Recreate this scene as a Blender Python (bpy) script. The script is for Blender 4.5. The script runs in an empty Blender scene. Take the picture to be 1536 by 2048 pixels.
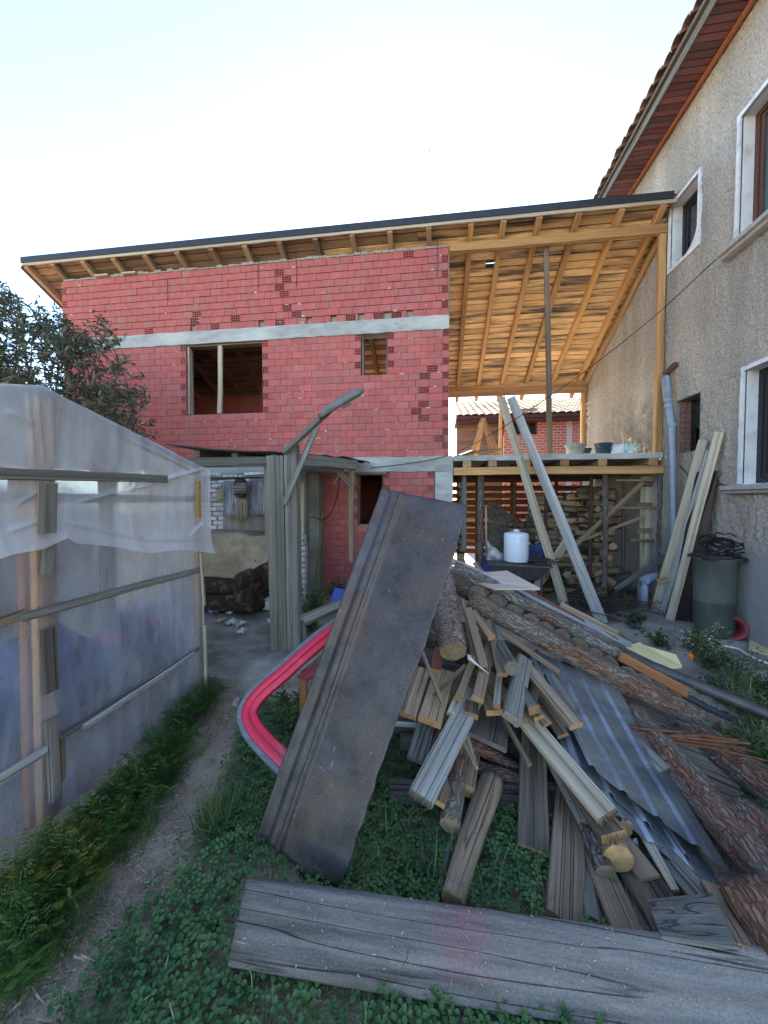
import bpy, bmesh, math, random
import numpy as np
from mathutils import Vector, Matrix, noise as mnoise
R = random.Random(7)
NR = np.random.RandomState(7)
rad = math.radians
scn = bpy.context.scene
COL = scn.collection

# ------------------------------------------------------------------ camera
FPX, CAMH, YAW, PIT = 750.0, 1.85, rad(7.75), math.atan(24 / 750.0)
cam_d = bpy.data.cameras.new('camera')
cam = bpy.data.objects.new('camera', cam_d)
COL.objects.link(cam)
cam_d.sensor_fit = 'HORIZONTAL'
cam_d.sensor_width = 36.0
cam_d.lens = 36.0 * FPX / 1536.0
cam_d.clip_start = 0.05
cam_d.clip_end = 2000
cam.location = (0, 0, CAMH)
cam.rotation_euler = (math.pi / 2 - PIT, 0, YAW)
scn.camera = cam

# ------------------------------------------------------------------ sky, sun, exposure
SUN_EL, SUN_AZ = rad(28.5), rad(-4)          # azimuth from +Y, clockwise seen from above
world = bpy.data.worlds.new('World')
scn.world = world
world.use_nodes = True
wn = world.node_tree
bg = wn.nodes['Background']
sky = wn.nodes.new('ShaderNodeTexSky')
sky.sky_type = 'NISHITA'
sky.sun_disc = False
sky.sun_elevation = SUN_EL
sky.sun_rotation = SUN_AZ
sky.air_density = 1.0
sky.dust_density = 0.1
sky.ozone_density = 3.6
wn.links.new(sky.outputs[0], bg.inputs[0])
bg.inputs[1].default_value = 0.15
sun_d = bpy.data.lights.new('sun', 'SUN')
sun_d.energy = 5.0
sun_d.angle = rad(0.5)
sun_d.color = (1.0, 0.93, 0.82)
sun = bpy.data.objects.new('sun', sun_d)
COL.objects.link(sun)
sun.location = (-3, 30, 25)
to_sun = Vector((math.sin(SUN_AZ) * math.cos(SUN_EL), math.cos(SUN_AZ) * math.cos(SUN_EL), math.sin(SUN_EL)))
sun.rotation_euler = to_sun.to_track_quat('Z', 'Y').to_euler()
scn.view_settings.view_transform = 'Standard'
scn.view_settings.look = 'None'
scn.view_settings.exposure = 2.25
scn.view_settings.gamma = 1.0
scn.view_settings.use_curve_mapping = False
scn.view_settings.use_white_balance = True      # the phone's automatic white balance, set for open shade
scn.view_settings.white_balance_temperature = 7600
scn.cycles.max_bounces = 8
scn.cycles.diffuse_bounces = 4
scn.cycles.transparent_max_bounces = 12
scn.cycles.use_denoising = True

# ------------------------------------------------------------------ measuring: a pixel of the photo on a known plane
cR = Vector((math.cos(YAW), math.sin(YAW), 0))
cF = Vector((-math.sin(YAW) * math.cos(PIT), math.cos(YAW) * math.cos(PIT), -math.sin(PIT)))
cU = cR.cross(cF)
C0 = Vector((0, 0, CAMH))
def at(x, y, D=None, X=None, Y=None, Z=None):
    d = cF + cR * ((x - 768) / FPX) - cU * ((y - 1024) / FPX)
    if X is not None: t = (X - C0.x) / d.x
    elif Y is not None: t = (Y - C0.y) / d.y
    elif Z is not None: t = (Z - C0.z) / d.z
    else: t = D
    return C0 + d * t

# ------------------------------------------------------------------ materials
MATS = {}
def nodes_of(name):
    m = bpy.data.materials.new(name)
    m.use_nodes = True
    nt = m.node_tree
    b = nt.nodes['Principled BSDF']
    return m, nt, b
def mat(name, c1, c2=None, stain=None, sfac=0.5, scale=6.0, stretch=(1, 1, 1), rough=0.85, bump=0.25, bscale=None,
        metal=0.0, detail=8.0, var=0.25, hue=0.0, sscale=1.5, spec=0.3, bdist=0.02, dist=0.0, fine=0.0, trans=0.0, sharp=0.12, speck=None, spk=.68, spscale=55, crack=0.0, ckscale=16, ckst=(.35, 1, 1), ckw=.22, rings=0.0):
    """two-tone noise, a second slow noise that brings in a stain colour, per-object brightness variation and bump"""
    if c2 is None: c2 = tuple(v * 0.65 for v in c1)
    m, nt, b = nodes_of(name)
    N, L = nt.nodes, nt.links
    tc = N.new('ShaderNodeTexCoord'); oi = N.new('ShaderNodeObjectInfo')
    mul = N.new('ShaderNodeVectorMath'); mul.operation = 'MULTIPLY_ADD'
    cx = N.new('ShaderNodeCombineXYZ')
    for i, k in enumerate((17.0, 31.0, 23.0)):
        mm = N.new('ShaderNodeMath'); mm.operation = 'MULTIPLY'; mm.inputs[1].default_value = k
        L.new(oi.outputs['Random'], mm.inputs[0]); L.new(mm.outputs[0], cx.inputs[i])
    mul.inputs[1].default_value = stretch
    L.new(tc.outputs['Object'], mul.inputs[0]); L.new(cx.outputs[0], mul.inputs[2])
    n1 = N.new('ShaderNodeTexNoise'); n1.inputs['Scale'].default_value = scale; n1.inputs['Detail'].default_value = detail
    n1.inputs['Roughness'].default_value = 0.65; n1.inputs['Distortion'].default_value = dist
    L.new(mul.outputs[0], n1.inputs['Vector'])
    r1 = N.new('ShaderNodeValToRGB')
    r1.color_ramp.elements[0].position = 0.34; r1.color_ramp.elements[0].color = (*c2, 1)
    r1.color_ramp.elements[1].position = 0.66; r1.color_ramp.elements[1].color = (*c1, 1)
    L.new(n1.outputs['Fac'], r1.inputs[0])
    col = r1.outputs[0]
    if stain is not None:
        n2 = N.new('ShaderNodeTexNoise'); n2.inputs['Scale'].default_value = sscale; n2.inputs['Detail'].default_value = 6
        n2.inputs['Roughness'].default_value = 0.6
        L.new(mul.outputs[0], n2.inputs['Vector'])
        r2 = N.new('ShaderNodeMapRange'); r2.inputs[1].default_value = 0.5 - sharp + (0.5 - sfac) * 0.4
        r2.inputs[2].default_value = 0.5 + sharp + (0.5 - sfac) * 0.4
        L.new(n2.outputs['Fac'], r2.inputs[0])
        mx = N.new('ShaderNodeMixRGB'); mx.inputs[2].default_value = (*stain, 1)
        L.new(r2.outputs[0], mx.inputs[0]); L.new(col, mx.inputs[1]); col = mx.outputs[0]
    if fine > 0:
        n3 = N.new('ShaderNodeTexNoise'); n3.inputs['Scale'].default_value = 160; n3.inputs['Detail'].default_value = 3
        L.new(tc.outputs['Object'], n3.inputs['Vector'])
        r3 = N.new('ShaderNodeMapRange'); r3.inputs[1].default_value = 0.35; r3.inputs[2].default_value = 0.65
        r3.inputs[3].default_value = 1 - fine; r3.inputs[4].default_value = 1 + fine
        L.new(n3.outputs['Fac'], r3.inputs[0])
        hv = N.new('ShaderNodeHueSaturation'); L.new(r3.outputs[0], hv.inputs['Value']); L.new(col, hv.inputs['Color']); col = hv.outputs[0]
    ckh = None
    if crack > 0 and ckst[0] < .1:        # drying splits: thin dark lines along the grain
        mc = N.new('ShaderNodeVectorMath'); mc.operation = 'MULTIPLY'; mc.inputs[1].default_value = ckst; L.new(mul.outputs[0], mc.inputs[0])
        nw = N.new('ShaderNodeTexNoise'); nw.inputs['Scale'].default_value = ckscale; nw.inputs['Detail'].default_value = 1.5; L.new(mc.outputs[0], nw.inputs['Vector'])
        sb = N.new('ShaderNodeMath'); sb.operation = 'SUBTRACT'; sb.inputs[1].default_value = .56; L.new(nw.outputs['Fac'], sb.inputs[0])
        ab = N.new('ShaderNodeMath'); ab.operation = 'ABSOLUTE'; L.new(sb.outputs[0], ab.inputs[0])
        rc = N.new('ShaderNodeMapRange'); rc.inputs[1].default_value = .0; rc.inputs[2].default_value = ckw * .35; rc.inputs[3].default_value = 1 - crack; rc.inputs[4].default_value = 1.0
        L.new(ab.outputs[0], rc.inputs[0]); ckh = rc.outputs[0]
    elif crack > 0:
        mc = N.new('ShaderNodeVectorMath'); mc.operation = 'MULTIPLY_ADD'; mc.inputs[1].default_value = ckst; L.new(tc.outputs['Object'], mc.inputs[0])
        nw = N.new('ShaderNodeTexNoise'); nw.inputs['Scale'].default_value = 9; L.new(tc.outputs['Object'], nw.inputs['Vector'])
        sw = N.new('ShaderNodeVectorMath'); sw.operation = 'SCALE'; sw.inputs['Scale'].default_value = .09; L.new(nw.outputs['Color'], sw.inputs[0]); L.new(sw.outputs[0], mc.inputs[2])
        vo = N.new('ShaderNodeTexVoronoi'); vo.feature = 'DISTANCE_TO_EDGE'; vo.inputs['Scale'].default_value = ckscale; L.new(mc.outputs[0], vo.inputs['Vector'])
        rc = N.new('ShaderNodeMapRange'); rc.inputs[1].default_value = .0; rc.inputs[2].default_value = ckw; rc.inputs[3].default_value = 1 - crack; rc.inputs[4].default_value = 1.12 if ckw > .1 else 1.0
        L.new(vo.outputs['Distance'], rc.inputs[0]); ckh = rc.outputs[0]
    if crack > 0:
        hc_ = N.new('ShaderNodeHueSaturation'); L.new(ckh, hc_.inputs['Value']); L.new(col, hc_.inputs['Color']); col = hc_.outputs[0]
    if rings > 0:
        wv = N.new('ShaderNodeTexWave'); wv.wave_type = 'RINGS'; wv.rings_direction = 'X'; wv.inputs['Scale'].default_value = 26; wv.inputs['Distortion'].default_value = 3.5; wv.inputs['Detail'].default_value = 3; wv.inputs['Detail Scale'].default_value = 2
        L.new(tc.outputs['Object'], wv.inputs['Vector']); rw = N.new('ShaderNodeMapRange'); rw.inputs[3].default_value = 1 - rings; rw.inputs[4].default_value = 1 + rings * .4
        L.new(wv.outputs['Fac'], rw.inputs[0]); hw = N.new('ShaderNodeHueSaturation'); L.new(rw.outputs[0], hw.inputs['Value']); L.new(col, hw.inputs['Color']); col = hw.outputs[0]
    if speck is not None:
        n5 = N.new('ShaderNodeTexNoise'); n5.inputs['Scale'].default_value = spscale; n5.inputs['Detail'].default_value = 3
        L.new(mul.outputs[0], n5.inputs['Vector'])
        r5 = N.new('ShaderNodeMapRange'); r5.inputs[1].default_value = spk - .02; r5.inputs[2].default_value = spk + .03
        L.new(n5.outputs['Fac'], r5.inputs[0])
        mx5 = N.new('ShaderNodeMixRGB'); mx5.inputs[2].default_value = (*speck, 1); L.new(r5.outputs[0], mx5.inputs[0]); L.new(col, mx5.inputs[1]); col = mx5.outputs[0]
    if var > 0:
        hs = N.new('ShaderNodeHueSaturation')
        mr = N.new('ShaderNodeMapRange'); mr.inputs[3].default_value = 1 - var; mr.inputs[4].default_value = 1 + var
        L.new(oi.outputs['Random'], mr.inputs[0]); L.new(mr.outputs[0], hs.inputs['Value'])
        L.new(col, hs.inputs['Color']); col = hs.outputs[0]
    L.new(col, b.inputs['Base Color'])
    b.inputs['Roughness'].default_value = rough
    b.inputs['Metallic'].default_value = metal
    b.inputs['Specular IOR Level'].default_value = spec
    if bump > 0:
        bp = N.new('ShaderNodeBump'); bp.inputs['Strength'].default_value = bump; bp.inputs['Distance'].default_value = bdist
        if bscale:
            n4 = N.new('ShaderNodeTexNoise'); n4.inputs['Scale'].default_value = bscale; n4.inputs['Detail'].default_value = 5
            L.new(mul.outputs[0], n4.inputs['Vector']); L.new(n4.outputs['Fac'], bp.inputs['Height'])
        else:
            L.new(n1.outputs['Fac'], bp.inputs['Height'])
        if ckh is not None:
            bp2 = N.new('ShaderNodeBump'); bp2.inputs['Strength'].default_value = .9; bp2.inputs['Distance'].default_value = .02
            L.new(ckh, bp2.inputs['Height']); L.new(bp2.outputs[0], bp.inputs['Normal'])
        L.new(bp.outputs[0], b.inputs['Normal'])
    if trans > 0:
        tr = N.new('ShaderNodeBsdfTranslucent'); ms = N.new('ShaderNodeMixShader'); ms.inputs[0].default_value = trans
        L.new(col, tr.inputs[0]); L.new(b.outputs[0], ms.inputs[1]); L.new(tr.outputs[0], ms.inputs[2])
        L.new(ms.outputs[0], nt.nodes['Material Output'].inputs['Surface'])
    MATS[name] = m
    return m
G = (0.045, 1, 1)     # grain runs along the local x axis of every board
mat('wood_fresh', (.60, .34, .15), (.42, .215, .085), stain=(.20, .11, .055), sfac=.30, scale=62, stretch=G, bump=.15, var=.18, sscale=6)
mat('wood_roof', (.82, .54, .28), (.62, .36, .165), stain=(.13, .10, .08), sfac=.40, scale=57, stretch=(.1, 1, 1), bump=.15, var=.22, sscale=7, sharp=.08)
mat('wood_eave_shaded', (.44, .285, .175), (.29, .18, .105), stain=(.14, .10, .075), sfac=.42, scale=55, stretch=(.06, 1, 1), bump=.2, var=.2, sscale=6)  # roof wood darkened by dirt and by eave shade put into the colour
mat('wood_pale', (.56, .48, .36), (.42, .345, .25), stain=(.27, .22, .17), sfac=.34, scale=62, stretch=G, bump=.2, var=.12, sscale=6, crack=0.3, ckscale=22, ckst=(.099, 1, 1), ckw=.07)
mat('wood_bleached', (.50, .50, .48), (.30, .29, .28), stain=(.20, .17, .14), sfac=.3, scale=52, stretch=G, bump=.455, var=.08, sscale=5, crack=0.35, ckscale=26, ckst=(.099, 1, 1), ckw=.07)
mat('wood_tan', (.38, .262, .172), (.20, .134, .088), stain=(.125, .09, .066), sfac=.42, scale=62, stretch=G, bump=.45, var=.25, sscale=5, crack=0.5, ckscale=26, ckst=(.099, 1, 1), ckw=.07)
mat('wood_grey', (.25, .235, .21), (.135, .125, .112), stain=(.12, .105, .085), sfac=.42, scale=62, stretch=G, bump=.455, var=.22, sscale=5, fine=.15, crack=0.55, ckscale=26, ckst=(.099, 1, 1), ckw=.07)
mat('wood_dark', (.115, .09, .072), (.055, .043, .035), stain=(.16, .135, .115), sfac=.36, scale=52, stretch=G, bump=.455, var=.25, sscale=5, crack=0.5, ckscale=24, ckst=(.099, 1, 1), ckw=.07)
mat('wood_mossy', (.29, .25, .212), (.165, .142, .12), stain=(.13, .118, .095), sfac=.45, scale=57, stretch=G, bump=.455, var=.15, sscale=4, crack=0.5, ckscale=22, ckst=(.099, 1, 1), ckw=.07)
mat('wood_orange', (.42, .17, .06), (.27, .10, .035), stain=(.14, .06, .03), sfac=.36, scale=52, stretch=G, bump=.2, var=.1, sscale=5)
mat('wood_red_paint', (.26, .075, .058), (.13, .04, .032), stain=(.17, .13, .12), sfac=.33, scale=57, stretch=G, bump=.2, var=.18)
mat('end_grain', (.46, .265, .125), (.30, .16, .072), stain=(.22, .13, .07), sfac=.36, scale=40, bump=.3, var=.25, sscale=20)
mat('end_grey', (.22, .19, .16), (.13, .11, .09), scale=40, bump=.4, var=.25)
mat('end_log', (.42, .31, .19), (.27, .18, .10), stain=(.16, .12, .08), sfac=.42, scale=26, bump=.3, var=.15, sscale=9, rings=.35)
mat('bark_red', (.33, .15, .095), (.12, .068, .05), stain=(.24, .195, .165), sfac=.55, scale=34, stretch=(.3, 1, 1), bump=1.0, var=.15, sscale=7, bdist=.02, sharp=.06, crack=.42, ckscale=40, ckst=(.22, 1, 1))
mat('bark_grey', (.31, .27, .24), (.09, .075, .066), stain=(.19, .10, .07), sfac=.38, scale=36, stretch=(.3, 1, 1), bump=1.0, var=.15, sscale=7, bdist=.02, sharp=.06, crack=.42, ckscale=40, ckst=(.22, 1, 1))
mat('bark_pink', (.46, .33, .27), (.12, .08, .07), stain=(.36, .27, .23), sfac=.36, scale=42, stretch=(1, .45, .45), bump=.9, var=.05, sscale=9, bdist=.02, crack=.45, ckscale=55, ckst=(1, .5, .5))
mat('bark_dark', (.12, .08, .06), (.045, .032, .026), stain=(.17, .12, .09), sfac=.35, scale=22, stretch=(.35, 1, 1), bump=.8, var=.2, bdist=.02, crack=.4, ckscale=36, ckst=(.22, 1, 1))
for i, (k, h) in enumerate(((1.0, 0), (.94, .006), (1.06, -.003), (.97, .012))):
    mat('brick_clay_%s' % 'abcd'[i], (.47 * k, .125 * k + h, .115 * k + h), (.41 * k, .10 * k + h, .092 * k + h), stain=(.36 * k, .17 * k, .15 * k), sfac=.20,
        scale=9, stretch=(1, 1, .5), bump=.25, bscale=70, var=.10, sscale=4, fine=.06, bdist=.008)
mat('brick_far', (.50, .13, .085), (.38, .09, .06), scale=6, var=.2, bump=.2)
mat('brick_white', (.62, .63, .66), (.48, .48, .5), stain=(.30, .29, .28), sfac=.3, scale=20, var=.12, bump=.5, sscale=10)
mat('mortar', (.36, .33, .30), (.24, .2, .18), scale=14, var=0, bump=.4)
mat('mortar_pale', (.62, .58, .55), (.5, .45, .42), scale=30, var=.2, bump=.4)
mat('concrete', (.37, .37, .355), (.25, .25, .24), stain=(.46, .455, .435), sfac=.36, scale=10, stretch=(.35, 1, 1), var=.06, bump=.4, fine=.08, sscale=3)
mat('concrete_pale', (.56, .54, .49), (.42, .40, .36), scale=8, var=0, bump=.3)
mat('concrete_floor', (.41, .38, .33), (.28, .255, .22), stain=(.13, .115, .09), sfac=.42, scale=7, var=0, bump=.4, fine=.12, sscale=1.6)
mat('plaster_grey', (.27, .27, .25), (.19, .19, .17), stain=(.14, .14, .115), sfac=.4, scale=12, var=0, bump=.4)
mat('plaster_white', (.74, .75, .77), (.62, .63, .65), stain=(.46, .44, .42), sfac=.24, scale=10, var=.03, bump=.3, sscale=5)
mat('sill_stone', (.42, .40, .38), (.30, .28, .27), scale=16, var=.05, bump=.3)
mat('tar_sheet', (.028, .03, .034), (.016, .017, .02), scale=14, var=.2, rough=.6, bump=.3)
mat('fascia_metal', (.030, .032, .040), (.022, .024, .03), scale=8, var=0, rough=.42, bump=.05)
mat('soffit_red', (.30, .11, .10), (.19, .075, .072), stain=(.14, .085, .085), sfac=.4, scale=52, stretch=G, var=.28, bump=.2)
mat('trim_orange', (.42, .15, .075), (.32, .11, .055), scale=16, stretch=G, var=.1, bump=.1)
mat('tile_clay', (.36, .22, .16), (.24, .15, .11), scale=14, var=.25, bump=.3)
mat('tile_light', (.58, .44, .30), (.44, .32, .21), scale=14, var=.25, bump=.3)
mat('rust_sheet', (.092, .081, .083), (.040, .034, .035), stain=(.11, .07, .05), sfac=.24, scale=5, var=0, rough=.5, metal=.4, bump=.3, bscale=28, bdist=.004, fine=.28, sscale=3.4, spec=.4, speck=(.17, .165, .175), spk=.72, spscale=26)
mat('rust', (.21, .085, .045), (.11, .045, .028), scale=30, var=.2, rough=.9, bump=.4)
mat('rust_dark', (.115, .052, .042), (.07, .034, .03), scale=20, var=.15, rough=.8, bump=.3)
mat('galvanised', (.46, .48, .51), (.32, .335, .36), stain=(.15, .17, .20), sfac=.36, scale=9, stretch=(.3, 1, 1), var=.12, rough=.42, metal=.75, bump=.1, sscale=3, fine=.05)
mat('car_red', (.62, .012, .055), (.55, .010, .045), stain=(.50, .16, .18), sfac=.30, scale=3, var=0, rough=.38, bump=0, spec=.5)
mat('rubber', (.045, .047, .055), (.03, .032, .038), scale=20, var=.1, rough=.6, bump=.2)
mat('rubber_grey', (.16, .17, .20), (.11, .12, .14), scale=20, var=.1, rough=.65, bump=.2)
mat('metal_pale', (.55, .55, .56), (.38, .38, .39), scale=14, var=.1, rough=.45, metal=.5, bump=.1)
mat('steel_dark', (.10, .10, .105), (.06, .06, .065), scale=10, var=.1, rough=.55, metal=.5, bump=.15)
mat('enamel_white', (.70, .76, .86), (.64, .70, .80), stain=(.5, .52, .55), sfac=.18, scale=6, var=0, rough=.35, bump=0, spec=.5)
mat('pvc_grey', (.27, .31, .40), (.23, .265, .35), scale=6, var=.04, rough=.5, bump=.05)
mat('plastic_blue', (.025, .075, .32), (.02, .06, .26), scale=5, var=.1, rough=.45, bump=0)
mat('plastic_navy', (.045, .06, .10), (.03, .042, .075), scale=5, var=.1, rough=.5, bump=0)
mat('plastic_grey', (.33, .35, .31), (.26, .27, .24), scale=8, var=.1, rough=.6, bump=.1)
mat('plastic_white', (.66, .67, .69), (.56, .57, .59), stain=(.4, .38, .34), sfac=.25, scale=8, var=.08, rough=.5, bump=.05)
mat('plastic_red', (.30, .05, .06), (.22, .035, .045), scale=8, var=.1, rough=.45, bump=.1)
mat('barrel_green', (.062, .074, .068), (.042, .052, .048), stain=(.10, .11, .10), sfac=.3, scale=6, stretch=(1, 1, .4), var=0, rough=.6, bump=.1)
mat('door_brown', (.045, .026, .024), (.028, .017, .016), scale=16, stretch=(1, 1, .1), var=.1, rough=.45, bump=.1)
mat('frame_brown', (.12, .05, .038), (.075, .032, .026), scale=14, stretch=(1, 1, .1), var=.1, rough=.5, bump=.1)
mat('frame_dark', (.03, .03, .033), (.02, .02, .023), scale=14, var=.1, rough=.5, bump=.1)
mat('cloth_beige', (.40, .325, .23), (.30, .24, .165), stain=(.25, .175, .10), sfac=.36, scale=7, var=0, bump=.5, bscale=60, sscale=3)
mat('sofa_brown', (.045, .026, .019), (.022, .014, .012), stain=(.13, .08, .05), sfac=.27, scale=12, var=.1, bump=.3, sscale=8, sharp=.06)
mat('cloth_lace', (.30, .31, .36), (.17, .175, .22), stain=(.5, .5, .54), sfac=.34, scale=30, stretch=(1, 1, .25), var=.1, bump=.4, sscale=12)
mat('cloth_dark', (.05, .045, .045), (.03, .027, .028), stain=(.26, .23, .2), sfac=.4, scale=14, stretch=(.1, .1, 1.6), var=0, bump=.2, sscale=16, sharp=.03)
mat('paper', (.72, .71, .72), (.58, .56, .57), stain=(.42, .38, .40), sfac=.3, scale=12, var=.12, bump=.3)
mat('plywood_pink', (.46, .33, .28), (.34, .22, .18), stain=(.55, .47, .42), sfac=.4, scale=43, stretch=G, var=.12, bump=.15)
mat('plywood_yellow', (.62, .50, .27), (.54, .42, .21), scale=10, var=.08, bump=.1)
mat('soil', (.37, .265, .185), (.20, .14, .098), stain=(.44, .335, .25), sfac=.42, scale=9, var=0, bump=.9, bscale=55, fine=.3, sscale=1.7, rough=.95)
mat('pebble', (.30, .27, .24), (.17, .15, .13), scale=30, var=.3, bump=.3)
mat('chip', (.55, .47, .36), (.36, .28, .19), scale=30, var=.3, bump=.2)
mat('leaf_clover', (.085, .205, .070), (.046, .125, .045), scale=3, var=0, bump=0, rough=.5, trans=.25, stain=(.12, .22, .07), sfac=.36)
mat('leaf_grass', (.09, .18, .06), (.05, .115, .04), scale=3, var=.1, bump=0, rough=.5, trans=.25, stain=(.19, .19, .08), sfac=.25)
mat('leaf_feather', (.080, .175, .045), (.040, .10, .028), scale=4, var=.08, bump=0, rough=.5, trans=.3, stain=(.26, .23, .035), sfac=.2)
mat('leaf_tree', (.105, .135, .078), (.05, .072, .044), scale=2.2, var=.05, bump=0, rough=.4, trans=.25, stain=(.15, .12, .055), sfac=.27, spec=.45)
mat('leaf_shrub', (.060, .135, .045), (.028, .07, .026), scale=4, var=.1, bump=0, rough=.5, trans=.25, stain=(.15, .19, .06), sfac=.25)
mat('petal_white', (.72, .64, .76), (.6, .5, .66), scale=20, var=.05, bump=0, trans=.2)
mat('petal_orange', (.75, .20, .015), (.6, .13, .01), scale=20, var=0, bump=0, trans=.2)
mat('hose_green', (.22, .34, .14), (.16, .25, .10), scale=6, var=.2, rough=.5, bump=0)
mat('hose_white', (.66, .66, .58), (.58, .58, .5), scale=6, var=0, rough=.5, bump=0)
mat('cable', (.012, .012, .013), (.01, .01, .011), scale=6, var=0, rough=.6, bump=0)
mat('firewood', (.43, .32, .20), (.27, .18, .105), stain=(.15, .10, .065), sfac=.4, scale=52, stretch=G, var=.35, bump=.455, sscale=5)
mat('fabric_pink', (.42, .08, .22), (.32, .05, .16), scale=6, var=.1, bump=.3)
mat('tarp_blue', (.035, .07, .19), (.025, .05, .14), scale=4, var=.1, bump=.2, rough=.5)
mat('dark_void', (.02, .02, .022), (.014, .014, .016), scale=4, var=0, bump=0)
mat('lamp_shell', (.15, .165, .165), (.10, .11, .11), scale=20, var=0, rough=.5, bump=.1, metal=.2)
mat('lamp_lens', (.24, .27, .25), (.17, .19, .18), scale=10, var=0, rough=.25, bump=0)

def glass(name, tint=(.10, .12, .13)):
    m, nt, b = nodes_of(name)
    b.inputs['Base Color'].default_value = (*tint, 1)
    b.inputs['Roughness'].default_value = 0.08
    b.inputs['Specular IOR Level'].default_value = 0.7
    MATS[name] = m
glass('pane_dark', (.02, .025, .03)); glass('pane_teal', (.05, .09, .10))

def film_mat(name, clear, milky):
    """polythene: part of the light passes straight, part is scattered, with a soft sheen and stretched creases"""
    m, nt, b = nodes_of(name)
    N, L = nt.nodes, nt.links
    N.remove(b)
    tc = N.new('ShaderNodeTexCoord')
    mp = N.new('ShaderNodeMapping'); mp.inputs['Scale'].default_value = (1, 3.0, .8); mp.inputs['Rotation'].default_value = (.5, 0, 0)
    L.new(tc.outputs['Object'], mp.inputs['Vector'])
    n = N.new('ShaderNodeTexNoise'); n.inputs['Scale'].default_value = 2.2; n.inputs['Detail'].default_value = 5; n.inputs['Distortion'].default_value = .6
    L.new(mp.outputs[0], n.inputs['Vector'])
    bp = N.new('ShaderNodeBump'); bp.inputs['Strength'].default_value = .3; bp.inputs['Distance'].default_value = .04
    L.new(n.outputs['Fac'], bp.inputs['Height'])
    d = N.new('ShaderNodeBsdfDiffuse'); d.inputs['Color'].default_value = (*milky, 1); L.new(bp.outputs[0], d.inputs['Normal'])
    t = N.new('ShaderNodeBsdfTranslucent'); t.inputs['Color'].default_value = (*milky, 1)
    m1 = N.new('ShaderNodeMixShader'); m1.inputs[0].default_value = .5
    L.new(d.outputs[0], m1.inputs[1]); L.new(t.outputs[0], m1.inputs[2])
    tp = N.new('ShaderNodeBsdfTransparent'); tp.inputs['Color'].default_value = (.93, .95, 1, 1)
    rg = N.new('ShaderNodeMapRange'); rg.inputs[1].default_value = .35; rg.inputs[2].default_value = .65
    rg.inputs[3].default_value = 1 - clear - .12; rg.inputs[4].default_value = 1 - clear + .12
    L.new(n.outputs['Fac'], rg.inputs[0])
    m2 = N.new('ShaderNodeMixShader'); L.new(rg.outputs[0], m2.inputs[0]); L.new(tp.outputs[0], m2.inputs[1]); L.new(m1.outputs[0], m2.inputs[2])
    g = N.new('ShaderNodeBsdfGlossy'); g.inputs['Roughness'].default_value = .26; g.inputs['Color'].default_value = (1, 1, 1, 1); L.new(bp.outputs[0], g.inputs['Normal'])
    fr = N.new('ShaderNodeFresnel'); fr.inputs['IOR'].default_value = 1.5; L.new(bp.outputs[0], fr.inputs['Normal'])
    m3 = N.new('ShaderNodeMixShader'); L.new(fr.outputs[0], m3.inputs[0]); L.new(m2.outputs[0], m3.inputs[1]); L.new(g.outputs[0], m3.inputs[2])
    L.new(m3.outputs[0], N['Material Output'].inputs['Surface'])
    MATS[name] = m
film_mat('film_thick', .40, (.86, .88, .93))
film_mat('film_thin', .62, (.58, .63, .76))

# dark plank: weathered grey with pale scuffs and one pink smudge of paint
def plank_mat():
    m = mat('wood_plank', (.175, .152, .135), (.088, .076, .068), stain=(.26, .232, .21), sfac=.36, scale=20, stretch=(.10, 1, 1), bump=.4, var=0, sscale=5, fine=.2, speck=(.32, .31, .30), spk=.73, spscale=70, crack=.40, ckscale=14, ckst=(.09, 1, 1), ckw=.035)
    nt = m.node_tree; N, L = nt.nodes, nt.links; b = N['Principled BSDF']; src = b.inputs['Base Color'].links[0].from_socket
    tc = N.new('ShaderNodeTexCoord'); d = N.new('ShaderNodeVectorMath'); d.operation = 'DISTANCE'
    c = at(930, 1880, D=1.52); d.inputs[1].default_value = (c.x, c.y, c.z); L.new(tc.outputs['Object'], d.inputs[0])
    n = N.new('ShaderNodeTexNoise'); n.inputs['Scale'].default_value = 11; n.inputs['Detail'].default_value = 5; L.new(tc.outputs['Object'], n.inputs['Vector'])
    a = N.new('ShaderNodeMath'); a.operation = 'MULTIPLY_ADD'; a.inputs[1].default_value = .22; L.new(n.outputs['Fac'], a.inputs[0]); L.new(d.outputs['Value'], a.inputs[2])
    r = N.new('ShaderNodeMapRange'); r.inputs[1].default_value = .27; r.inputs[2].default_value = .15; r.inputs[4].default_value = .32; L.new(a.outputs[0], r.inputs[0])
    mx = N.new('ShaderNodeMixRGB'); mx.inputs[2].default_value = (.42, .085, .12, 1); L.new(r.outputs[0], mx.inputs[0]); L.new(src, mx.inputs[1]); L.new(mx.outputs[0], b.inputs['Base Color'])
plank_mat()

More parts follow.
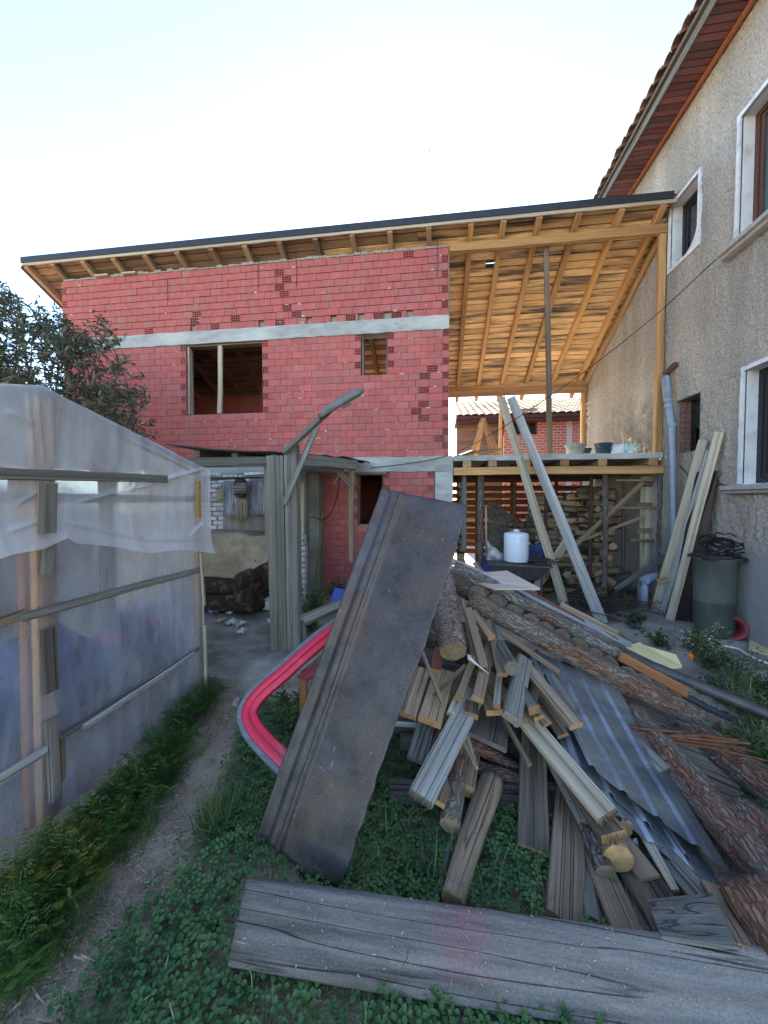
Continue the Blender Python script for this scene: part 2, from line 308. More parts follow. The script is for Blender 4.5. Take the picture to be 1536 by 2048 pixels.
# ------------------------------------------------------------------ scene-graph helpers
WM = {}
def tag(o, label=None, cat=None, group=None, kind=None):
    if label: o['label'] = label
    if cat: o['category'] = cat
    if group: o['group'] = group
    if kind: o['kind'] = kind
    return o
def link(o, M=None, parent=None):
    COL.objects.link(o)
    M = M or Matrix.Identity(4)
    WM[o.name] = M
    if parent is not None:
        o.parent = parent
        o.matrix_parent_inverse = WM[parent.name].inverted()
    o.matrix_basis = M
    return o
def empty(name, loc, label, cat, group=None):
    o = bpy.data.objects.new(name, None)
    o.empty_display_size = .1
    link(o, Matrix.Translation(Vector(loc)))
    return tag(o, label, cat, group)
def frame_of(p, q, up=None, roll=0.0):
    """matrix whose x axis runs p->q, z axis as near 'up' as it can be, turned by roll about x"""
    p, q = Vector(p), Vector(q)
    x = (q - p).normalized()
    up = Vector(up) if up is not None else Vector((0, 0, 1))
    z = up - x * up.dot(x)
    if z.length < 1e-4: z = Vector((0, -1, 0)) - x * x.y * -1
    z.normalize(); y = z.cross(x)
    M = Matrix(((x.x, y.x, z.x, p.x), (x.y, y.y, z.y, p.y), (x.z, y.z, z.z, p.z), (0, 0, 0, 1)))
    return M @ Matrix.Rotation(roll, 4, 'X'), (q - p).length
class MB:
    def __init__(s): s.v, s.f, s.m = [], [], []
    def add(s, vs, fs, mi=0):
        o = len(s.v); s.v += [tuple(v) for v in vs]
        for f in fs: s.f.append(tuple(i + o for i in f)); s.m.append(mi)
        return s
    def box(s, x0, x1, y0, y1, z0, z1, mi=0):
        return s.add([(x, y, z) for z in (z0, z1) for y in (y0, y1) for x in (x0, x1)],
                     [(0, 2, 3, 1), (4, 5, 7, 6), (0, 1, 5, 4), (2, 6, 7, 3), (0, 4, 6, 2), (1, 3, 7, 5)], mi)
    def beam(s, p, q, w, t, up=None, roll=0, mi=0):
        M, L = frame_of(p, q, up, roll)
        vs = [M @ Vector((x, y, z)) for z in (-t / 2, t / 2) for y in (-w / 2, w / 2) for x in (0, L)]
        return s.add(vs, [(0, 2, 3, 1), (4, 5, 7, 6), (0, 1, 5, 4), (2, 6, 7, 3), (0, 4, 6, 2), (1, 3, 7, 5)], mi)
    def tube(s, pts, r, n=8, mi=0, caps=True, cmi=None):
        pts = [Vector(p) for p in pts]; k = len(pts)
        rs = [r] * k if isinstance(r, (int, float)) else list(r)
        o = len(s.v); ref = Vector((0, 0, 1))
        for i, p in enumerate(pts):
            t = (pts[min(i + 1, k - 1)] - pts[max(i - 1, 0)]).normalized()
            a = t.cross(ref)
            if a.length < .05: a = t.cross(Vector((1, 0, 0)))
            a.normalize(); b = a.cross(t)
            for j in range(n):
                an = 2 * math.pi * j / n
                s.v.append(tuple(p + (a * math.cos(an) + b * math.sin(an)) * rs[i]))
        for i in range(k - 1):
            for j in range(n):
                j2 = (j + 1) % n
                s.f.append((o + i * n + j, o + i * n + j2, o + (i + 1) * n + j2, o + (i + 1) * n + j)); s.m.append(mi)
        if caps:
            c = mi if cmi is None else cmi
            s.f.append(tuple(o + j for j in range(n))[::-1]); s.m.append(c)
            s.f.append(tuple(o + (k - 1) * n + j for j in range(n))); s.m.append(c)
        return s
    def lathe(s, prof, c, n=24, mi=0):
        o = len(s.v); c = Vector(c)
        for (r, z) in prof:
            for j in range(n):
                a = 2 * math.pi * j / n
                s.v.append((c.x + r * math.cos(a), c.y + r * math.sin(a), c.z + z))
        for i in range(len(prof) - 1):
            for j in range(n):
                j2 = (j + 1) % n
                s.f.append((o + i * n + j, o + i * n + j2, o + (i + 1) * n + j2, o + (i + 1) * n + j)); s.m.append(mi)
        return s
    def prism(s, poly, off, mi=0, emi=None):
        """closed outline 'poly' (3-D points) given thickness by the vector 'off'"""
        n = len(poly); off = Vector(off); vs = [Vector(p) for p in poly] + [Vector(p) + off for p in poly]
        s.add(vs, [tuple(range(n))[::-1], tuple(range(n, 2 * n))], mi)
        o = len(s.v) - 2 * n
        for i in range(n):
            j = (i + 1) % n
            s.f.append((o + i, o + j, o + n + j, o + n + i)); s.m.append(mi if emi is None else emi)
        return s
    def grid(s, nu, nv, fn, mi=0):
        o = len(s.v)
        for i in range(nu + 1):
            for j in range(nv + 1): s.v.append(tuple(fn(i / nu, j / nv)))
        for i in range(nu):
            for j in range(nv):
                a = o + i * (nv + 1) + j
                s.f.append((a, a + nv + 1, a + nv + 2, a + 1)); s.m.append(mi)
        return s
    def mesh(s, name, mats, smooth=False, fix=True):
        me = bpy.data.meshes.new(name)
        me.from_pydata(s.v, [], s.f)
        for m in ([mats] if isinstance(mats, str) else mats): me.materials.append(MATS[m])
        if len(me.materials) > 1: me.polygons.foreach_set('material_index', s.m)
        if smooth: me.polygons.foreach_set('use_smooth', [True] * len(s.f))
        if fix:
            b = bmesh.new(); b.from_mesh(me); bmesh.ops.recalc_face_normals(b, faces=b.faces); b.to_mesh(me); b.free()
        me.update()
        return me
    def build(s, name, mats, parent=None, smooth=False, M=None, fix=True, bevel=0.0):
        o = bpy.data.objects.new(name, s.mesh(name, mats, smooth, fix))
        if bevel > 0:
            bv = o.modifiers.new('bevel', 'BEVEL'); bv.width = bevel; bv.segments = 2; bv.limit_method = 'ANGLE'; bv.angle_limit = rad(50)
        return link(o, M, parent)
def solidify(o, t):
    m = o.modifiers.new('thickness', 'SOLIDIFY'); m.thickness = t; m.offset = 0
    return o

def nz(v, s=1.0): return mnoise.noise(Vector(v) * s)
def board_mesh(name, L, w, t, wm, em, warp=.006, jag0=0, jag1=0, taper=0.0, seed=None):
    """sawn board along +x with chamfered edges, slight bow and twist; broken ends when jag is given"""
    sd = R.uniform(0, 99) if seed is None else seed
    n = max(3, min(14, int(L / .12)))
    c = min(.004, t * .2)
    prof = [(-w/2 + c, -t/2), (w/2 - c, -t/2), (w/2, -t/2 + c), (w/2, t/2 - c), (w/2 - c, t/2), (-w/2 + c, t/2), (-w/2, t/2 - c), (-w/2, -t/2 + c)]
    v, f, mi = [], [], []
    for i in range(n + 1):
        u = i / n; x = u * L
        bz = warp * nz((x * .9, sd, 0)) * 2; by = warp * nz((x * .9, sd, 7)) * 2; k = 1 - taper * u
        for (y, z) in prof:
            e = 0.002 * nz((x * 6, y * 40 + sd, z * 40))
            v.append((x + (0 if 0 < i < n else .003 * nz((y * 60, z * 60, sd))), (y + by) * k + e, z + bz + e))
    for i in range(n):
        for j in range(8):
            j2 = (j + 1) % 8
            f.append((i*8 + j, (i+1)*8 + j, (i+1)*8 + j2, i*8 + j2)); mi.append(0)
    for (end, jag) in ((0, jag0), (n, jag1)):
        ring = [end*8 + j for j in range(8)]
        if jag <= 0:
            f.append(tuple(ring) if end == 0 else tuple(ring[::-1])); mi.append(1)
        else:          # splintered: rows of teeth across the width
            sgn = -1 if end == 0 else 1; k = max(6, int(w / .006)); xe = end / n * L
            bz = warp * nz((xe * .9, sd, 0)) * 2; by = warp * nz((xe * .9, sd, 7)) * 2; kk = 1 - taper * end / n
            for a in range(k):
                y0 = (-w/2 + w * a / k + by) * kk; y1 = (-w/2 + w * (a + 1) / k + by) * kk; h = jag * R.uniform(.15, 1)
                o = len(v); zt = t * .46
                v += [(xe, y0, bz - zt), (xe, y1, bz - zt), (xe, y1, bz + zt), (xe, y0, bz + zt), (xe + sgn * h, (y0 + y1) / 2, bz + R.uniform(-zt, zt) * .8)]
                f += [(o, o+1, o+4), (o+1, o+2, o+4), (o+2, o+3, o+4), (o+3, o, o+4)]; mi += [1] * 4
    me = bpy.data.meshes.new(name); me.from_pydata(v, [], f)
    me.materials.append(MATS[wm]); me.materials.append(MATS[em]); me.polygons.foreach_set('material_index', mi)
    b = bmesh.new(); b.from_mesh(me); bmesh.ops.recalc_face_normals(b, faces=b.faces); b.to_mesh(me); b.free()
    return me
def board(name, p, q, w, t, wm='wood_grey', em=None, parent=None, up=None, roll=0, **k):
    M, L = frame_of(p, q, up, roll)
    em = em or {'wood_grey': 'end_grey', 'wood_dark': 'end_grey', 'wood_mossy': 'end_grey', 'wood_bleached': 'end_grey'}.get(wm, 'end_grain')
    return link(bpy.data.objects.new(name, board_mesh(name, L, w, t, wm, em, **k)), M, parent)
def log_mesh(name, L, r0, r1, bm, em, rough=.07, bend=.02, n=16, seed=None, flat=None, pointed=0):
    sd = R.uniform(0, 99) if seed is None else seed
    k = max(6, min(56, int(L / .04)))
    v, f, mi = [], [], []
    for i in range(k + 1):
        u = i / k; x = u * L; r = r0 + (r1 - r0) * u
        if pointed and u > 1 - pointed: r *= max(.12, 1 - ((u - 1 + pointed) / pointed) * .85)
        by, bz = bend * nz((x * .8, sd, 1)) * 2, bend * nz((x * .8, sd, 5)) * 2
        for j in range(n):
            a = 2 * math.pi * j / n
            y, z = math.cos(a), math.sin(a)
            rr = r * (1 + rough * (nz((x * 6, y * 1.6 + sd, z * 1.6)) + .8 * nz((x * 20, y * 5 + sd, z * 5)) + (.5 * max(0, nz((x * 9, y * 3.2, z * 3.2 + sd))) if n > 14 else 0)))
            zz = z * rr
            if flat is not None: zz = max(zz, flat * r)
            v.append((x + (0 if 0 < i < k else .01 * nz((y * 2, z * 2, sd))), y * rr + by, zz + bz))
    for i in range(k):
        for j in range(n):
            j2 = (j + 1) % n
            f.append((i*n + j, (i+1)*n + j, (i+1)*n + j2, i*n + j2)); mi.append(0)
    f.append(tuple(range(n))); mi.append(1)
    f.append(tuple(k*n + j for j in range(n))[::-1]); mi.append(1)
    me = bpy.data.meshes.new(name); me.from_pydata(v, [], f)
    me.materials.append(MATS[bm]); me.materials.append(MATS[em]); me.polygons.foreach_set('material_index', mi)
    me.polygons.foreach_set('use_smooth', [m == 0 for m in mi])
    b = bmesh.new(); b.from_mesh(me); bmesh.ops.recalc_face_normals(b, faces=b.faces); b.to_mesh(me); b.free()
    return me
def log(name, p, q, r0, r1=None, bm='bark_red', em='end_log', parent=None, up=None, roll=0, **k):
    M, L = frame_of(p, q, up, roll)
    return link(bpy.data.objects.new(name, log_mesh(name, L, r0, r1 or r0, bm, em, **k)), M, parent)
def scatter(name, mats, tv, tf, tm, pos, rot, scl, parent=None):
    """many copies of a small template merged into one mesh (numpy); rot (k,3,3), scl (k,)"""
    tv = np.array(tv, float); k = len(pos); nv = len(tv)
    V = np.einsum('kij,vj->kvi', rot, tv) * np.asarray(scl)[:, None, None] + np.asarray(pos)[:, None, :]
    sizes = np.array([len(x) for x in tf]); flat = np.concatenate([np.array(x) for x in tf])
    loops = (flat[None, :] + (np.arange(k) * nv)[:, None]).ravel()
    tot = np.tile(sizes, k)
    me = bpy.data.meshes.new(name)
    me.vertices.add(k * nv); me.vertices.foreach_set('co', V.astype(np.float32).ravel())
    me.loops.add(len(loops)); me.loops.foreach_set('vertex_index', loops.astype(np.int32))
    me.polygons.add(len(tot))
    st = np.concatenate(([0], np.cumsum(tot)[:-1]))
    me.polygons.foreach_set('loop_start', st.astype(np.int32))
    for m in ([mats] if isinstance(mats, str) else mats): me.materials.append(MATS[m])
    if tm is not None: me.polygons.foreach_set('material_index', np.tile(np.array(tm, np.int32), k))
    me.update(calc_edges=True); me.validate()
    return link(bpy.data.objects.new(name, me), None, parent)
def rots(k, tilt=.5, rs=NR, base=None):
    """random turn about z, then a tilt up to 'tilt' rad in a random direction"""
    a = rs.uniform(0, 2*math.pi, k); b = rs.normal(0, tilt, k); c = rs.uniform(0, 2*math.pi, k)
    def rz(t):
        o = np.zeros((k, 3, 3)); o[:, 0, 0] = np.cos(t); o[:, 0, 1] = -np.sin(t); o[:, 1, 0] = np.sin(t); o[:, 1, 1] = np.cos(t); o[:, 2, 2] = 1
        return o
    rx = np.zeros((k, 3, 3)); rx[:, 0, 0] = 1; rx[:, 1, 1] = np.cos(b); rx[:, 1, 2] = -np.sin(b); rx[:, 2, 1] = np.sin(b); rx[:, 2, 2] = np.cos(b)
    return rz(c) @ rx @ rz(a)
# ================================================================== GROUND
pathpx = [(20, 2040), (110, 1920), (220, 1800), (310, 1700), (375, 1600), (420, 1500), (455, 1430), (490, 1380)]
PATH = [at(x, y, Z=0) for x, y in pathpx]
def dist_path(x, y):
    best = 9
    for a, b in zip(PATH[:-1], PATH[1:]):
        dx, dy = b.x - a.x, b.y - a.y
        t = max(0, min(1, ((x - a.x) * dx + (y - a.y) * dy) / (dx * dx + dy * dy)))
        best = min(best, math.hypot(x - a.x - t * dx, y - a.y - t * dy))
    return best
def ground_z(x, y):
    d = min(1, math.hypot(x, y) / 8)
    z = .03 * nz((x * 1.1, y * 1.1, 3)) + .012 * nz((x * 5, y * 5, 9)) + .006 * nz((x * 16, y * 16, 4))
    if -3 < x < 3 and 0 < y < 5:
        z -= .035 * math.exp(-(dist_path(x, y) / .16) ** 2)
    return z * (1 if math.hypot(x, y) < 14 else .5) - .02
def ground_sheet():
    b = MB()
    xs = [-160, -80, -40, -20, -12, -8] + [-6 + .055 * i for i in range(int(10 / .055))] + [4.1, 6, 9, 15, 30, 60, 120, 200]
    ys = [-60, -30, -12, -4, -1, .3] + [.5 + .055 * i for i in range(int(6.6 / .055))] + [7.3, 9, 12, 16, 22, 35, 60, 120, 250]
    nx, ny = len(xs), len(ys)
    for y in ys:
        for x in xs: b.v.append((x, y, ground_z(x, y)))
    for j in range(ny - 1):
        for i in range(nx - 1):
            a = j * nx + i
            b.f.append((a, a + 1, a + nx + 1, a + nx)); b.m.append(0)
    return tag(b.build('ground', 'soil', smooth=True, fix=False), kind='structure')
ground_sheet()
# concrete strip along the right-hand house, its ragged edge towards the weeds
def yard_slab():
    b = MB()
    edge = [(2.55, 2.2), (2.45, 3.2), (2.35, 4.0), (2.2, 4.6), (1.95, 5.2), (1.2, 5.7), (.5, 5.9), (.4, 10.9), (3.99, 10.9), (3.99, .2), (2.8, .2)]
    pts = []
    for i, (x, y) in enumerate(edge):
        x2, y2 = edge[(i + 1) % len(edge)]
        for k in range(6):
            t = k / 6; j = .035 * (i < 6 or i > 8)
            pts.append((x + (x2 - x) * t + j * nz((x * 3 + k, y * 3, 1)), y + (y2 - y) * t + j * nz((x * 3 + k, y * 3, 8)), .035))
    b.prism(pts, (0, 0, -.15))
    return tag(b.build('concrete_pavement', 'concrete_floor'), kind='structure')
yard_slab()

b = MB(); b.prism([(-9, 10.95, .0), (9, 10.95, .0), (9, 15.9, .0), (-9, 15.9, .0)], (0, 0, -.1)); tag(b.build('rear_bounce_slab', 'concrete_pale'), kind='structure')  # unseen pale slab, added to bounce sunlight up into the bay

# ================================================================== RED BRICK BUILDING
FY = 7.29
XL, XR = -8.07, .25
ZT, ZB1, ZB0 = 6.60, 5.34, 5.08        # wall top, upper beam
ZL1, ZL0 = 2.69, 2.40                  # lower beam
def roof_z(y): return 6.66 - .476 * (y - FY)     # underside of the rafters
bld = empty('brick_building', (-4, FY, 0), 'red hollow-brick building, unfinished, with grey ring beams and a mono-pitch timber roof', 'building')
WIN = {'large': (-5.17, -3.48, 3.64, ZB0), 'small': (-1.45, -.92, 4.25, ZB0), 'low': (-1.52, -1.0, 1.36, 2.34)}
core = MB()
def core_strip(x0, x1, z0, z1, holes):
    xs = sorted({x0, x1} | {h[0] for h in holes} | {h[1] for h in holes})
    for a, c in zip(xs[:-1], xs[1:]):
        hs = [h for h in holes if h[0] <= a and h[1] >= c]
        if hs:
            h = hs[0]
            if h[2] > z0: core.box(a, c, FY + .066, FY + .25, z0, h[2])
            if h[3] < z1: core.box(a, c, FY + .066, FY + .25, h[3], z1)
        else: core.box(a, c, FY + .066, FY + .25, z0, z1)
core_strip(XL, XR, ZB1, ZT, [])
core_strip(XL, XR, ZL1, ZB0, [WIN['large'], WIN['small']])
core_strip(XL, .0, 0, ZL0, [WIN['low']])
core.build('wall', 'mortar', bld)
# ring beams and the corner column, board-marked concrete
bm = MB(); bm.box(XL - .01, XR + .0, FY - .012, FY + .26, ZB0, ZB1)
def rough_box(x0, x1, y0, z0, z1, depth, amp=.010, s=.06):
    b = MB(); nx = max(2, int((x1 - x0) / s)); nzv = max(2, int((z1 - z0) / s))
    b.grid(nx, nzv, lambda u, v: (x0 + (x1 - x0) * u, y0 + amp * nz((u * (x1 - x0) * 5, v * (z1 - z0) * 14, z0)), z0 + (z1 - z0) * v + (.012 * nz((u * (x1 - x0) * 4, z0 * 3 + v * 9, 2)) if v in (0, 1) else 0)))
    b.box(x0, x1, y0 + amp + .004, y0 + depth, z0 + .004, z1 - .004)
    return b
rough_box(XL - .01, XR, FY - .018, ZB0, ZB1, .27).build('ring_beam', 'concrete', bld, smooth=False)
rough_box(XL - .01, .335, FY - .02, ZL0, ZL1, .27).build('ring_beam', 'concrete', bld, smooth=False)
rough_box(.0, .335, FY - .016, .0, ZL0 - .003, .26).build('column', 'concrete', bld)

# bricks: every course is laid brick by brick; ends of the hollow bricks show at jambs and corners
BL, BH, JX, JZ = .254, .1285, .0045, .0042
def brick_block(L, h=BH, d=.072, c=.0025):
    b = MB(); x0, x1, z0, z1 = 0, L, 0, h
    o = [(x0, d, z0), (x1, d, z0), (x1, d, z1), (x0, d, z1), (x0, c, z0), (x1, c, z0), (x1, c, z1), (x0, c, z1),
         (x0 + c, 0, z0 + c), (x1 - c, 0, z0 + c), (x1 - c, 0, z1 - c), (x0 + c, 0, z1 - c)]
    b.add(o, [(0, 1, 5, 4), (1, 2, 6, 5), (2, 3, 7, 6), (3, 0, 4, 7), (4, 5, 9, 8), (5, 6, 10, 9), (6, 7, 11, 10), (7, 4, 8, 11), (8, 9, 10, 11)])
    return b
def hollow_block(L, cols, rows=3, h=BH, d=.072):
    b = MB(); wx = .008; wz = .009
    cw = (L - wx * (cols + 1)) / cols; ch = (h - wz * (rows + 1)) / rows
    xs = [0]; zs = [0]
    for i in range(cols): xs += [wx + i * (cw + wx), (i + 1) * (cw + wx)]
    for i in range(rows): zs += [wz + i * (ch + wz), (i + 1) * (ch + wz)]
    xs.append(L); zs.append(h)
    for i in range(len(xs) - 1):
        for j in range(len(zs) - 1):
            x0, x1, z0, z1 = xs[i], xs[i + 1], zs[j], zs[j + 1]
            if x1 - x0 < 1e-6: continue
            if i % 2 == 1 and j % 2 == 1:
                k = .0655
                b.add([(x0, 0, z0), (x1, 0, z0), (x1, 0, z1), (x0, 0, z1), (x0, k, z0), (x1, k, z0), (x1, k, z1), (x0, k, z1)],
                      [(0, 4, 5, 1), (1, 5, 6, 2), (2, 6, 7, 3), (3, 7, 4, 0), (4, 7, 6, 5)])
            else:
                b.add([(x0, 0, z0), (x1, 0, z0), (x1, 0, z1), (x0, 0, z1)], [(0, 1, 2, 3)])
    b.add([(0, 0, 0), (L, 0, 0), (L, 0, h), (0, 0, h), (0, d, 0), (L, d, 0), (L, d, h), (0, d, h)], [(0, 4, 5, 1), (1, 5, 6, 2), (2, 6, 7, 3), (3, 7, 4, 0)])
    return b
CL = ['brick_clay_a', 'brick_clay_b', 'brick_clay_c', 'brick_clay_d']
FULL = [brick_block(BL).mesh('brick', c, fix=False) for c in CL]
HOL3 = [hollow_block(.118, 3).mesh('hollow_brick', c, fix=False) for c in CL]
HOL4 = [hollow_block(.196, 4).mesh('hollow_brick', c, fix=False) for c in CL]
laid = []        # (kind, x, z, length, y offset)
def course(xa, xb, z, k, jl, jr, extra=(), gaps=()):
    """one course between xa and xb; jl/jr: that end is a jamb or corner, so odd courses end in a hollow header"""
    a, b = xa, xb
    if k % 2 and jl: laid.append(('h3', a, z, .118, 0)); a += .118 + JX
    if k % 2 and jr: laid.append(('h3', b - .118, z, .118, 0)); b -= .118 + JX
    x = a
    marks = sorted([(e, 'h4', .196) for e in extra if a < e < b - .2] + [(g, 'gap', .11) for g in gaps if a < g < b - .12])
    first = True
    while x < b - .02:
        L = BL
        if first and not jl: L = BL if k % 2 else BL / 2
        if first and jl and k % 2 == 0: L = BL
        first = False
        if marks and x + L > marks[0][0] - .03:
            e, kind, wl = marks.pop(0)
            if e - x > .03: laid.append(('c', x, z, e - x - JX, R.uniform(-.002, .002)))
            if kind == 'h4': laid.append(('h4', e, z, wl, 0))
            else: laid.append(('gap', e, z, wl, 0))
            x = e + wl + JX; continue
        if x + L > b - .03: L = b - x
        laid.append(('f' if abs(L - BL) < .002 else 'c', x, z + R.uniform(-.001, .001), L, R.uniform(-.003, .003) - (.008 if R.random() < .02 else 0)))
        x += L + JX
CH = BH + JZ
# upper wall
nU = 9; dz = (ZT - ZB1 - .006) / nU
EXU = {0: ([-6.1, -4.6, -3.2, -1.75, -1.2, -.85], [-5.05, -3.55, -2.55, -2.05, -1.50, -.98, -.55]), 1: ([-5.05, -4.15, -2.85], []), 2: ([-5.0, -3.05], []), 4: ([-3.1], []),
       5: ([-3.2], []), 6: ([-3.05], []), 7: ([-3.2], []), 8: ([-.62], [])}
for k in range(nU):
    e = EXU.get(k, ([], []))
    course(XL, XR - .02, ZB1 + .006 + k * dz, k, True, True, e[0], e[1])
nM = 18; dzm = (ZB0 - ZL1) / nM
for k in range(nM):
    z = ZL1 + .004 + k * dzm
    spans = [[XL, XR, True, True]]
    for key in ('large', 'small'):
        w = WIN[key]
        if z + .06 > w[2]:
            ns = []
            for s in spans:
                if s[0] < w[0] and s[1] > w[1]: ns += [[s[0], w[0], s[2], True], [w[1], s[1], True, s[3]]]
                else: ns.append(s)
            spans = ns
    ex = {2: [-.02], 5: [-.32], 6: [-.46], 7: [-.32], 9: [-.32], 11: [-.30], 12: [-.16], 3: [-.05]}.get(k, [])
    for s in spans: course(s[0], s[1], z, k, s[2], s[3], ex)
nL = 18; dzl = ZL0 / nL
for k in range(nL):
    z = .004 + k * dzl
    spans = [[-2.42, -.02, True, True]]
    w = WIN['low']
    if w[2] < z + .06 < w[3]: spans = [[-2.42, w[0], True, True], [w[1], -.02, True, True]]
    for s in spans: course(s[0], s[1], z, k, s[2], s[3])
order = sorted([b for b in laid if b[0] in 'fc'], key=lambda b: (b[1] + .1) ** 2 + FY ** 2 + (b[2] - CAMH) ** 2)
# the bricks hidden behind the pile, the shed roof and the sheet are not the ones that show largest
def seen(b):
    x, z = b[1], b[2]
    return not (z < 1.2 or (z < ZL0 and x > -.95 and z < 1.9))
near = [b for b in order if seen(b)][:300]
nearset = set(id(b) for b in near)
rest = MB()
for b in laid:
    kind, x, z, L, dy = b
    ci = R.randrange(4)
    if kind == 'gap': continue
    if kind in ('h3', 'h4'):
        o = bpy.data.objects.new('hollow_brick', (HOL3 if kind == 'h3' else HOL4)[ci])
        link(o, Matrix.Translation((x, FY + R.uniform(-.003, .003), z)), bld)
    elif id(b) in nearset:
        me = FULL[ci] if kind == 'f' else brick_block(L).mesh('brick', CL[ci], fix=False)
        link(bpy.data.objects.new('brick', me), Matrix.Translation((x, FY + dy, z)), bld)
    else:
        q = brick_block(L)
        rest.add([(vx + x, vy + FY + dy, vz + z) for vx, vy, vz in q.v], q.f, ci)
tag(rest.build('brickwork', CL, bld, fix=False), kind='stuff')
sm = MB()      # smears and crumbs of mortar left on the face
for i in range(120):
    x, z = R.uniform(XL, XR), R.choice([R.uniform(ZL1, ZB0), R.uniform(ZL1, ZB0), R.uniform(ZB1, ZT)])
    if any(w[0] - .1 < x < w[1] + .1 and w[2] - .1 < z < w[3] for w in WIN.values()): continue
    z = round((z - ZL1) / dzm) * dzm + ZL1 if z < ZB0 else z
    w, h = R.uniform(.015, .06), R.uniform(.006, .018)
    n = 7; c = [(x + w * math.cos(a * 6.283 / n) * R.uniform(.6, 1.1), FY - .001, z + h * math.sin(a * 6.283 / n) * R.uniform(.5, 1.2)) for a in range(n)]
    sm.add(c + [(x, FY - .007, z)], [(a, (a + 1) % n, n) for a in range(n)])
tag(sm.build('mortar_smear', 'mortar_pale', bld), kind='stuff')
# openings: boards lining the jambs, the shuttering under the beam
w = WIN['large']
board('window_frame', (w[0] + .035, FY + .08, w[2] + .01), (w[0] + .035, FY + .08, w[3] - .03), .10, .035, 'wood_pale', None, bld, up=(1, 0, 0))
board('window_post', (-4.46, FY + .06, w[2] + .01), (-4.42, FY + .06, w[3] - .03), .085, .055, 'wood_pale', None, bld, up=(0, -1, 0))
board('window_lintel', (w[0], FY + .13, w[3] - .018), (w[1], FY + .13, w[3] - .018), .2, .03, 'wood_tan', None, bld)
w = WIN['small']
board('window_frame', (w[0] + .03, FY + .10, w[2] + .005), (w[0] + .03, FY + .10, w[3] - .01), .14, .03, 'wood_grey', None, bld, up=(1, 0, 0))
board('window_frame', (w[1] - .015, FY + .12, w[2] + .005), (w[1] - .015, FY + .12, w[3] - .01), .16, .025, 'wood_grey', None, bld, up=(1, 0, 0))
w = WIN['low']
board('window_lintel', (w[0] - .06, FY + .04, w[3] + .03), (w[1] + .06, FY + .04, w[3] + .03), .16, .055, 'wood_tan', None, bld)
board('window_frame', (w[0] + .025, FY + .07, w[2]), (w[0] + .025, FY + .07, w[3]), .10, .04, 'wood_dark', None, bld, up=(1, 0, 0))
board('window_frame', (w[1] - .02, FY + .07, w[2]), (w[1] - .02, FY + .07, w[3]), .10, .035, 'frame_brown', None, bld, up=(1, 0, 0))
# rest of the shell: floors, gable walls and the rear wall, its unseen gap shaped to let sun in
sh = MB()
YB = 10.75
def gable(x0, x1):
    prof = [(FY + .26, 0), (YB, 0), (YB, roof_z(YB) - .01), (FY + .26, roof_z(FY + .26) - .01)]
    sh.prism([(x0, y, z) for y, z in prof], (x1 - x0, 0, 0))
gable(XL, XL + .25); gable(XR - .25, XR)
sh.box(XL, -3.2, YB, YB + .25, 0, roof_z(YB) - .02); sh.box(-3.2, -.2, YB, YB + .25, 0, 3.75); sh.box(-.2, XR, YB, YB + .25, 0, roof_z(YB) - .02)
sh.box(-2.5, -2.3, FY + .27, YB - .01, ZL1, 4.6); sh.box(-3.2, -.2, YB, YB + .25, 3.751, 3.76)  # unseen partition, added to keep the large window's room dark
sh.build('shell_wall', 'brick_clay_b', bld)
fl = MB(); fl.box(XL + .26, XR - .26, FY + .27, YB - .01, ZL1 - .2, ZL1 - .02)
fl.build('floor', 'concrete', bld)

# roof: rafters run down to the rear, boards across them, metal edge in front
YE, YR = 7.04, 11.35
rd = .13
cov = MB()
roof = MB()
def ry(y, off): return roof_z(y) + off
nrm = Vector((0, .476, 1)).normalized()
# waterproof cover in four pieces round the slit that lets the sky through
gx0, gx1, gy0, gy1 = .98, 1.22, 7.83, 7.87
def cov_piece(x0, x1, y0, y1):
    cov.prism([(x0, y0, ry(y0, rd + .032)), (x1, y0, ry(y0, rd + .032)), (x1, y1, ry(y1, rd + .032)), (x0, y1, ry(y1, rd + .032))], (0, 0, .03))
XA, XB = -8.72, 3.985
cov_piece(XA, XB, YE, gy0); cov_piece(XA, gx0, gy0, gy1); cov_piece(gx1, XB, gy0, gy1); cov_piece(XA, XB, gy1, YR)
rf = cov.build('roof', 'tar_sheet', bld)
fas = MB()
fas.box(XA - .02, XB - .055, YE - .035, YE - .02, ry(YE, .10), ry(YE, rd + .085))
fas.box(XA - .02, XB - .055, YE - .035, YE + .25, ry(YE, rd + .085), ry(YE, rd + .093))
fas.build('metal_edge', 'fascia_metal', rf)
# wavy-edged fascia board under the metal
fb = MB()
n = 300
vs, fs = [], []
for i in range(n + 1):
    x = XA + (XB - XA) * i / n
    zl = ry(YE, .045) + .010 * nz((x * 3.3, 2, 1)) + .005 * nz((x * 11, 5, 1))
    vs += [(x, YE - .018, zl), (x, YE - .018, ry(YE, .14)), (x, YE + .008, ry(YE, .14)), (x, YE + .008, zl)]
for i in range(n):
    for j in range(4): fs.append((4*i + j, 4*i + 4 + j, 4*i + 4 + (j + 1) % 4, 4*i + (j + 1) % 4))
fb.add(vs, fs); fb.build('fascia_board', 'wood_pale', rf)
RX = [XA + .08] + [-8.0 + .715 * i for i in range(12)] + [.62, 1.19, 1.80, 2.45, 3.14, 3.80]
for x in RX:
    if x > .3 or x < XL or True:
        p = Vector((x, YE + .012, ry(YE + .012, rd / 2))); q = Vector((x + R.uniform(-.02, .02), YR, ry(YR, rd / 2)))
        board('rafter', p, q, .095, rd / math.cos(math.atan(.476)) * .96, 'wood_fresh' if x > .3 else 'wood_eave_shaded', None, rf, warp=.004)
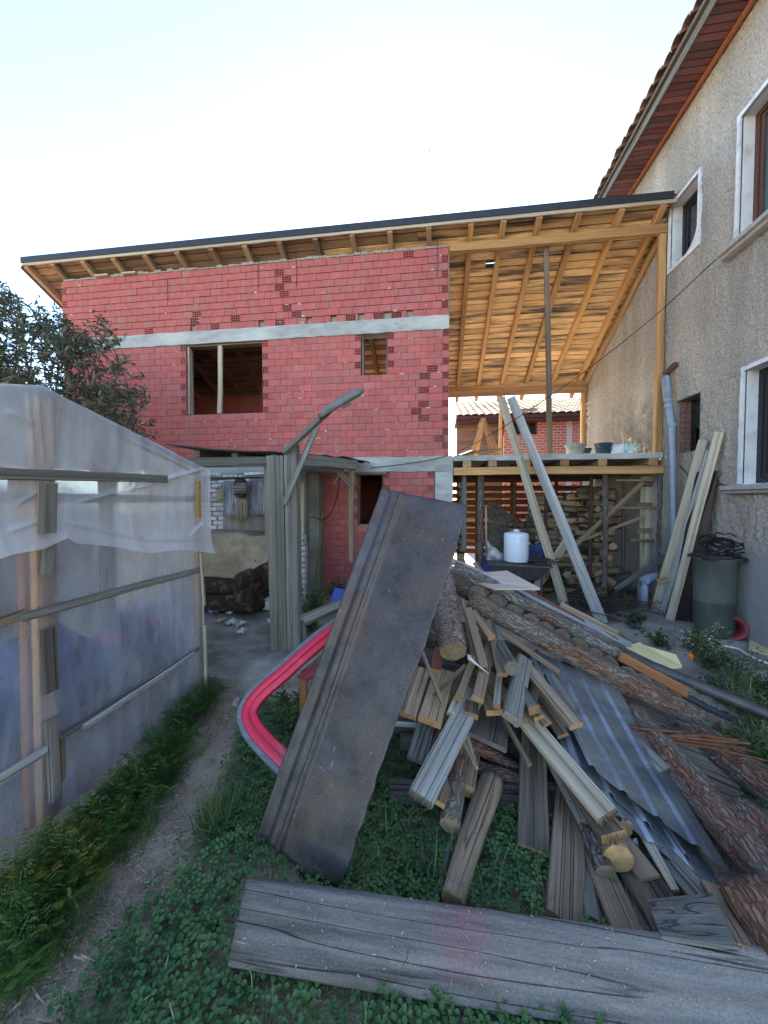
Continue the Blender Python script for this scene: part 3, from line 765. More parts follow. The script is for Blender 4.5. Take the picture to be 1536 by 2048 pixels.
# deck boards, seen from below in the open bay and along the eave
nb = 30; dl = (YR - YE) / nb
for i in range(nb):
    y = YE + dl * (i + .5)
    segs = [(XA, -4.6), (-4.6, -.35), (-.35, 3.98)] if i % 2 else [(XA, -6.4), (-6.4, -2.2), (-2.2, 1.19), (1.19, 3.98)]
    for (a, c) in segs:
        if gy0 - .02 < y < gy1 + .02 and a < gx1 < c + .3:
            if a < gx0: board('roof_board', (a, y, ry(y, rd + .016)), (gx0, y, ry(y, rd + .016)), dl * .96, .026, 'wood_roof', None, rf, up=nrm, warp=.002)
            board('roof_board', (gx1, y, ry(y, rd + .016)), (c, y, ry(y, rd + .016)), dl * .96, .026, 'wood_roof', None, rf, up=nrm, warp=.002)
            continue
        board('roof_board', (a + .002, y, ry(y, rd + .016)), (c - .002, y, ry(y, rd + .016)), dl * R.uniform(.985, .998), .026, 'wood_roof' if c > .5 else 'wood_eave_shaded', None, rf, up=nrm, warp=.002)
# verge board at the left end, front wall plate over the brickwork
board('verge_board', (XA - .012, YE, ry(YE, .08)), (XA - .012, YR, ry(YR, .08)), .02, .2, 'wood_tan', None, rf)
board('wall_plate', (XL, FY + .14, ZT + .022), (XR, FY + .14, ZT + .022), .16, .04, 'wood_tan', None, bld)
for x in (-7.2, -6.55): board('packing_block', (x, FY - .03, ZT + .02), (x + .32, FY - .03, ZT + .02), .09, .035, 'wood_pale', None, bld)
mt = MB()
for i in range(60):        # mortar bedding squeezed out under the plate
    x = XL + .05 + i * (XR - XL - .1) / 60
    mt.box(x, x + .13, FY - .004 + R.uniform(-.006, .006), FY + .06, ZT - .002, ZT + .02 + R.uniform(0, .04))
tag(mt.build('mortar_bed', 'mortar', bld), kind='stuff')
# reinforcing bars hanging on the upper wall
for x, z0, z1 in ((-5.55, 6.25, 5.9), (-3.55, 6.55, 6.1), (-2.75, 6.6, 6.1), (.02, 6.6, 6.05)):
    MB().tube([(x, FY - .012, z0 + .2), (x + .01, FY - .014, (z0 + z1) / 2), (x, FY - .012, z1)], .005, 6).build('wire', 'rust_dark', bld)

# ================================================================== OPEN TIMBER BAY
bay = empty('timber_lean_to', (2, FY, 0), 'open timber bay between the brick building and the grey house, concrete deck on log joists', 'lean-to')
DX0, DX1 = .345, 3.985
dk = rough_box(DX0, DX1, FY - .04, ZL1 - .10, ZL1, 3.6, amp=.012)
dk.build('deck_slab', 'concrete', bay)
MB().box(DX0 + .02, DX1 - .005, FY + .05, YB + .1, ZL1 + .001, ZL1 + .006).build('deck_bounce_layer', 'concrete_pale', bay)  # pale layer added on the deck, out of sight, to bounce sunlight upward
board('front_plate', (.26, FY + .02, 6.57), (3.97, FY + .02, 6.57), .09, .15, 'wood_fresh', None, bay)
board('rear_plate', (.26, YB, roof_z(YB) - .08), (3.97, YB, roof_z(YB) - .08), .09, .15, 'wood_fresh', None, bay)
board('rear_plate', (.26, YB - .1, roof_z(YB) - .26), (3.97, YB - .1, roof_z(YB) - .26), .03, .13, 'wood_fresh', None, bay)
board('wall_rafter', (3.955, FY, roof_z(FY) - .04), (3.955, YB, roof_z(YB) - .04), .06, .14, 'wood_fresh', None, bay)
board('post', (3.92, FY + .03, ZL1), (3.92, FY + .03, 6.49), .10, .10, 'wood_fresh', None, bay, up=(0, -1, 0))
board('post', (3.92, YB, ZL1), (3.92, YB, roof_z(YB) - .16), .11, .11, 'wood_fresh', None, bay, up=(0, -1, 0))
board('post', (1.78, YB - .02, ZL1), (1.78, YB - .02, roof_z(YB) - .16), .08, .08, 'wood_fresh', None, bay, up=(0, -1, 0))
board('prop', at(1100, 908, Y=7.5), at(1092, 484, Y=7.42), .085, .07, 'wood_tan', None, bay, up=(0, -1, 0))
board('front_beam', (DX0, FY - .01, 2.39), (DX1, FY - .01, 2.39), .12, .14, 'wood_fresh', 'end_grain', bay)
for px_ in (934, 985, 1052, 1128, 1205, 1306):
    p = at(px_, 937, Y=FY - .04)
    board('joist', (p.x, FY - .05, 2.53), (p.x, YB, 2.53), .15, .125, 'wood_tan', 'end_grain', bay)
for x0, x1, y in ((.36, 1.9, 8.0), (1.9, 3.95, 8.3), (.36, 2.4, 9.1), (2.4, 3.95, 9.6)):
    board('cross_beam', (x0, y, 2.40), (x1, y, 2.40), .1, .1, 'wood_dark', None, bay)
form = MB()
for i in range(22):
    y = FY + .03 + i * .155
    form.box(.36, 3.98, y, y + .15, 2.592, 2.589 + .0)
bay_under = MB(); bay_under.box(.36, 3.97, FY + .02, YB, 2.594, 2.6)
for px_, yb, m, r in ((918, 1160, 'rust_dark', .028), (1092, 1200, 'rust_dark', .030), (1182, 1195, 'rust_dark', .032), (1248, 1190, 'steel_dark', .026), (1030, 1150, 'rust_dark', .028)):
    yy = 7.75 + .25 * (px_ % 3)
    b = at(px_, 1000, Y=yy)
    MB().tube([(b.x, yy, .03), (b.x, yy, 1.35)], r * 1.25, 10).tube([(b.x, yy, 1.3), (b.x, yy, 2.32)], r, 10).tube([(b.x, yy, 1.28), (b.x, yy, 1.36)], r * 1.6, 10) \
        .box(b.x - .06, b.x + .06, yy - .06, yy + .06, 2.31, 2.325).build('steel_prop', m, bay, smooth=False)
log('post', at(961, 1190, Y=7.36), at(961, 948, Y=7.36), .065, .06, 'bark_grey', parent=bay)
log('post', at(1208, 1205, Y=7.3), at(1212, 946, Y=7.3), .045, .045, 'bark_grey', parent=bay)
log('post', at(1322, 1150, Y=7.3), at(1318, 944, Y=7.3), .04, .04, 'bark_grey', parent=bay)
# ================================================================== GREY ROUGHCAST HOUSE ON THE RIGHT
WX = 4.0
hs = empty('roughcast_house', (WX, 6, 0), 'two-storey house with grey roughcast wall, white window reveals and red boarded eaves', 'house')
HY0, HY1, HZ = .6, 10.95, 8.18
HW = {'upper_small': (6.50, 7.19, 5.80, 6.86), 'upper_big': (4.0, 5.70, 5.27, 6.90), 'dark': (6.36, 6.92, 2.62, 3.49), 'lower_big': (3.9, 5.52, 2.06, 3.53)}
def house_wall():
    """relief of the roughcast is in the mesh; window openings are cut out"""
    st = .03
    ys = sorted(set([round(HY0 + i * .25, 4) for i in range(int((4.6 - HY0) / .25) + 1)] + [round(4.6 + i * st, 4) for i in range(int((10.9 - 4.6) / st) + 1)] + [HY1 - .001] + [v for w in HW.values() for v in w[:2]]))
    zs = sorted(set([round(i * st, 4) for i in range(int(HZ / st) + 1)] + [HZ] + [v for w in HW.values() for v in w[2:]]))
    ys = [y for i, y in enumerate(ys) if i == 0 or y - ys[i-1] > .006 or any(abs(y - v) < 1e-6 for w in HW.values() for v in w[:2])]
    b = MB(); nzs = len(zs)
    edges_y = {v for w in HW.values() for v in w[:2]}; edges_z = {v for w in HW.values() for v in w[2:]}
    for y in ys:
        for z in zs:
            a = .020 if z > 1.15 + .1 * nz((y * 2, 0, 3)) else .006
            h = a * (nz((y * 17, z * 17, 1)) + .6 * nz((y * 34, z * 34, 5)))
            if y in edges_y and any(abs(y - v) < 1e-6 and w[2] - .03 < z < w[3] + .03 for w in HW.values() for v in w[:2]): h = 0
            b.v.append((WX - h, y, z))
    for i in range(len(ys) - 1):
        for j in range(nzs - 1):
            cy, cz = (ys[i] + ys[i+1]) / 2, (zs[j] + zs[j+1]) / 2
            if any(w[0] < cy < w[1] and w[2] < cz < w[3] for w in HW.values()): continue
            a = i * nzs + j
            b.f.append((a, a + nzs, a + nzs + 1, a + 1)); b.m.append(0)
    return b
m, nt, bs = nodes_of('roughcast')
N, L = nt.nodes, nt.links
tc = N.new('ShaderNodeTexCoord')
n1 = N.new('ShaderNodeTexNoise'); n1.inputs['Scale'].default_value = 34; n1.inputs['Detail'].default_value = 5; L.new(tc.outputs['Object'], n1.inputs['Vector'])
r1 = N.new('ShaderNodeValToRGB'); r1.color_ramp.elements[0].position = .3; r1.color_ramp.elements[0].color = (.255, .225, .19, 1); r1.color_ramp.elements[1].position = .62; r1.color_ramp.elements[1].color = (.475, .42, .36, 1)
L.new(n1.outputs['Fac'], r1.inputs[0])
n2 = N.new('ShaderNodeTexNoise'); n2.inputs['Scale'].default_value = .8; n2.inputs['Detail'].default_value = 5; L.new(tc.outputs['Object'], n2.inputs['Vector'])
r2 = N.new('ShaderNodeMapRange'); r2.inputs[1].default_value = .35; r2.inputs[2].default_value = .7; r2.inputs[3].default_value = .84; r2.inputs[4].default_value = 1.08; L.new(n2.outputs['Fac'], r2.inputs[0])
hv = N.new('ShaderNodeHueSaturation'); L.new(r2.outputs[0], hv.inputs['Value']); L.new(r1.outputs[0], hv.inputs['Color'])
# soot and damp on the wall above the deck, and the grey cement skirting at the foot
sx = N.new('ShaderNodeSeparateXYZ'); L.new(tc.outputs['Object'], sx.inputs[0])
n3 = N.new('ShaderNodeTexNoise'); n3.inputs['Scale'].default_value = 3.5; n3.inputs['Detail'].default_value = 7; L.new(tc.outputs['Object'], n3.inputs['Vector'])
def band(sock, lo, hi, amp):
    a = N.new('ShaderNodeMath'); a.operation = 'MULTIPLY_ADD'; a.inputs[1].default_value = amp; L.new(n3.outputs['Fac'], a.inputs[0]); L.new(sock, a.inputs[2])
    r = N.new('ShaderNodeMapRange'); r.inputs[1].default_value = lo; r.inputs[2].default_value = hi; L.new(a.outputs[0], r.inputs[0]); return r.outputs[0]
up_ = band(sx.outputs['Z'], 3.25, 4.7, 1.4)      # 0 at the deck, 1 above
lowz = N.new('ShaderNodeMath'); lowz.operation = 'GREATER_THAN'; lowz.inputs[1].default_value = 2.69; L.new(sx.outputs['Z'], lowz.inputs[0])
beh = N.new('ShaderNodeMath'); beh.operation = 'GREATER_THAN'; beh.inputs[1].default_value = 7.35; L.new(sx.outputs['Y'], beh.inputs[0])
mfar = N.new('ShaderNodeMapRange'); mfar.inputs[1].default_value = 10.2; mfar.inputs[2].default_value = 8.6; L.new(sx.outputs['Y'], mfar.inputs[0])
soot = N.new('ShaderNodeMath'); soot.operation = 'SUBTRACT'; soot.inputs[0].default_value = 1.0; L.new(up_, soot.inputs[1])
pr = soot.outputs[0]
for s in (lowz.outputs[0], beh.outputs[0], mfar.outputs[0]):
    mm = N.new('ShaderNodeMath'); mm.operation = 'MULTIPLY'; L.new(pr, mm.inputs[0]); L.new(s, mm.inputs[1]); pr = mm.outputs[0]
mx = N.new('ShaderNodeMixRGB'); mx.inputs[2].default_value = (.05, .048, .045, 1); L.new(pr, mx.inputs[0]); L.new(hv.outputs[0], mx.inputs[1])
sk = band(sx.outputs['Z'], 1.55, 1.75, .9)
sk2 = N.new('ShaderNodeMath'); sk2.operation = 'SUBTRACT'; sk2.inputs[0].default_value = 1.0; L.new(sk, sk2.inputs[1])
mx2 = N.new('ShaderNodeMixRGB'); mx2.inputs[2].default_value = (.25, .255, .25, 1); L.new(sk2.outputs[0], mx2.inputs[0]); L.new(mx.outputs[0], mx2.inputs[1])
mp5 = N.new('ShaderNodeMapping'); mp5.inputs['Scale'].default_value = (1, 2.6, .35); L.new(tc.outputs['Object'], mp5.inputs[0])
n5 = N.new('ShaderNodeTexNoise'); n5.inputs['Scale'].default_value = 1.0; n5.inputs['Detail'].default_value = 6; L.new(mp5.outputs[0], n5.inputs['Vector'])
r5 = N.new('ShaderNodeMapRange'); r5.inputs[1].default_value = .38; r5.inputs[2].default_value = .62; r5.inputs[3].default_value = .86; r5.inputs[4].default_value = 1.05; L.new(n5.outputs['Fac'], r5.inputs[0])
h5 = N.new('ShaderNodeHueSaturation'); L.new(r5.outputs[0], h5.inputs['Value']); L.new(mx2.outputs[0], h5.inputs['Color'])
L.new(h5.outputs[0], bs.inputs['Base Color']); bs.inputs['Roughness'].default_value = .95; bs.inputs['Specular IOR Level'].default_value = .15
bp = N.new('ShaderNodeBump'); bp.inputs['Strength'].default_value = .7; bp.inputs['Distance'].default_value = .02
n4 = N.new('ShaderNodeTexNoise'); n4.inputs['Scale'].default_value = 60; n4.inputs['Detail'].default_value = 4; L.new(tc.outputs['Object'], n4.inputs['Vector'])
L.new(n4.outputs['Fac'], bp.inputs['Height']); L.new(bp.outputs[0], bs.inputs['Normal'])
MATS['roughcast'] = m
house_wall().build('wall', 'roughcast', hs, smooth=True, fix=False)
# body behind the skin so that nothing shines through: back of the wall, roof slab
bk = MB()
bk.box(WX + .42, WX + 7, HY0, HY1, 0, HZ); bk.box(WX + .03, WX + .42, HY0 - .2, HY0, 0, HZ); bk.box(WX + .03, WX + .42, HY1, HY1 + .2, 0, HZ)
bk.build('inner_wall', 'dark_void', hs)
def reveal(w, mt, d=.22, sill=True):
    y0, y1, z0, z1 = w; b = MB(); t = .02
    b.box(WX - .004, WX + d, y0 - t, y0, z0, z1, 0); b.box(WX - .004, WX + d, y1, y1 + t, z0, z1, 0)
    b.box(WX - .004, WX + d, y0 - t, y1 + t, z1, z1 + t, 0)
    if sill: b.box(WX - .004, WX + d, y0 - t, y1 + t, z0 - t, z0, 0)
    return b
def surround(w, wd=.06, mt='plaster_white', parent=None, bottom=True):
    """painted band round the opening, hand-trowelled so its outer edge wanders"""
    y0, y1, z0, z1 = w; b = MB()
    def strip(p, q, o, n=18):
        vs = []
        for i in range(n + 1):
            u = i / n; c = (p[0] + (q[0] - p[0]) * u, p[1] + (q[1] - p[1]) * u); k = wd * (1 + .25 * nz((c[0] * 9, c[1] * 9, 1)))
            vs += [(WX - .030, c[0], c[1]), (WX - .030, c[0] + o[0] * k, c[1] + o[1] * k), (WX + .01, c[0] + o[0] * k, c[1] + o[1] * k), (WX + .01, c[0], c[1])]
        fs = [(4*i + j, 4*i + 4 + j, 4*i + 4 + (j+1) % 4, 4*i + (j+1) % 4) for i in range(n) for j in range(4)] + [(0, 1, 2, 3), tuple(4*n + j for j in (3, 2, 1, 0))]
        b.add(vs, fs)
    strip((y1, z0), (y1, z1 + wd), (1, 0)); strip((y0, z0), (y0, z1 + wd), (-1, 0)); strip((y0, z1), (y1, z1), (0, 1))
    if bottom: strip((y0 - wd, z0), (y1 + wd, z0), (0, -1))
    return b.build('surround', mt, parent)
def window(w, frame_m, pane_m, d=.2, sill=True, bars=1, sur=.055, bottom=False, sill_out=.16):
    y0, y1, z0, z1 = w
    fr = MB(); t = .07; x0, x1 = WX + d - .05, WX + d + .01
    fr.box(x0, x1, y0, y0 + t, z0, z1); fr.box(x0, x1, y1 - t, y1, z0, z1); fr.box(x0, x1, y0 + t, y1 - t, z1 - t, z1); fr.box(x0, x1, y0 + t, y1 - t, z0, z0 + t)
    for i in range(bars):
        yc = y0 + (y1 - y0) * (i + 1) / (bars + 1); fr.box(x0, x1, yc - t * .6, yc + t * .6, z0 + t, z1 - t)
    for i in range(bars + 1):     # sashes
        a = y0 + t + (y1 - y0 - t) * i / (bars + 1) + .01; c = y0 + (y1 - y0) * (i + 1) / (bars + 1) - t * .6 - .01
        if i == bars: c = y1 - t - .01
        s = .05
        for q in ((a, a + s, z0 + t + .01, z1 - t - .01), (c - s, c, z0 + t + .01, z1 - t - .01), (a + s, c - s, z1 - t - s - .01, z1 - t - .01), (a + s, c - s, z0 + t + .01, z0 + t + s + .01)):
            fr.box(x0 + .012, x1 + .012, *q)
    f = fr.build('window', frame_m, hs)
    pn = MB(); pn.box(x1 - .028, x1 - .022, y0 + t + .02, y1 - t - .02, z0 + t + .02, z1 - t - .02); pn.build('pane', pane_m, f)
    reveal(w, None, d + .1).build('reveal', 'plaster_white', f)
    if sur: surround(w, sur, 'plaster_white', f, bottom)
    if sill:
        s = MB(); ya, yb = y0 - .2, y1 + .17
        prof = [(WX + .05, z0 - .005), (WX - sill_out, z0 - .02), (WX - sill_out, z0 - .075), (WX - sill_out + .045, z0 - .085), (WX - sill_out + .05, z0 - .12), (WX - sill_out + .10, z0 - .135), (WX + .05, z0 - .14)]
        s.prism([(x, ya, z) for x, z in prof], (0, yb - ya, 0)); s.build('sill', 'sill_stone', f)
    return f
window(HW['upper_big'], 'frame_brown', 'pane_teal', bars=2)
window(HW['lower_big'], 'frame_dark', 'pane_dark', bars=2)
f2 = window(HW['upper_small'], 'frame_dark', 'pane_dark', d=.22, sill=False, bars=0, sur=.05, bottom=True)
# the small one has a rounded lower corner: plaster fillet in the opening
fl = MB(); y0, y1, z0, z1 = HW['upper_small']; r = .32
pts = [(WX - .028, y0 - .0, z0)] + [(WX - .028, y0 + r - r * math.sin(a * math.pi / 16), z0 + r - r * math.cos(a * math.pi / 16)) for a in range(9)]
pts = [(p[0], p[1], p[2]) for p in pts]
fl.prism(pts, (.05, 0, 0)); fl.build('corner_fillet', 'plaster_white', f2)
# dark service opening: bare hollow-brick jamb, torn sheet inside
y0, y1, z0, z1 = HW['dark']
op = reveal(HW['dark'], None, .30).build('opening', 'plaster_grey', hs)
for k in range(5):
    me = hollow_block(.16, 2, 2, h=.15).mesh('hollow_brick', CL[1], fix=False)
    o = bpy.data.objects.new('hollow_brick', me)
    link(o, Matrix.Translation((WX + .04, y1 - .028, z0 + .02 + k * .17)) @ Matrix.Rotation(0, 4, 'Z'), op)
tb = MB()
pts = [(y0 + .01, z1 - .03), (y1 - .06, z1 - .03), (y1 - .06, z1 - .42), (y1 - .2, z1 - .50), (y0 + .28, z1 - .36), (y0 + .2, z1 - .44), (y0 + .14, z1 - .30), (y0 + .06, z1 - .38), (y0 + .01, z1 - .33)]
tb.prism([(WX + .20, y, z) for y, z in pts], (.006, 0, 0)); tb.build('torn_sheet', 'tar_sheet', op)
fr = MB()
for q in ((y0, y0 + .05, z0, z1), (y1 - .05, y1, z0, z1), (y0, y1, z0, z0 + .05)): fr.box(WX + .21, WX + .26, *q)
fr.build('frame', 'frame_dark', op)

# eaves: stained tongue boards, trim at the wall, grey fascia, row of tiles
XO = WX - .50
ez = HZ
sb = MB(); sb.box(XO + .04, WX + .5, HY0 - .5, HY1 + .5, ez + .035, ez + .06); sb.build('eaves_deck', 'wood_dark', hs)
yy = 3.4; i = 0
while yy < 11.35:
    wd = .098
    board('soffit_board', (XO + .02, yy + wd / 2, ez + .016 + R.uniform(-.004, .004)), (WX - .005, yy + wd / 2, ez + .016 + R.uniform(-.004, .004)), wd - .006, .022, 'soffit_red', None, hs, warp=.002)
    yy += wd + .004
bo = MB(); bo.box(XO + .02, WX - .005, HY0 - .5, 3.38, ez + .005, ez + .03); bo.build('soffit', 'soffit_red', hs)
board('wall_trim', (WX - .05, HY0 - .5, ez - .02), (WX - .05, 11.4, ez - .02), .05, .05, 'trim_orange', None, hs, warp=.004)
board('fascia_board', (XO, HY0 - .5, ez + .06), (XO, 11.4, ez + .06), .025, .16, 'wood_grey', None, hs, warp=.006)
board('fascia_board', (XO - .04, HY0 - .5, ez + .15), (XO - .04, 11.4, ez + .15), .05, .07, 'wood_dark', None, hs, warp=.006)
tl = MB()
def tile(b, x0, yc, z0, slope, L=.42, wd=.21, mi=0):
    n = 6; vs = []
    for u in (0, 1):
        for j in range(n + 1):
            a = math.pi * j / n
            vs.append((x0 + L * u, yc - wd * .5 * math.cos(a) * 1.05, z0 + slope * L * u + .07 * math.sin(a)))
    for u in (0, 1):
        for j in range(n + 1):
            a = math.pi * j / n
            vs.append((x0 + L * u, yc - wd * .5 * math.cos(a) * .93, z0 + slope * L * u + .07 * math.sin(a) - .018))
    m_ = n + 1; fs = []
    for j in range(n):
        fs += [(j, j + 1, m_ + j + 1, m_ + j), (2*m_ + j, 3*m_ + j, 3*m_ + j + 1, 2*m_ + j + 1), (j, 2*m_ + j, 2*m_ + j + 1, j + 1)]
    b.add(vs, fs, mi)
tm = MB(); tile(tm, 0, 0, 0, .42); TME = [tm.mesh('tile', c, fix=False) for c in ('tile_clay', 'tile_clay')]
yy = 2.2
while yy < 11.4:
    link(bpy.data.objects.new('tile', TME[0]), Matrix.Translation((XO - .13 + R.uniform(-.02, .02), yy, ez + .20 + R.uniform(-.006, .006))), hs)
    yy += .215
rs = MB(); rs.prism([(XO - .02, HY0 - .5, ez + .19), (WX + 4, HY0 - .5, ez + 2.0), (WX + 4, HY0 - .5, ez + 2.05), (XO - .02, HY0 - .5, ez + .25)], (0, 11.3, 0)); rs.build('roof_slope', 'tile_clay', hs)

# grey drain: stub out of the wall, elbow, sleeve, long downpipe
dp = empty('drainpipe', (3.86, 7.05, 0), 'grey plastic downpipe with sooty elbow running down the roughcast wall', 'pipe')
a = at(1350, 730, X=3.98); b0 = at(1332, 752, X=3.86); b1 = at(1336, 800, X=3.85); b2 = at(1345, 850, X=3.85); b3 = at(1347, 1090, X=3.85)
MB().tube([a + Vector((.06, 0, 0)), a, (a + b0) / 2 + Vector((-.02, 0, .0)), b0 + Vector((0, 0, .02))], [.055, .055, .05, .055], 14).build('stub', 'rust_dark', dp, smooth=True)
MB().tube([b0 + Vector((0, -.02, .04)), b0 + Vector((0, 0, -.02)), b1], [.062, .066, .066], 16).build('elbow', 'pvc_grey', dp, smooth=True)
MB().tube([b1 + Vector((0, 0, .02)), b2, b3, Vector((b3.x, b3.y, .05))], [.057, .057, .057, .057], 16).build('pipe', 'pvc_grey', dp, smooth=True)
for p_, k in ((b1, 0), (b1 + (b2 - b1) * .25, 1), (b2, 2)):
    MB().tube([p_ + Vector((0, 0, .022)), p_ - Vector((0, 0, .022))], .066, 16).build('collar', 'pvc_grey', dp)
db = empty('drain_elbow', at(1290, 1190, Z=.03), 'short blue-grey drain elbow rising from the ground by the firewood', 'pipe')
e0 = at(1287, 1195, D=6.3); e1 = at(1285, 1172, D=6.3); e2 = at(1296, 1158, D=6.3); e3 = at(1330, 1153, D=6.35)
e0.z = 0
MB().tube([e0, e1, (e1 + e2) / 2 + Vector((-.015, 0, .015)), e2, e3], .075, 16).build('pipe_body', 'pvc_grey', db, smooth=True)
MB().tube([e2 + (e3 - e2) * .25, e2 + (e3 - e2) * .45], .086, 16).build('collar', 'pvc_grey', db)

# ================================================================== HOUSE BEYOND (seen through the open bay)
nb_ = empty('tiled_house', (4, 16.5, 0), 'low red-brick house with a pale tiled roof, seen through the open timber bay', 'house')
NY = 16.0
def nat(x, y): return at(x, y, Y=NY)
gx = nat(914, 860).x
wb = MB(); wx0, wx1 = nat(1030, 0).x, nat(1086, 0).x; wz0, wz1 = nat(0, 893).z, nat(0, 850).z
zt = nat(1000, 842).z
for (x0, x1, z0, z1) in ((gx + 1.9, wx0, 0, zt), (wx1, 12, 0, zt), (wx0, wx1, 0, wz0), (wx0, wx1, wz1, zt)): wb.box(x0, x1, NY, NY + .3, z0, z1)
m, nt, bs = nodes_of('brick_courses')
N, L = nt.nodes, nt.links
tc = N.new('ShaderNodeTexCoord'); mp = N.new('ShaderNodeMapping'); mp.inputs['Rotation'].default_value = (math.pi / 2, 0, 0)
L.new(tc.outputs['Object'], mp.inputs[0]); bt = N.new('ShaderNodeTexBrick'); L.new(mp.outputs[0], bt.inputs['Vector'])
bt.inputs['Color1'].default_value = (.50, .14, .09, 1); bt.inputs['Color2'].default_value = (.40, .10, .065, 1); bt.inputs['Mortar'].default_value = (.5, .42, .36, 1)
bt.inputs['Scale'].default_value = 1; bt.inputs['Brick Width'].default_value = .27; bt.inputs['Row Height'].default_value = .11; bt.inputs['Mortar Size'].default_value = .014
L.new(bt.outputs['Color'], bs.inputs['Base Color']); bs.inputs['Roughness'].default_value = .9
MATS['brick_courses'] = m
wb.build('wall', 'brick_courses', nb_)
bb = MB(); bb.box(gx + .0, gx + 1.88, NY + .1, NY + .3, 0, zt); bb.build('timber_wall', 'wood_tan', nb_)
lt = MB(); lt.box(gx + 1.9, 12, NY - .03, NY + .28, zt, zt + .35); lt.box(nat(1146, 0).x, nat(1158, 0).x, NY - .03, NY + .1, 0, zt - .004); lt.build('concrete_band', 'mortar_pale', nb_)
wf = MB(); t = .06
for q in ((wx0, wx0 + t, wz0, wz1), (wx1 - t, wx1, wz0, wz1), (wx0, wx1, wz1 - t, wz1), (wx0, wx1, wz0, wz0 + t), (wx0 + .7, wx0 + .76, wz0, wz1)): wf.box(q[0], q[1], NY + .1, NY + .17, q[2], q[3])
wfo = wf.build('window', 'frame_brown', nb_)
MB().box(wx0, wx1, NY + .18, NY + .19, wz0, wz1).build('pane', 'pane_dark', wfo)
ezn = nat(1000, 834).z; ye = NY - .45
EL = at(912, 836, Y=ye).x
ff = MB(); ff.box(EL, 12, ye - .02, ye + .04, ezn - .14, ezn - .02); ff.box(EL, 12, ye + .05, NY + 1, ezn - .25, ezn - .1); ff.build('eaves_board', 'rust_dark', nb_)
slope = .36
rb = MB(); rb.prism([(EL + .02, ye, ezn - .03), (EL + .02, ye + 5.2, ezn - .03 + 5.2 * slope), (EL + .02, ye + 5.2, ezn - .08 + 5.2 * slope), (EL + .02, ye, ezn - .08)], (12 - EL, 0, 0)); rb.build('roof_deck', 'wood_dark', nb_)
# roof tiles of the far house, course by course
tw, tlg = .30, .36
tq = MB()
def rtile(b):
    n = 5; vs = []
    for (y, zo) in ((0, .0), (tlg * 1.12, .0)):
        for j in range(n + 1):
            vs.append((tw * j / n, y, .045 * math.sin(math.pi * j / n) + .03 + y * slope - (.03 if y > 0 else 0)))
    for j in range(n + 1): vs.append((tw * j / n, 0, .045 * math.sin(math.pi * j / n) - .005))
    b.add(vs, [(j, j + 1, n + 2 + j, n + 1 + j) for j in range(n)] + [(2*n + 2 + j, 2*n + 3 + j, j + 1, j) for j in range(n)])
rtile(tq)
TMS = [tq.mesh('roof_tile', c, fix=False) for c in ('tile_light', 'tile_light', 'tile_clay')]
far = MB(); cnt = 0
for r_ in range(14):
    x = EL; 
    while x < 9.5:
        p = (x, ye - .04 + r_ * tlg, ezn + r_ * tlg * slope + R.uniform(-.006, .006))
        vis = 1.0 < x < 5.0 and r_ < 9 and cnt < 150
        pink = 1.6 < x < 2.9 and r_ > 4
        if vis:
            link(bpy.data.objects.new('roof_tile', TMS[2 if pink else R.choice((0, 1))]), Matrix.Translation(p), nb_); cnt += 1
        else:
            far.add([(a + p[0], b_ + p[1], c + p[2]) for a, b_, c in tq.v], tq.f)
        x += tw
tag(far.build('roof_tiles', 'tile_light', nb_), kind='stuff')
# ================================================================== FIREWOOD STORE UNDER THE DECK
FW = [log_mesh('firewood_piece', R.uniform(.32, .46), R.uniform(.055, .085), R.uniform(.055, .085), m_, 'firewood', rough=.16, n=n_, bend=.01, seed=i) for i, (m_, n_) in
      enumerate((('firewood', 4), ('firewood', 3), ('firewood', 5), ('bark_dark', 6), ('firewood', 4), ('bark_grey', 6)))]
nfw = 0
def fw(p, ax, label='split firewood stacked under the deck', group='firewood stacked under the deck'):
    global nfw
    M = frame_of(p, Vector(p) + Vector(ax), roll=R.uniform(0, 6.28))[0]
    me = FW[R.choice((0, 0, 1, 1, 2, 3, 4, 4, 5))]
    o = bpy.data.objects.new('firewood_piece', me); link(o, M); tag(o, label, 'firewood', group); nfw += 1
# three rough stacks: middle, right, and one deep in the corner
for (xa, xb, yy, zt, nx_) in ((2.12, 2.95, 8.55, 2.0, 7), (3.0, 3.55, 8.2, 2.05, 4), (1.75, 2.2, 8.9, 1.35, 4)):
    z = .08
    while z < zt:
        for i in range(nx_):
            x = xa + (xb - xa) * (i + .5) / nx_ + R.uniform(-.03, .03)
            cross = R.random() < .68
            if cross: fw((x - .17, yy - .02 + R.uniform(-.06, .06), z + R.uniform(-.02, .02)), (1, R.uniform(-.25, .25), R.uniform(-.12, .12)))
            else: fw((x, yy - .2 + R.uniform(-.06, .05), z + R.uniform(-.02, .02)), (R.uniform(-.25, .25), 1, R.uniform(-.1, .1)))
        z += .122
# tumbled pieces in front
for i in range(46):
    x = R.uniform(1.9, 3.5); y = R.uniform(7.45, 8.2); z = .06 + max(0, (y - 7.5)) * .55 * R.random()
    fw((x, y, z), (R.uniform(-1, 1), R.uniform(-.6, .6), R.uniform(-.5, .5)), 'loose split firewood tumbled in front of the stacks', 'loose firewood on the ground under the deck')
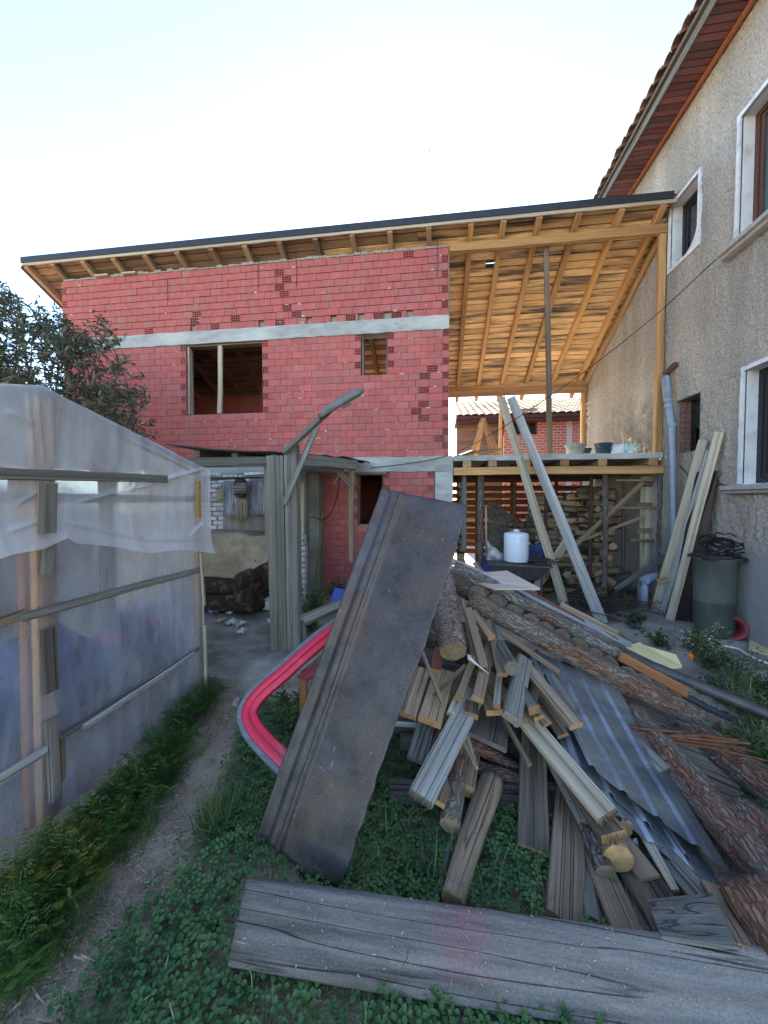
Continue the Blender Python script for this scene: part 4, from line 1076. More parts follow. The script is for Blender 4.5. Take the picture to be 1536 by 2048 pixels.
# stacked round poles in the left corner, seen along their dark sides
for k in range(14):
    o = log('dark_pole', (.52 + .02 * (k % 2), 7.6, .12 + k * .155), (.56 + .03 * (k % 3), 8.9, .12 + k * .155), .072, .065, 'bark_dark', 'end_log')
    tag(o, 'dark round pole beside the concrete column, %s in its stack' % ('lowest', 'second from the ground', 'third from the ground', 'fourth from the ground', 'fifth from the ground', 'sixth from the ground', 'seventh from the ground', 'seventh from the top', 'sixth from the top', 'fifth from the top', 'fourth from the top', 'third from the top', 'second from the top', 'topmost')[k], 'pole', 'round poles stacked against the concrete column')
# horizontal planks closing the back, light coming through the gaps
bs_ = empty('plank_screen', (1.6, 10.2, 0), 'rough brown plank screen with gaps of light at the back of the wood store', 'screen')
for k in range(11):
    z = .5 + k * .185 + R.uniform(-.02, .02)
    board('plank', (.44, 10.2 + R.uniform(-.02, .02), z), (3.9, 10.2, z + R.uniform(-.04, .04)), .135, .022, 'wood_orange', None, bs_, up=(0, -1, 0))
for x in (1.1, 2.0, 3.1): board('batten', (x, 10.23, 0.03), (x, 10.23, 2.4), .08, .03, 'wood_dark', None, bs_, up=(0, -1, 0))
# upright pale slabs boarding off the right end
us = empty('slab_wall', (3.75, 7.7, 0), 'upright pale wooden slabs with cross battens beside the drainpipe, right end of the wood store', 'fence')
for k, (px_, wpx) in enumerate(((1288, 13), (1301, 12), (1315, 14))):
    b = at(px_, 1000, Y=7.62)
    board('slab', (b.x, 7.62 + .02 * (k % 2), .05), (b.x + R.uniform(-.02, .02), 7.62, 2.28), wpx / FPX * 8.2, .025, 'wood_pale', None, us, up=(0, -1, 0), warp=.012)
for y_ in (968, 1010, 1062): 
    b = at(1300, y_, Y=7.58); board('batten', (b.x - .22, 7.585, b.z), (b.x + .28, 7.585, b.z + R.uniform(-.03, .03)), .09, .02, 'wood_tan', None, us, up=(0, -1, 0))
PR = 'loose boards propped in the wood store'
def prop(label, x1, y1, x2, y2, Y, wpx, m_='wood_tan', dY=0, t=.03, cat='board'):
    o = board('timber_board', at(x1, y1, Y=Y), at(x2, y2, Y=Y + dY), wpx / FPX * Y, t, m_, None, None, up=(0, -1, .2), warp=.008); return tag(o, label, cat, PR)
prop('slanting brace board rising from the middle stack to the slab wall', 1153, 1088, 1287, 966, 7.45, 9)
prop('thin slanting lath below the long brace in the wood store', 1165, 1080, 1290, 1032, 7.5, 6)
prop('grey board lying slanted with its foot by the drain elbow', 1230, 1180, 1332, 1112, 7.2, 10, 'wood_grey', -.1)
prop('pale board leaning low behind the two long poles', 1062, 1190, 1134, 1080, 7.15, 15, 'wood_pale', .3)
prop('thin horizontal lath under the deck beam, upper of two', 1230, 960, 1318, 960, 7.5, 4, 'wood_tan')
prop('thin horizontal lath crossing the props at mid height', 1215, 1015, 1330, 1015, 7.45, 4, 'wood_tan')
prop('short horizontal lath low on the slab wall', 1262, 1081, 1330, 1080, 7.5, 6, 'wood_tan')
prop('long dark board lying on the floor of the wood store', 1130, 1195, 1265, 1150, 7.6, 14, 'wood_dark')
prop('narrow pale upright lath beside the bark post', 972, 1125, 971, 1014, 7.5, 4, 'wood_pale')
prop('upright grey board at the left edge of the wood store', 927, 1100, 929, 950, 7.42, 9, 'wood_grey')
# olive sloping panel behind the boiler
pn = MB(); a, b, c, d = at(978, 1000, Y=8.9), at(1075, 1062, Y=9.2), at(1075, 1120, Y=8.9), at(978, 1120, Y=8.7)
pn.prism([a, b, c, d], (0, .03, 0)); tag(pn.build('olive_sheet', 'wood_mossy'), 'dark olive panel leaning behind the white water boiler', 'sheet')
# white water boiler on a black barrow tray
D_ = 6.75
c0 = at(1032, 1122, D=D_); ztop = at(1032, 1066, D=D_).z; rr = 23.5 / FPX * D_
bo = empty('water_boiler', c0, 'white cylindrical water boiler standing on the black barrow tray', 'boiler')
h = ztop - c0.z
MB().lathe([(0, 0), (rr * .97, 0), (rr, .02), (rr, h - .03), (rr * .985, h - .012), (rr * .93, h), (rr * .6, h + .018), (0, h + .02)], c0, 28).build('tank', 'enamel_white', bo, smooth=True)
MB().lathe([(rr * 1.005, h - .075), (rr * 1.02, h - .07), (rr * 1.02, h - .06), (rr * 1.005, h - .055)], c0, 28).build('seam', 'enamel_white', bo, smooth=True)
MB().lathe([(0, h + .075), (.05, h + .07), (.06, h + .04), (.065, h + .015)], c0, 16).build('cap', 'plastic_white', bo, smooth=True)
MB().tube([c0 + Vector((.05, -.03, h + .04)), c0 + Vector((.12, -.05, h + .06)), c0 + Vector((.17, -.04, h + .03))], .008, 6).build('pipe', 'steel_dark', bo)
MB().box(c0.x + rr * .80, c0.x + rr * .98, c0.y - rr * .62, c0.y - rr * .42, c0.z + h * .62, c0.z + h * .72).build('terminal_box', 'plastic_grey', bo)
MB().tube([c0 + Vector((rr, -rr * .4, h * .6)), c0 + Vector((rr + .06, -rr * .5, h * .4)), c0 + Vector((rr + .12, -rr * .4, h * .32)), c0 + Vector((rr + .2, -.1, h * .38))], .007, 6).build('cord', 'cable', bo)
tr = empty('barrow', c0, 'black metal barrow tray carrying the white boiler', 'barrow')
x0, x1 = at(974, 1120, D=D_).x, at(1092, 1120, D=D_).x
zb = c0.z
tp = MB(); tp.prism([(x0, c0.y - .28, zb - .01), (x1, c0.y - .34, zb - .03), (x1 + .05, c0.y + .4, zb - .01), (x0, c0.y + .4, zb - .005)], (0, 0, -.03)); tp.build('tray', 'steel_dark', tr)
sd_ = MB(); sd_.prism([(x0 + .02, c0.y - .26, zb - .042), (x1 - .02, c0.y - .3, zb - .062), (x1 - .2, c0.y - .2, zb - .30), (x0 + .2, c0.y - .18, zb - .30)], (0, .5, 0)); sd_.build('bin', 'steel_dark', tr)
for x in (x0 + .12, x1 - .15): MB().tube([(x, c0.y - .2, zb - .1), (x, c0.y - .24, .04)], .02, 8).build('leg', 'steel_dark', tr)
tw_ = MB()
for i in range(60):
    p = Vector((R.uniform(x0 + (x1 - x0) * .6, x1), c0.y + R.uniform(-.3, .1), zb + R.uniform(.0, .05))); an = R.uniform(-.5, .5)
    tw_.tube([p, p + Vector((math.cos(an) * .25, math.sin(an) * .25, R.uniform(-.03, .06)))], .005, 4)
tag(tw_.build('twigs', 'bark_dark'), kind='stuff')
bb_ = empty('blue_drum', at(990, 1120, D=7.2), 'blue plastic drum under a grey sheet, left of the boiler', 'drum')
c1 = at(990, 1150, D=7.2); c1.z = .035
MB().lathe([(0, 0), (.23, 0), (.24, .03), (.25, .3), (.24, .33), (.25, .36), (.25, .66), (.22, .75), (0, .76)], c1, 24).build('body', 'plastic_blue', bb_, smooth=True)
cs = MB(); cs.grid(10, 8, lambda u, v: (c1.x - .2 + .4 * u, c1.y - .27 + .02 * nz((u * 5, v * 5, 1)), .62 + .5 * v - .35 * u * v + .03 * nz((u * 4, v * 4, 3)))); solidify(cs.build('cover', 'galvanised', bb_, smooth=True), .006)
bt_ = MB(); p = at(1068, 1085, D=7.3)
bt_.grid(10, 8, lambda u, v: (p.x - .2 + .4 * u, p.y + .1 * v + .03 * nz((u * 5, v * 5, 1)), .55 + .45 * v + .05 * nz((u * 4, v * 4, 7)))); o = solidify(bt_.build('tarpaulin', 'tarp_blue', smooth=True), .006); tag(o, 'crumpled dark blue tarpaulin hanging right of the boiler', 'tarpaulin')

# ---------------------------------------------------------------- on the deck
def bucket(x, y, wpx, hpx, D, m_, label, mz='bucket'):
    c = at(x, y, Y=7.48); D = 7.3; c.z = ZL1 + .004; r = wpx / 2 / FPX * D; h = hpx / FPX * D
    e = empty('bucket', c, label, 'bucket', 'buckets on the deck')
    MB().lathe([(0, 0), (r * .82, 0), (r * .84, .01), (r, h), (r * 1.06, h), (r * 1.06, h - .02), (r * 1.0, h - .022), (r * .98, h - .03), (r * .8, .015), (0, .015)], c, 22).build('body', m_, e, smooth=True)
    MB().tube([c + Vector((r * math.cos(a) * 1.03, r * .3 * math.sin(a) - r * .95, h - .02 - .09 * math.sin(a))) for a in [math.pi * i / 10 for i in range(11)]], .004, 5).build('handle', 'metal_pale', e)
bucket(1150, 904, 35, 20, 8.1, 'plastic_grey', 'largest pale grey builder bucket standing on the deck')
bucket(1172, 904, 19, 12, 8.4, 'steel_dark', 'small dark tub between the two buckets on the deck')
bucket(1206, 904, 31, 21, 8.0, 'plastic_navy', 'navy blue bucket standing on the deck')
sk_ = MB(); c = at(1246, 903, Y=7.40)
def bagf(u, v):
    a = 2 * math.pi * u; r = math.sin(math.pi * min(.999, v * .5 + .02)) 
    rr_ = (.30 if abs(math.cos(a)) > .5 else .22) * (1 - v * .85) ** .5 * (1 + .25 * nz((math.cos(a) * 2, math.sin(a) * 2, v * 3)))
    return (c.x + rr_ * math.cos(a), c.y + .12 + rr_ * .5 * math.sin(a), ZL1 + .18 * v * (1 + .4 * nz((math.cos(a) * 1.5, math.sin(a) * 1.5, 5))))
sk_.grid(24, 8, bagf)
bg_ = sk_.build('cement_sack', 'plastic_white', smooth=True); tag(bg_, 'crumpled white and teal sack lying on the deck against the house wall', 'sack')
MATS['sack_teal'] = mat('sack_teal', (.12, .42, .40), (.6, .66, .66), scale=9, var=0, bump=.2)
pt = MB(); pt.grid(8, 5, lambda u, v: (c.x + .02 + .22 * u, c.y + .02 - .03 * v + .02 * nz((u * 6, v * 6, 2)), ZL1 + .03 + .15 * v + .02 * nz((u * 5, 3, v)))); solidify(pt.build('printed_side', 'sack_teal', bg_, smooth=True), .004)
# trestle with a plank, at the left end of the deck
ts = empty('trestle', at(966, 905, D=8.6), 'orange wooden A-frame trestle with plank shelf standing on the deck', 'trestle')
ts.location.z = ZL1
Yt = 8.3
for (x1, y1, x2, y2) in ((966, 818, 938, 903), (966, 818, 990, 900)): board('leg', at(x1, y1, Y=Yt), at(x2, y2, Y=Yt), .085, .04, 'wood_fresh', None, ts, up=(0, -1, 0))
for (x1, y1, x2, y2) in ((967, 818, 950, 898), (967, 818, 1002, 896)): board('leg', at(x1, y1, Y=Yt + .45), at(x2, y2, Y=Yt + .45), .085, .04, 'wood_fresh', None, ts, up=(0, -1, 0))
a = at(966, 816, Y=Yt); board('ridge', (a.x, Yt - .1, a.z), (a.x, Yt + .6, a.z), .09, .05, 'wood_fresh', None, ts)
board('shelf', at(936, 883, Y=Yt - .05), at(1001, 876, Y=Yt - .05), .22, .04, 'wood_tan', None, ts)
board('crosspiece', at(948, 893, Y=Yt - .03), at(988, 893, Y=Yt - .03), .09, .025, 'wood_orange', None, ts, up=(0, -1, 0))
o = board('offcut', at(916, 908, D=7.55), at(944, 898, D=8.0), .12, .05, 'wood_grey'); o.matrix_basis.translation.z = ZL1 + .035; tag(o, 'short grey board end sticking over the left corner of the deck', 'board')
o = board('wood_strip', (.55, 8.1, ZL1 + .02), (1.3, 8.5, ZL1 + .02), .1, .03, 'wood_fresh'); tag(o, 'fresh strip of timber lying on the deck under the trestle', 'board')

# ---------------------------------------------------------------- two long poles propped against the deck
LP = 'sawn boards leaning around the yard'
def lean(label, p, q, wpx, t, m_, D, nm='leaning_board', up=None, **k):
    o = board(nm, p, q, wpx / FPX * D, t, m_, None, None, up=up or (-.3, -1, .1), **k); return tag(o, label, 'board', LP)
pA = at(1131, 1215, Z=.03); pB = at(1205, 1247, Z=.03)
lean('pale yellow long board leaning on the deck edge, left of the pair', pA, at(1002, 795, Y=7.55), 16, .035, 'wood_pale', 6.9)
o = lean('longer blue-grey stained board leaning on the deck edge, right of the pair', pB, at(1022, 795, Y=7.75), 18, .035, 'wood_bleached', 6.7)
# boards leaning against the house
def wall_lean(label, xb, yb, xt, yt, wpx, m_, up=(-.7, -.7, 0), t=.028, **k):
    p = at(xb, yb, Z=.04); q = at(xt, yt, X=3.93)
    return lean(label, p, q, wpx, t, m_, 5.9, up=up, **k)
wall_lean('wide grey-white board leaning on the house wall, leftmost of the four by the downpipe', 1310, 1222, 1407, 880, 15, 'wood_pale')
wall_lean('pale board with a nailed cleat leaning on the house wall, second from the downpipe', 1323, 1226, 1421, 900, 13, 'wood_bleached')
wall_lean('longest clean pale board leaning on the house wall beside the dark door', 1340, 1240, 1438, 864, 14, 'wood_pale')
wall_lean('thin weathered lath leaning behind the pale boards', 1300, 1215, 1399, 930, 9, 'wood_tan')
o = board('cleat', at(1316, 1165, D=5.75), at(1335, 1160, D=5.75), .10, .03, 'wood_tan', None, None, up=(-.7, -.7, 0)); tag(o, 'short wooden cleat nailed across the leaning pale boards', 'board')
# old brown door leaf behind them
dl_ = empty('old_door', at(1365, 1240, Z=.03), 'dark brown door leaf with lever handle leaning on the house wall', 'door')
p0, p1 = at(1338, 1236, Z=.035), at(1387, 1244, Z=.035); q0, q1 = at(1392, 944, X=3.9), at(1436, 942, X=3.96)
q0 = p0 + (q0 - p0); nn = (p1 - p0).cross(q0 - p0).normalized()
MB().prism([p0, p1, q1, q0], nn * .04).build('leaf', 'door_brown', dl_, bevel=.004)
hc = at(1399, 1088, D=5.55)
MB().beam(hc + Vector((0, 0, -.09)), hc + Vector((0, 0, .09)), .035, .008, up=-nn if nn.y > 0 else nn).build('handle_plate', 'metal_pale', dl_)
MB().tube([hc + Vector((0, -.01, .04)), hc + Vector((-.01, -.05, .04)), hc + Vector((-.09, -.06, .04))], .009, 8).build('handle', 'metal_pale', dl_)
# barrel with a heap of cable
bc = at(1432, 1225, Z=.03); Db = 5.3
bc = at(1434, 1240, Z=.035); bc = Vector((3.74, 5.58, .035))
br = empty('barrel', bc, 'dark grey-green barrel standing against the house wall', 'barrel')
MB().lathe([(0, 0), (.205, 0), (.212, .02), (.222, .45), (.226, .456), (.226, .47), (.222, .476), (.234, 1.0), (.242, 1.01), (.242, 1.04), (.23, 1.05), (.23, 1.03), (0, 1.02)], bc, 32).build('body', 'barrel_green', br, smooth=True)
MB().box(bc.x - .22, bc.x + .24, bc.y - .22, bc.y + .2, 1.06, 1.095).box(bc.x - .25, bc.x + .02, bc.y - .26, bc.y + .1, 1.096, 1.125).build('lid', 'rubber', br)
cb = MB(); rs_ = random.Random(3)
for k in range(9):
    c = bc + Vector((rs_.uniform(-.05, .14), rs_.uniform(-.1, .05), 1.07 + .016 * k)); r_ = rs_.uniform(.09, .19); tl_ = rs_.uniform(-.7, .7); t2 = rs_.uniform(.2, 1.1)
    cb.tube([c + Vector((r_ * math.cos(a), r_ * math.sin(a) * math.cos(t2), r_ * math.sin(a) * math.sin(t2) * .8 + .05 * nz((math.cos(a) * 2, math.sin(a) * 2, k)) + r_ * .6)) for a in [i * .42 + tl_ for i in range(16)]], .0085, 6)
cb.tube([bc + Vector((.05, -.1, 1.11)), bc + Vector((.16, -.16, 1.10)), bc + Vector((.22, -.2, 1.02)), bc + Vector((.2, -.22, 1.06))], .02, 8)
tag(cb.build('cable_coil', 'cable', smooth=True), 'tangled black cable heaped on the barrel', 'cable')
# red funnel lying by the barrel
fc = at(1464, 1276, Z=.035)
rf_ = empty('red_funnel', fc, 'dull red plastic funnel with round mouth lying at the foot of the barrel', 'funnel')
ax = Vector((-.35, -.9, .12)).normalized(); M_ = frame_of(fc + Vector((0, 0, .135)), fc + Vector((0, 0, .135)) + ax)[0]
b = MB()
for (r_, x_) in ((.10, -.16), (.115, -.05), (.135, .03), (.15, .05), (.15, .07), (.125, .07), (.10, .0), (.07, -.12)):
    for j in range(24): b.v.append(tuple(M_ @ Vector((x_, r_ * math.cos(j * math.pi / 12), r_ * math.sin(j * math.pi / 12)))))
for i in range(7):
    for j in range(24): b.f.append((i*24 + j, i*24 + (j+1) % 24, (i+1)*24 + (j+1) % 24, (i+1)*24 + j)); b.m.append(0)
b.build('mouth', 'plastic_red', rf_, smooth=True)
b = MB(); b.grid(8, 5, lambda u, v: fc + Vector((-.04 + .14 * math.sin(v * 1.6), .12 + .1 * v, .08 + .42 * u * (1 - .25 * v) )) + Vector((.05 * math.sin(u * 3), 0, 0))); solidify(b.build('flap', 'plastic_red', rf_, smooth=True), .012)
o = MB().prism([at(1500, 1268, Z=.06), at(1600, 1300, Z=.06), at(1600, 1330, Z=.06), at(1498, 1296, Z=.06)], (0, 0, -.022)).build('plywood_offcut', 'plywood_yellow'); tag(o, 'yellow plywood offcut lying on the pavement at the right', 'board')
def hose(name, pts, r, m_, label, cat='hose'):
    P_ = [Vector(p) for p in pts]; out = []
    for i in range(len(P_) - 1):
        p0, p1, p2, p3 = P_[max(i-1, 0)], P_[i], P_[i+1], P_[min(i+2, len(P_)-1)]
        for k in range(6):
            t = k / 6
            out.append(.5 * ((2*p1) + (p2 - p0) * t + (2*p0 - 5*p1 + 4*p2 - p3) * t*t + (3*p1 - p0 - 3*p2 + p3) * t**3))
    out.append(P_[-1])
    return tag(MB().tube(out, r, 8).build(name, m_, smooth=True), label, cat)
hose('white_hose', [at(1448, 1292, Z=.06), at(1476, 1298, Z=.06), at(1500, 1312, Z=.06), at(1540, 1328, Z=.06), at(1620, 1345, Z=.06)], .014, 'hose_white', 'white hose curving across the pavement at the right')
for k, (pts, lb) in enumerate((([(1090, 1190), (1150, 1182), (1220, 1190), (1290, 1200)], 'pale green cane lying nearest the wood store'),
        ([(1210, 1186), (1260, 1187), (1300, 1194)], 'bright green cane lying by the drain elbow'), ([(1240, 1200), (1275, 1205), (1305, 1203)], 'short yellow-green cane by the leaning boards'),
        ([(1165, 1228), (1200, 1242), (1236, 1262), (1262, 1285)], 'long green cane curving past the second leaning pole'))):
    hose('green_cane', [at(x, y, Z=.07) for x, y in pts], .011, 'hose_green', lb, 'cane')
tw_ = MB()
for i in range(420):
    a = at(R.gauss(1195, 48), R.gauss(1206, 17), Z=.05); an = R.uniform(-.9, .9) if R.random() < .7 else R.uniform(0, 6); l = R.uniform(.12, .5)
    p = a + Vector((0, 0, R.uniform(0, .12)))
    tw_.tube([p, p + Vector((math.cos(an) * l * .5, math.sin(an) * l * .5, R.uniform(-.03, .12))), p + Vector((math.cos(an) * l, math.sin(an) * l, R.uniform(-.05, .12)))], [.007, .006, .003], 4)
tag(tw_.build('brushwood', 'bark_dark'), kind='stuff')
# thin cable from the window sill down to the brick building
hose('sagging_cable', [(3.86, 5.9, 5.2), tuple(at(1300, 640, D=6.0)), tuple(at(1150, 757, D=6.5)), tuple(at(1000, 858, D=6.95)), tuple(at(905, 907, Y=7.22)), tuple(at(830, 925, Y=7.24)), tuple(at(740, 936, Y=7.24))], .0065, 'cable', 'thin black cable sagging from the upper window sill to the brick building', 'cable')
hose('wall_cable', [(3.95, 5.6, 1.98), tuple(at(1440, 968, X=3.94)), tuple(at(1425, 975, X=3.94)), tuple(at(1402, 960, X=3.95))], .008, 'cable', 'black cable running along the house wall under the lower window', 'cable')
hose('drain_cable', [tuple(at(1358, 930, X=3.94)), tuple(at(1372, 945, X=3.92)), tuple(at(1384, 966, X=3.92)), tuple(at(1388, 1010, X=3.9))], .007, 'cable', 'thin black cable looping beside the downpipe', 'cable')
# small bird high over the roof
bd = empty('bird', at(859, 300, D=30), 'small dark bird flying high above the roof', 'bird')
p = at(859, 300, D=30)
MB().lathe([(0, -.09), (.03, -.05), (.04, 0), (.025, .06), (0, .09)], p, 8).build('body', 'dark_void', bd, smooth=True)
for s in (-1, 1): MB().prism([p + Vector((0, 0, -.03)), p + Vector((s * .10, 0, .04)), p + Vector((s * .2, 0, .0)), p + Vector((s * .1, 0, .02)), p + Vector((0, 0, .03))], (0, .01, 0)).build('wing', 'dark_void', bd)
# ================================================================== OPEN SHED ON THE LEFT
shd = empty('open_shed', (-1.75, 4.2, 0), 'low open shed with weathered posts and a black sheet roof against the brick building', 'shed')
SD = 4.35
def sp(x, y, D): return at(x, y, D=D)
fz = .10
def slab():
    b = MB(); e = [at(395, 1352, Z=fz), at(480, 1356, Z=fz), at(560, 1350, Z=fz), at(615, 1340, Z=fz)]
    pts = [tuple(p) for p in e] + [tuple(at(612, 1240, Z=fz)), tuple(at(608, 1170, Z=fz)), (-2.6, 7.1, fz), (-6.5, 7.1, fz), (-6.5, 3.6, fz)]
    b.prism(pts, (0, 0, -.22)); return b
o = slab().build('shed_floor', 'concrete_floor', bevel=.01); tag(o, kind='structure')
t1, t2 = at(553, 912, D=SD), at(584, 890, D=SD - .03)
board('post', (t1.x + .03, t1.y, fz), t1, .20, .12, 'wood_mossy', None, shd, up=(0, -1, 0), warp=.004)
board('post', (t2.x + .02, t2.y, fz - .1), t2, .155, .10, 'wood_grey', None, shd, up=(0, -1, 0), warp=.004)
board('post_plank', at(541, 1105, D=SD + .09), at(539, 925, D=SD + .09), .13, .03, 'wood_mossy', None, shd, up=(0, -1, 0))
board('front_beam', at(300, 926, D=SD + .03), at(548, 924, D=SD + .03), .05, .115, 'wood_grey', None, shd)
board('side_beam', at(604, 920, D=SD + .02), at(712, 930, D=5.35), .06, .13, 'wood_grey', None, shd)
log('corner_pole', at(703, 1125, D=5.35), at(706, 930, D=5.35), .042, .04, 'wood_tan', 'end_grey', shd)
board('brace', at(664, 928, D=5.2), at(704, 972, D=5.3), .07, .03, 'wood_grey', None, shd, up=(0, -1, 0))
board('brace', at(690, 932, D=5.3), at(668, 968, D=5.25), .03, .02, 'wood_grey', None, shd, up=(0, -1, 0))
# sheet roof: falls a little to the front, curls up at the left
def rfp(u, v):
    a = at(332 + (700 - 332) * u, 905, D=SD - .18 + .95 * u * u)
    zf = 2.42 + .10 * max(0, .25 - u) * 4 * .5 + .012 * math.sin(u * 60) * (u > .6)
    x = a.x - v * (0.1 if u > .5 else .3); y = a.y + (7.2 - a.y) * v
    return (x, y, zf + .16 * v + .015 * nz((u * 6, v * 4, 2)))
b = MB(); b.grid(90, 10, rfp); solidify(b.build('roof_sheet', 'tar_sheet', shd), .016)
for k in range(4):
    u = .12 + .22 * k; p, q = Vector(rfp(u, .05)), Vector(rfp(u, .97))
    board('roof_batten', p - Vector((0, 0, .06)), q - Vector((0, 0, .06)), .07, .08, 'wood_dark', None, shd)
# inner wall: old bricks under flaking whitewash, brick by brick
ow = empty('whitewashed_wall', (-4.5, 7.0, 0), 'old wall of rough bricks under flaking whitewash inside the shed', 'wall')
MB().box(-7.0, -2.72, 7.06, 7.27, 0, 2.39).build('core', 'plaster_grey', ow)
WB = [brick_block(.22, .075, .08, .010).mesh('brick', 'brick_white', fix=False) for _ in range(2)]
wx0 = at(404, 1000, Y=7.0).x; wx1 = at(452, 1000, Y=7.0).x
k = 0
for r_ in range(15):
    x = wx0 - .5 + (.11 if r_ % 2 else 0)
    while x < wx1 + .3:
        link(bpy.data.objects.new('brick', WB[0]), Matrix.Translation((x, 7.02 + R.uniform(-.018, .012), .98 + r_ * .093)) @ Matrix.Rotation(R.uniform(-.05, .05), 4, 'Y'), ow)
        x += .236
# end pillar of the same old brickwork and its casing boards
pc = at(601, 1110, D=6.1)
wp = empty('brick_pillar', pc, 'narrow whitewashed brick pillar behind the shed post', 'pillar')
for r_ in range(13):
    m_ = brick_block(.12, .078, .12, .012).mesh('brick', 'brick_white', fix=False)
    link(bpy.data.objects.new('brick', m_), Matrix.Translation((pc.x - .05 + R.uniform(-.01, .01), pc.y + R.uniform(-.01, .01), .12 + r_ * .09)), wp)
for (x_, y1, y2, m_) in ((595, 1062, 958, 'wood_tan'), (604, 1068, 965, 'wood_pale')): board('casing_board', at(x_, y1, D=6.05), at(x_ + 1, y2, D=6.05), .06, .03, m_, None, wp, up=(0, -1, 0))
MB().box(pc.x - .06, pc.x + .05, pc.y + .13, pc.y + .3, .02, 2.3).build('core', 'plaster_grey', wp)
gp = MB(); a, c = at(606, 1000, Y=7.05).x, at(640, 1000, Y=7.05).x; gp.box(a, c, 7.0, 7.28, 0, 2.36); tag(gp.build('plastered_pier', 'plaster_grey'), 'grey plastered pier between the shed and the red bricks', 'pier')
o = log('rake_handle', at(632, 1165, D=6.6), at(645, 1022, D=6.95), .022, .02, 'wood_tan', 'end_grain', bend=.01); tag(o, 'old wooden tool handle leaning against the plastered pier', 'tool')
hose('loop_cable', [at(680, 935, D=6.6), at(676, 980, D=6.75), at(665, 1020, D=6.85), at(645, 1040, D=6.85), at(625, 1034, D=6.8), at(606, 1042, D=6.7)], .008, 'cable', 'dark cable hanging in a loop across the red bricks right of the shed', 'cable')
# things hanging at the back of the shed
rl = MB().tube([at(405, 962, D=6.9), at(470, 957, D=6.9), at(545, 955, D=6.9)], .012, 6).build('hanging_rail', 'steel_dark'); tag(rl, 'thin rail across the back of the shed that the cloths hang from', 'rail')
def cloth(x0, x1, y0, y1, D, m_, label, nm='curtain', cat='curtain', folds=9, amp=.025):
    a, c = at(x0, y0, D=D), at(x1, y1, D=D); b = MB()
    b.grid(folds * 6, 8, lambda u, v: (a.x + (c.x - a.x) * u, a.y + amp * math.sin(u * folds * 6.283 + nz((u * 4, v, 2)) * 2) * (.4 + v * .8), a.z + (c.z - a.z) * v - (.02 * abs(math.sin(u * folds * 3.14)) if v == 1 else 0)))
    return tag(solidify(b.build(nm, m_, smooth=True), .004), label, cat, 'cloths hanging at the back of the shed')
cloth(447, 498, 962, 1032, 6.75, 'cloth_lace', 'grey lace curtain hanging left of the striped bag')
cloth(496, 548, 962, 1030, 6.8, 'cloth_lace', 'grey lace curtain hanging right of the striped bag')
cloth(470, 494, 996, 1038, 6.72, 'cloth_beige', 'narrow beige cloth hanging under the striped bag', folds=3)
cloth(446, 548, 1030, 1064, 6.95, 'plaster_grey', 'plain grey sheet hanging below the lace curtains', folds=5, amp=.012)
def bagm(x, y, wpx, hpx, D, m_, label, n):
    c = at(x, y, D=D); r = wpx / 2 / FPX * D; h = hpx / 2 / FPX * D; b = MB()
    b.grid(20, 12, lambda u, v: (c.x + r * math.cos(6.283 * u) * math.sin(3.1416 * (v * .94 + .03)) ** .45, c.y + r * .5 * math.sin(6.283 * u) * math.sin(3.1416 * (v * .94 + .03)) ** .5, c.z - h * math.cos(3.1416 * v) + .02 * nz((u * 5, v * 5, n))))
    e = empty('hanging_bag', c, label, 'bag', 'bags hanging at the back of the shed')
    b.build('bag_body', m_, e, smooth=True); MB().tube([c + Vector((-r * .5, 0, h * .8)), c + Vector((-r * .3, 0, h * 1.5)), c + Vector((r * .3, 0, h * 1.5)), c + Vector((r * .5, 0, h * .8))], .008, 6).build('handle', 'cloth_dark', e)
bagm(481, 976, 30, 38, 6.6, 'cloth_dark', 'dark striped shopping bag hanging between the lace curtains', 1)
bagm(440, 990, 18, 24, 6.75, 'cloth_beige', 'small beige sack hanging beside the whitewashed bricks', 2)
for k in range(7):
    c = at(407 + k * 5.5, 954, D=6.6)
    o = MB().lathe([(0, 0), (.022, 0), (.026, .07), (.022, .072), (.02, .01)], c, 8).build('jar', 'plastic_white', smooth=True); tag(o, 'small white jar on the shed shelf, %s in the row' % ('leftmost', 'second from the left', 'third from the left', 'middle one', 'third from the right', 'second from the right', 'rightmost')[k], 'jar', 'jars in a row under the shed roof')
o = board('jar_shelf', at(400, 956, D=6.6), at(520, 955, D=6.6), .14, .02, 'wood_dark'); tag(o, 'dark shelf carrying a row of small white jars in the shed', 'shelf')
o = board('wall_shelf', at(492, 948, D=6.5), at(545, 946, D=6.5), .16, .05, 'metal_pale'); tag(o, 'pale metal box rail under the shed roof above the curtains', 'rail')
# sofa under a beige blanket
D_ = 5.9
so = empty('sofa', at(470, 1195, Z=fz), 'brown patterned sofa half covered by a beige blanket inside the shed', 'sofa')
L0, R0 = at(385, 1190, D=D_), at(545, 1190, D=D_)
sx0, sx1, sy = L0.x, R0.x, L0.y
gz = fz + .03
def cushion(x0, x1, y0, y1, z0, z1, m_, nm, puff=.05):
    b = MB(); cx, cy_, cz = (x0 + x1) / 2, (y0 + y1) / 2, (z0 + z1) / 2
    def f(u, v):
        a, p_ = 6.283 * u, 3.1416 * v - 1.5708; q = .28
        s = lambda t: math.copysign(abs(t) ** q, t)
        return (cx + (x1 - x0) / 2 * s(math.cos(a)) * abs(math.cos(p_)) ** q, cy_ + (y1 - y0) / 2 * s(math.sin(a)) * abs(math.cos(p_)) ** q, cz + (z1 - z0) / 2 * s(math.sin(p_)) + .02 * nz((u * 6, v * 6, x0)))
    b.grid(36, 18, f); return b.build(nm, m_, so, smooth=True)
W_ = sx1 - sx0
cushion(sx0 - .4, sx1 - .1, sy - .1, sy + .75, gz, gz + .30, 'sofa_brown', 'base')
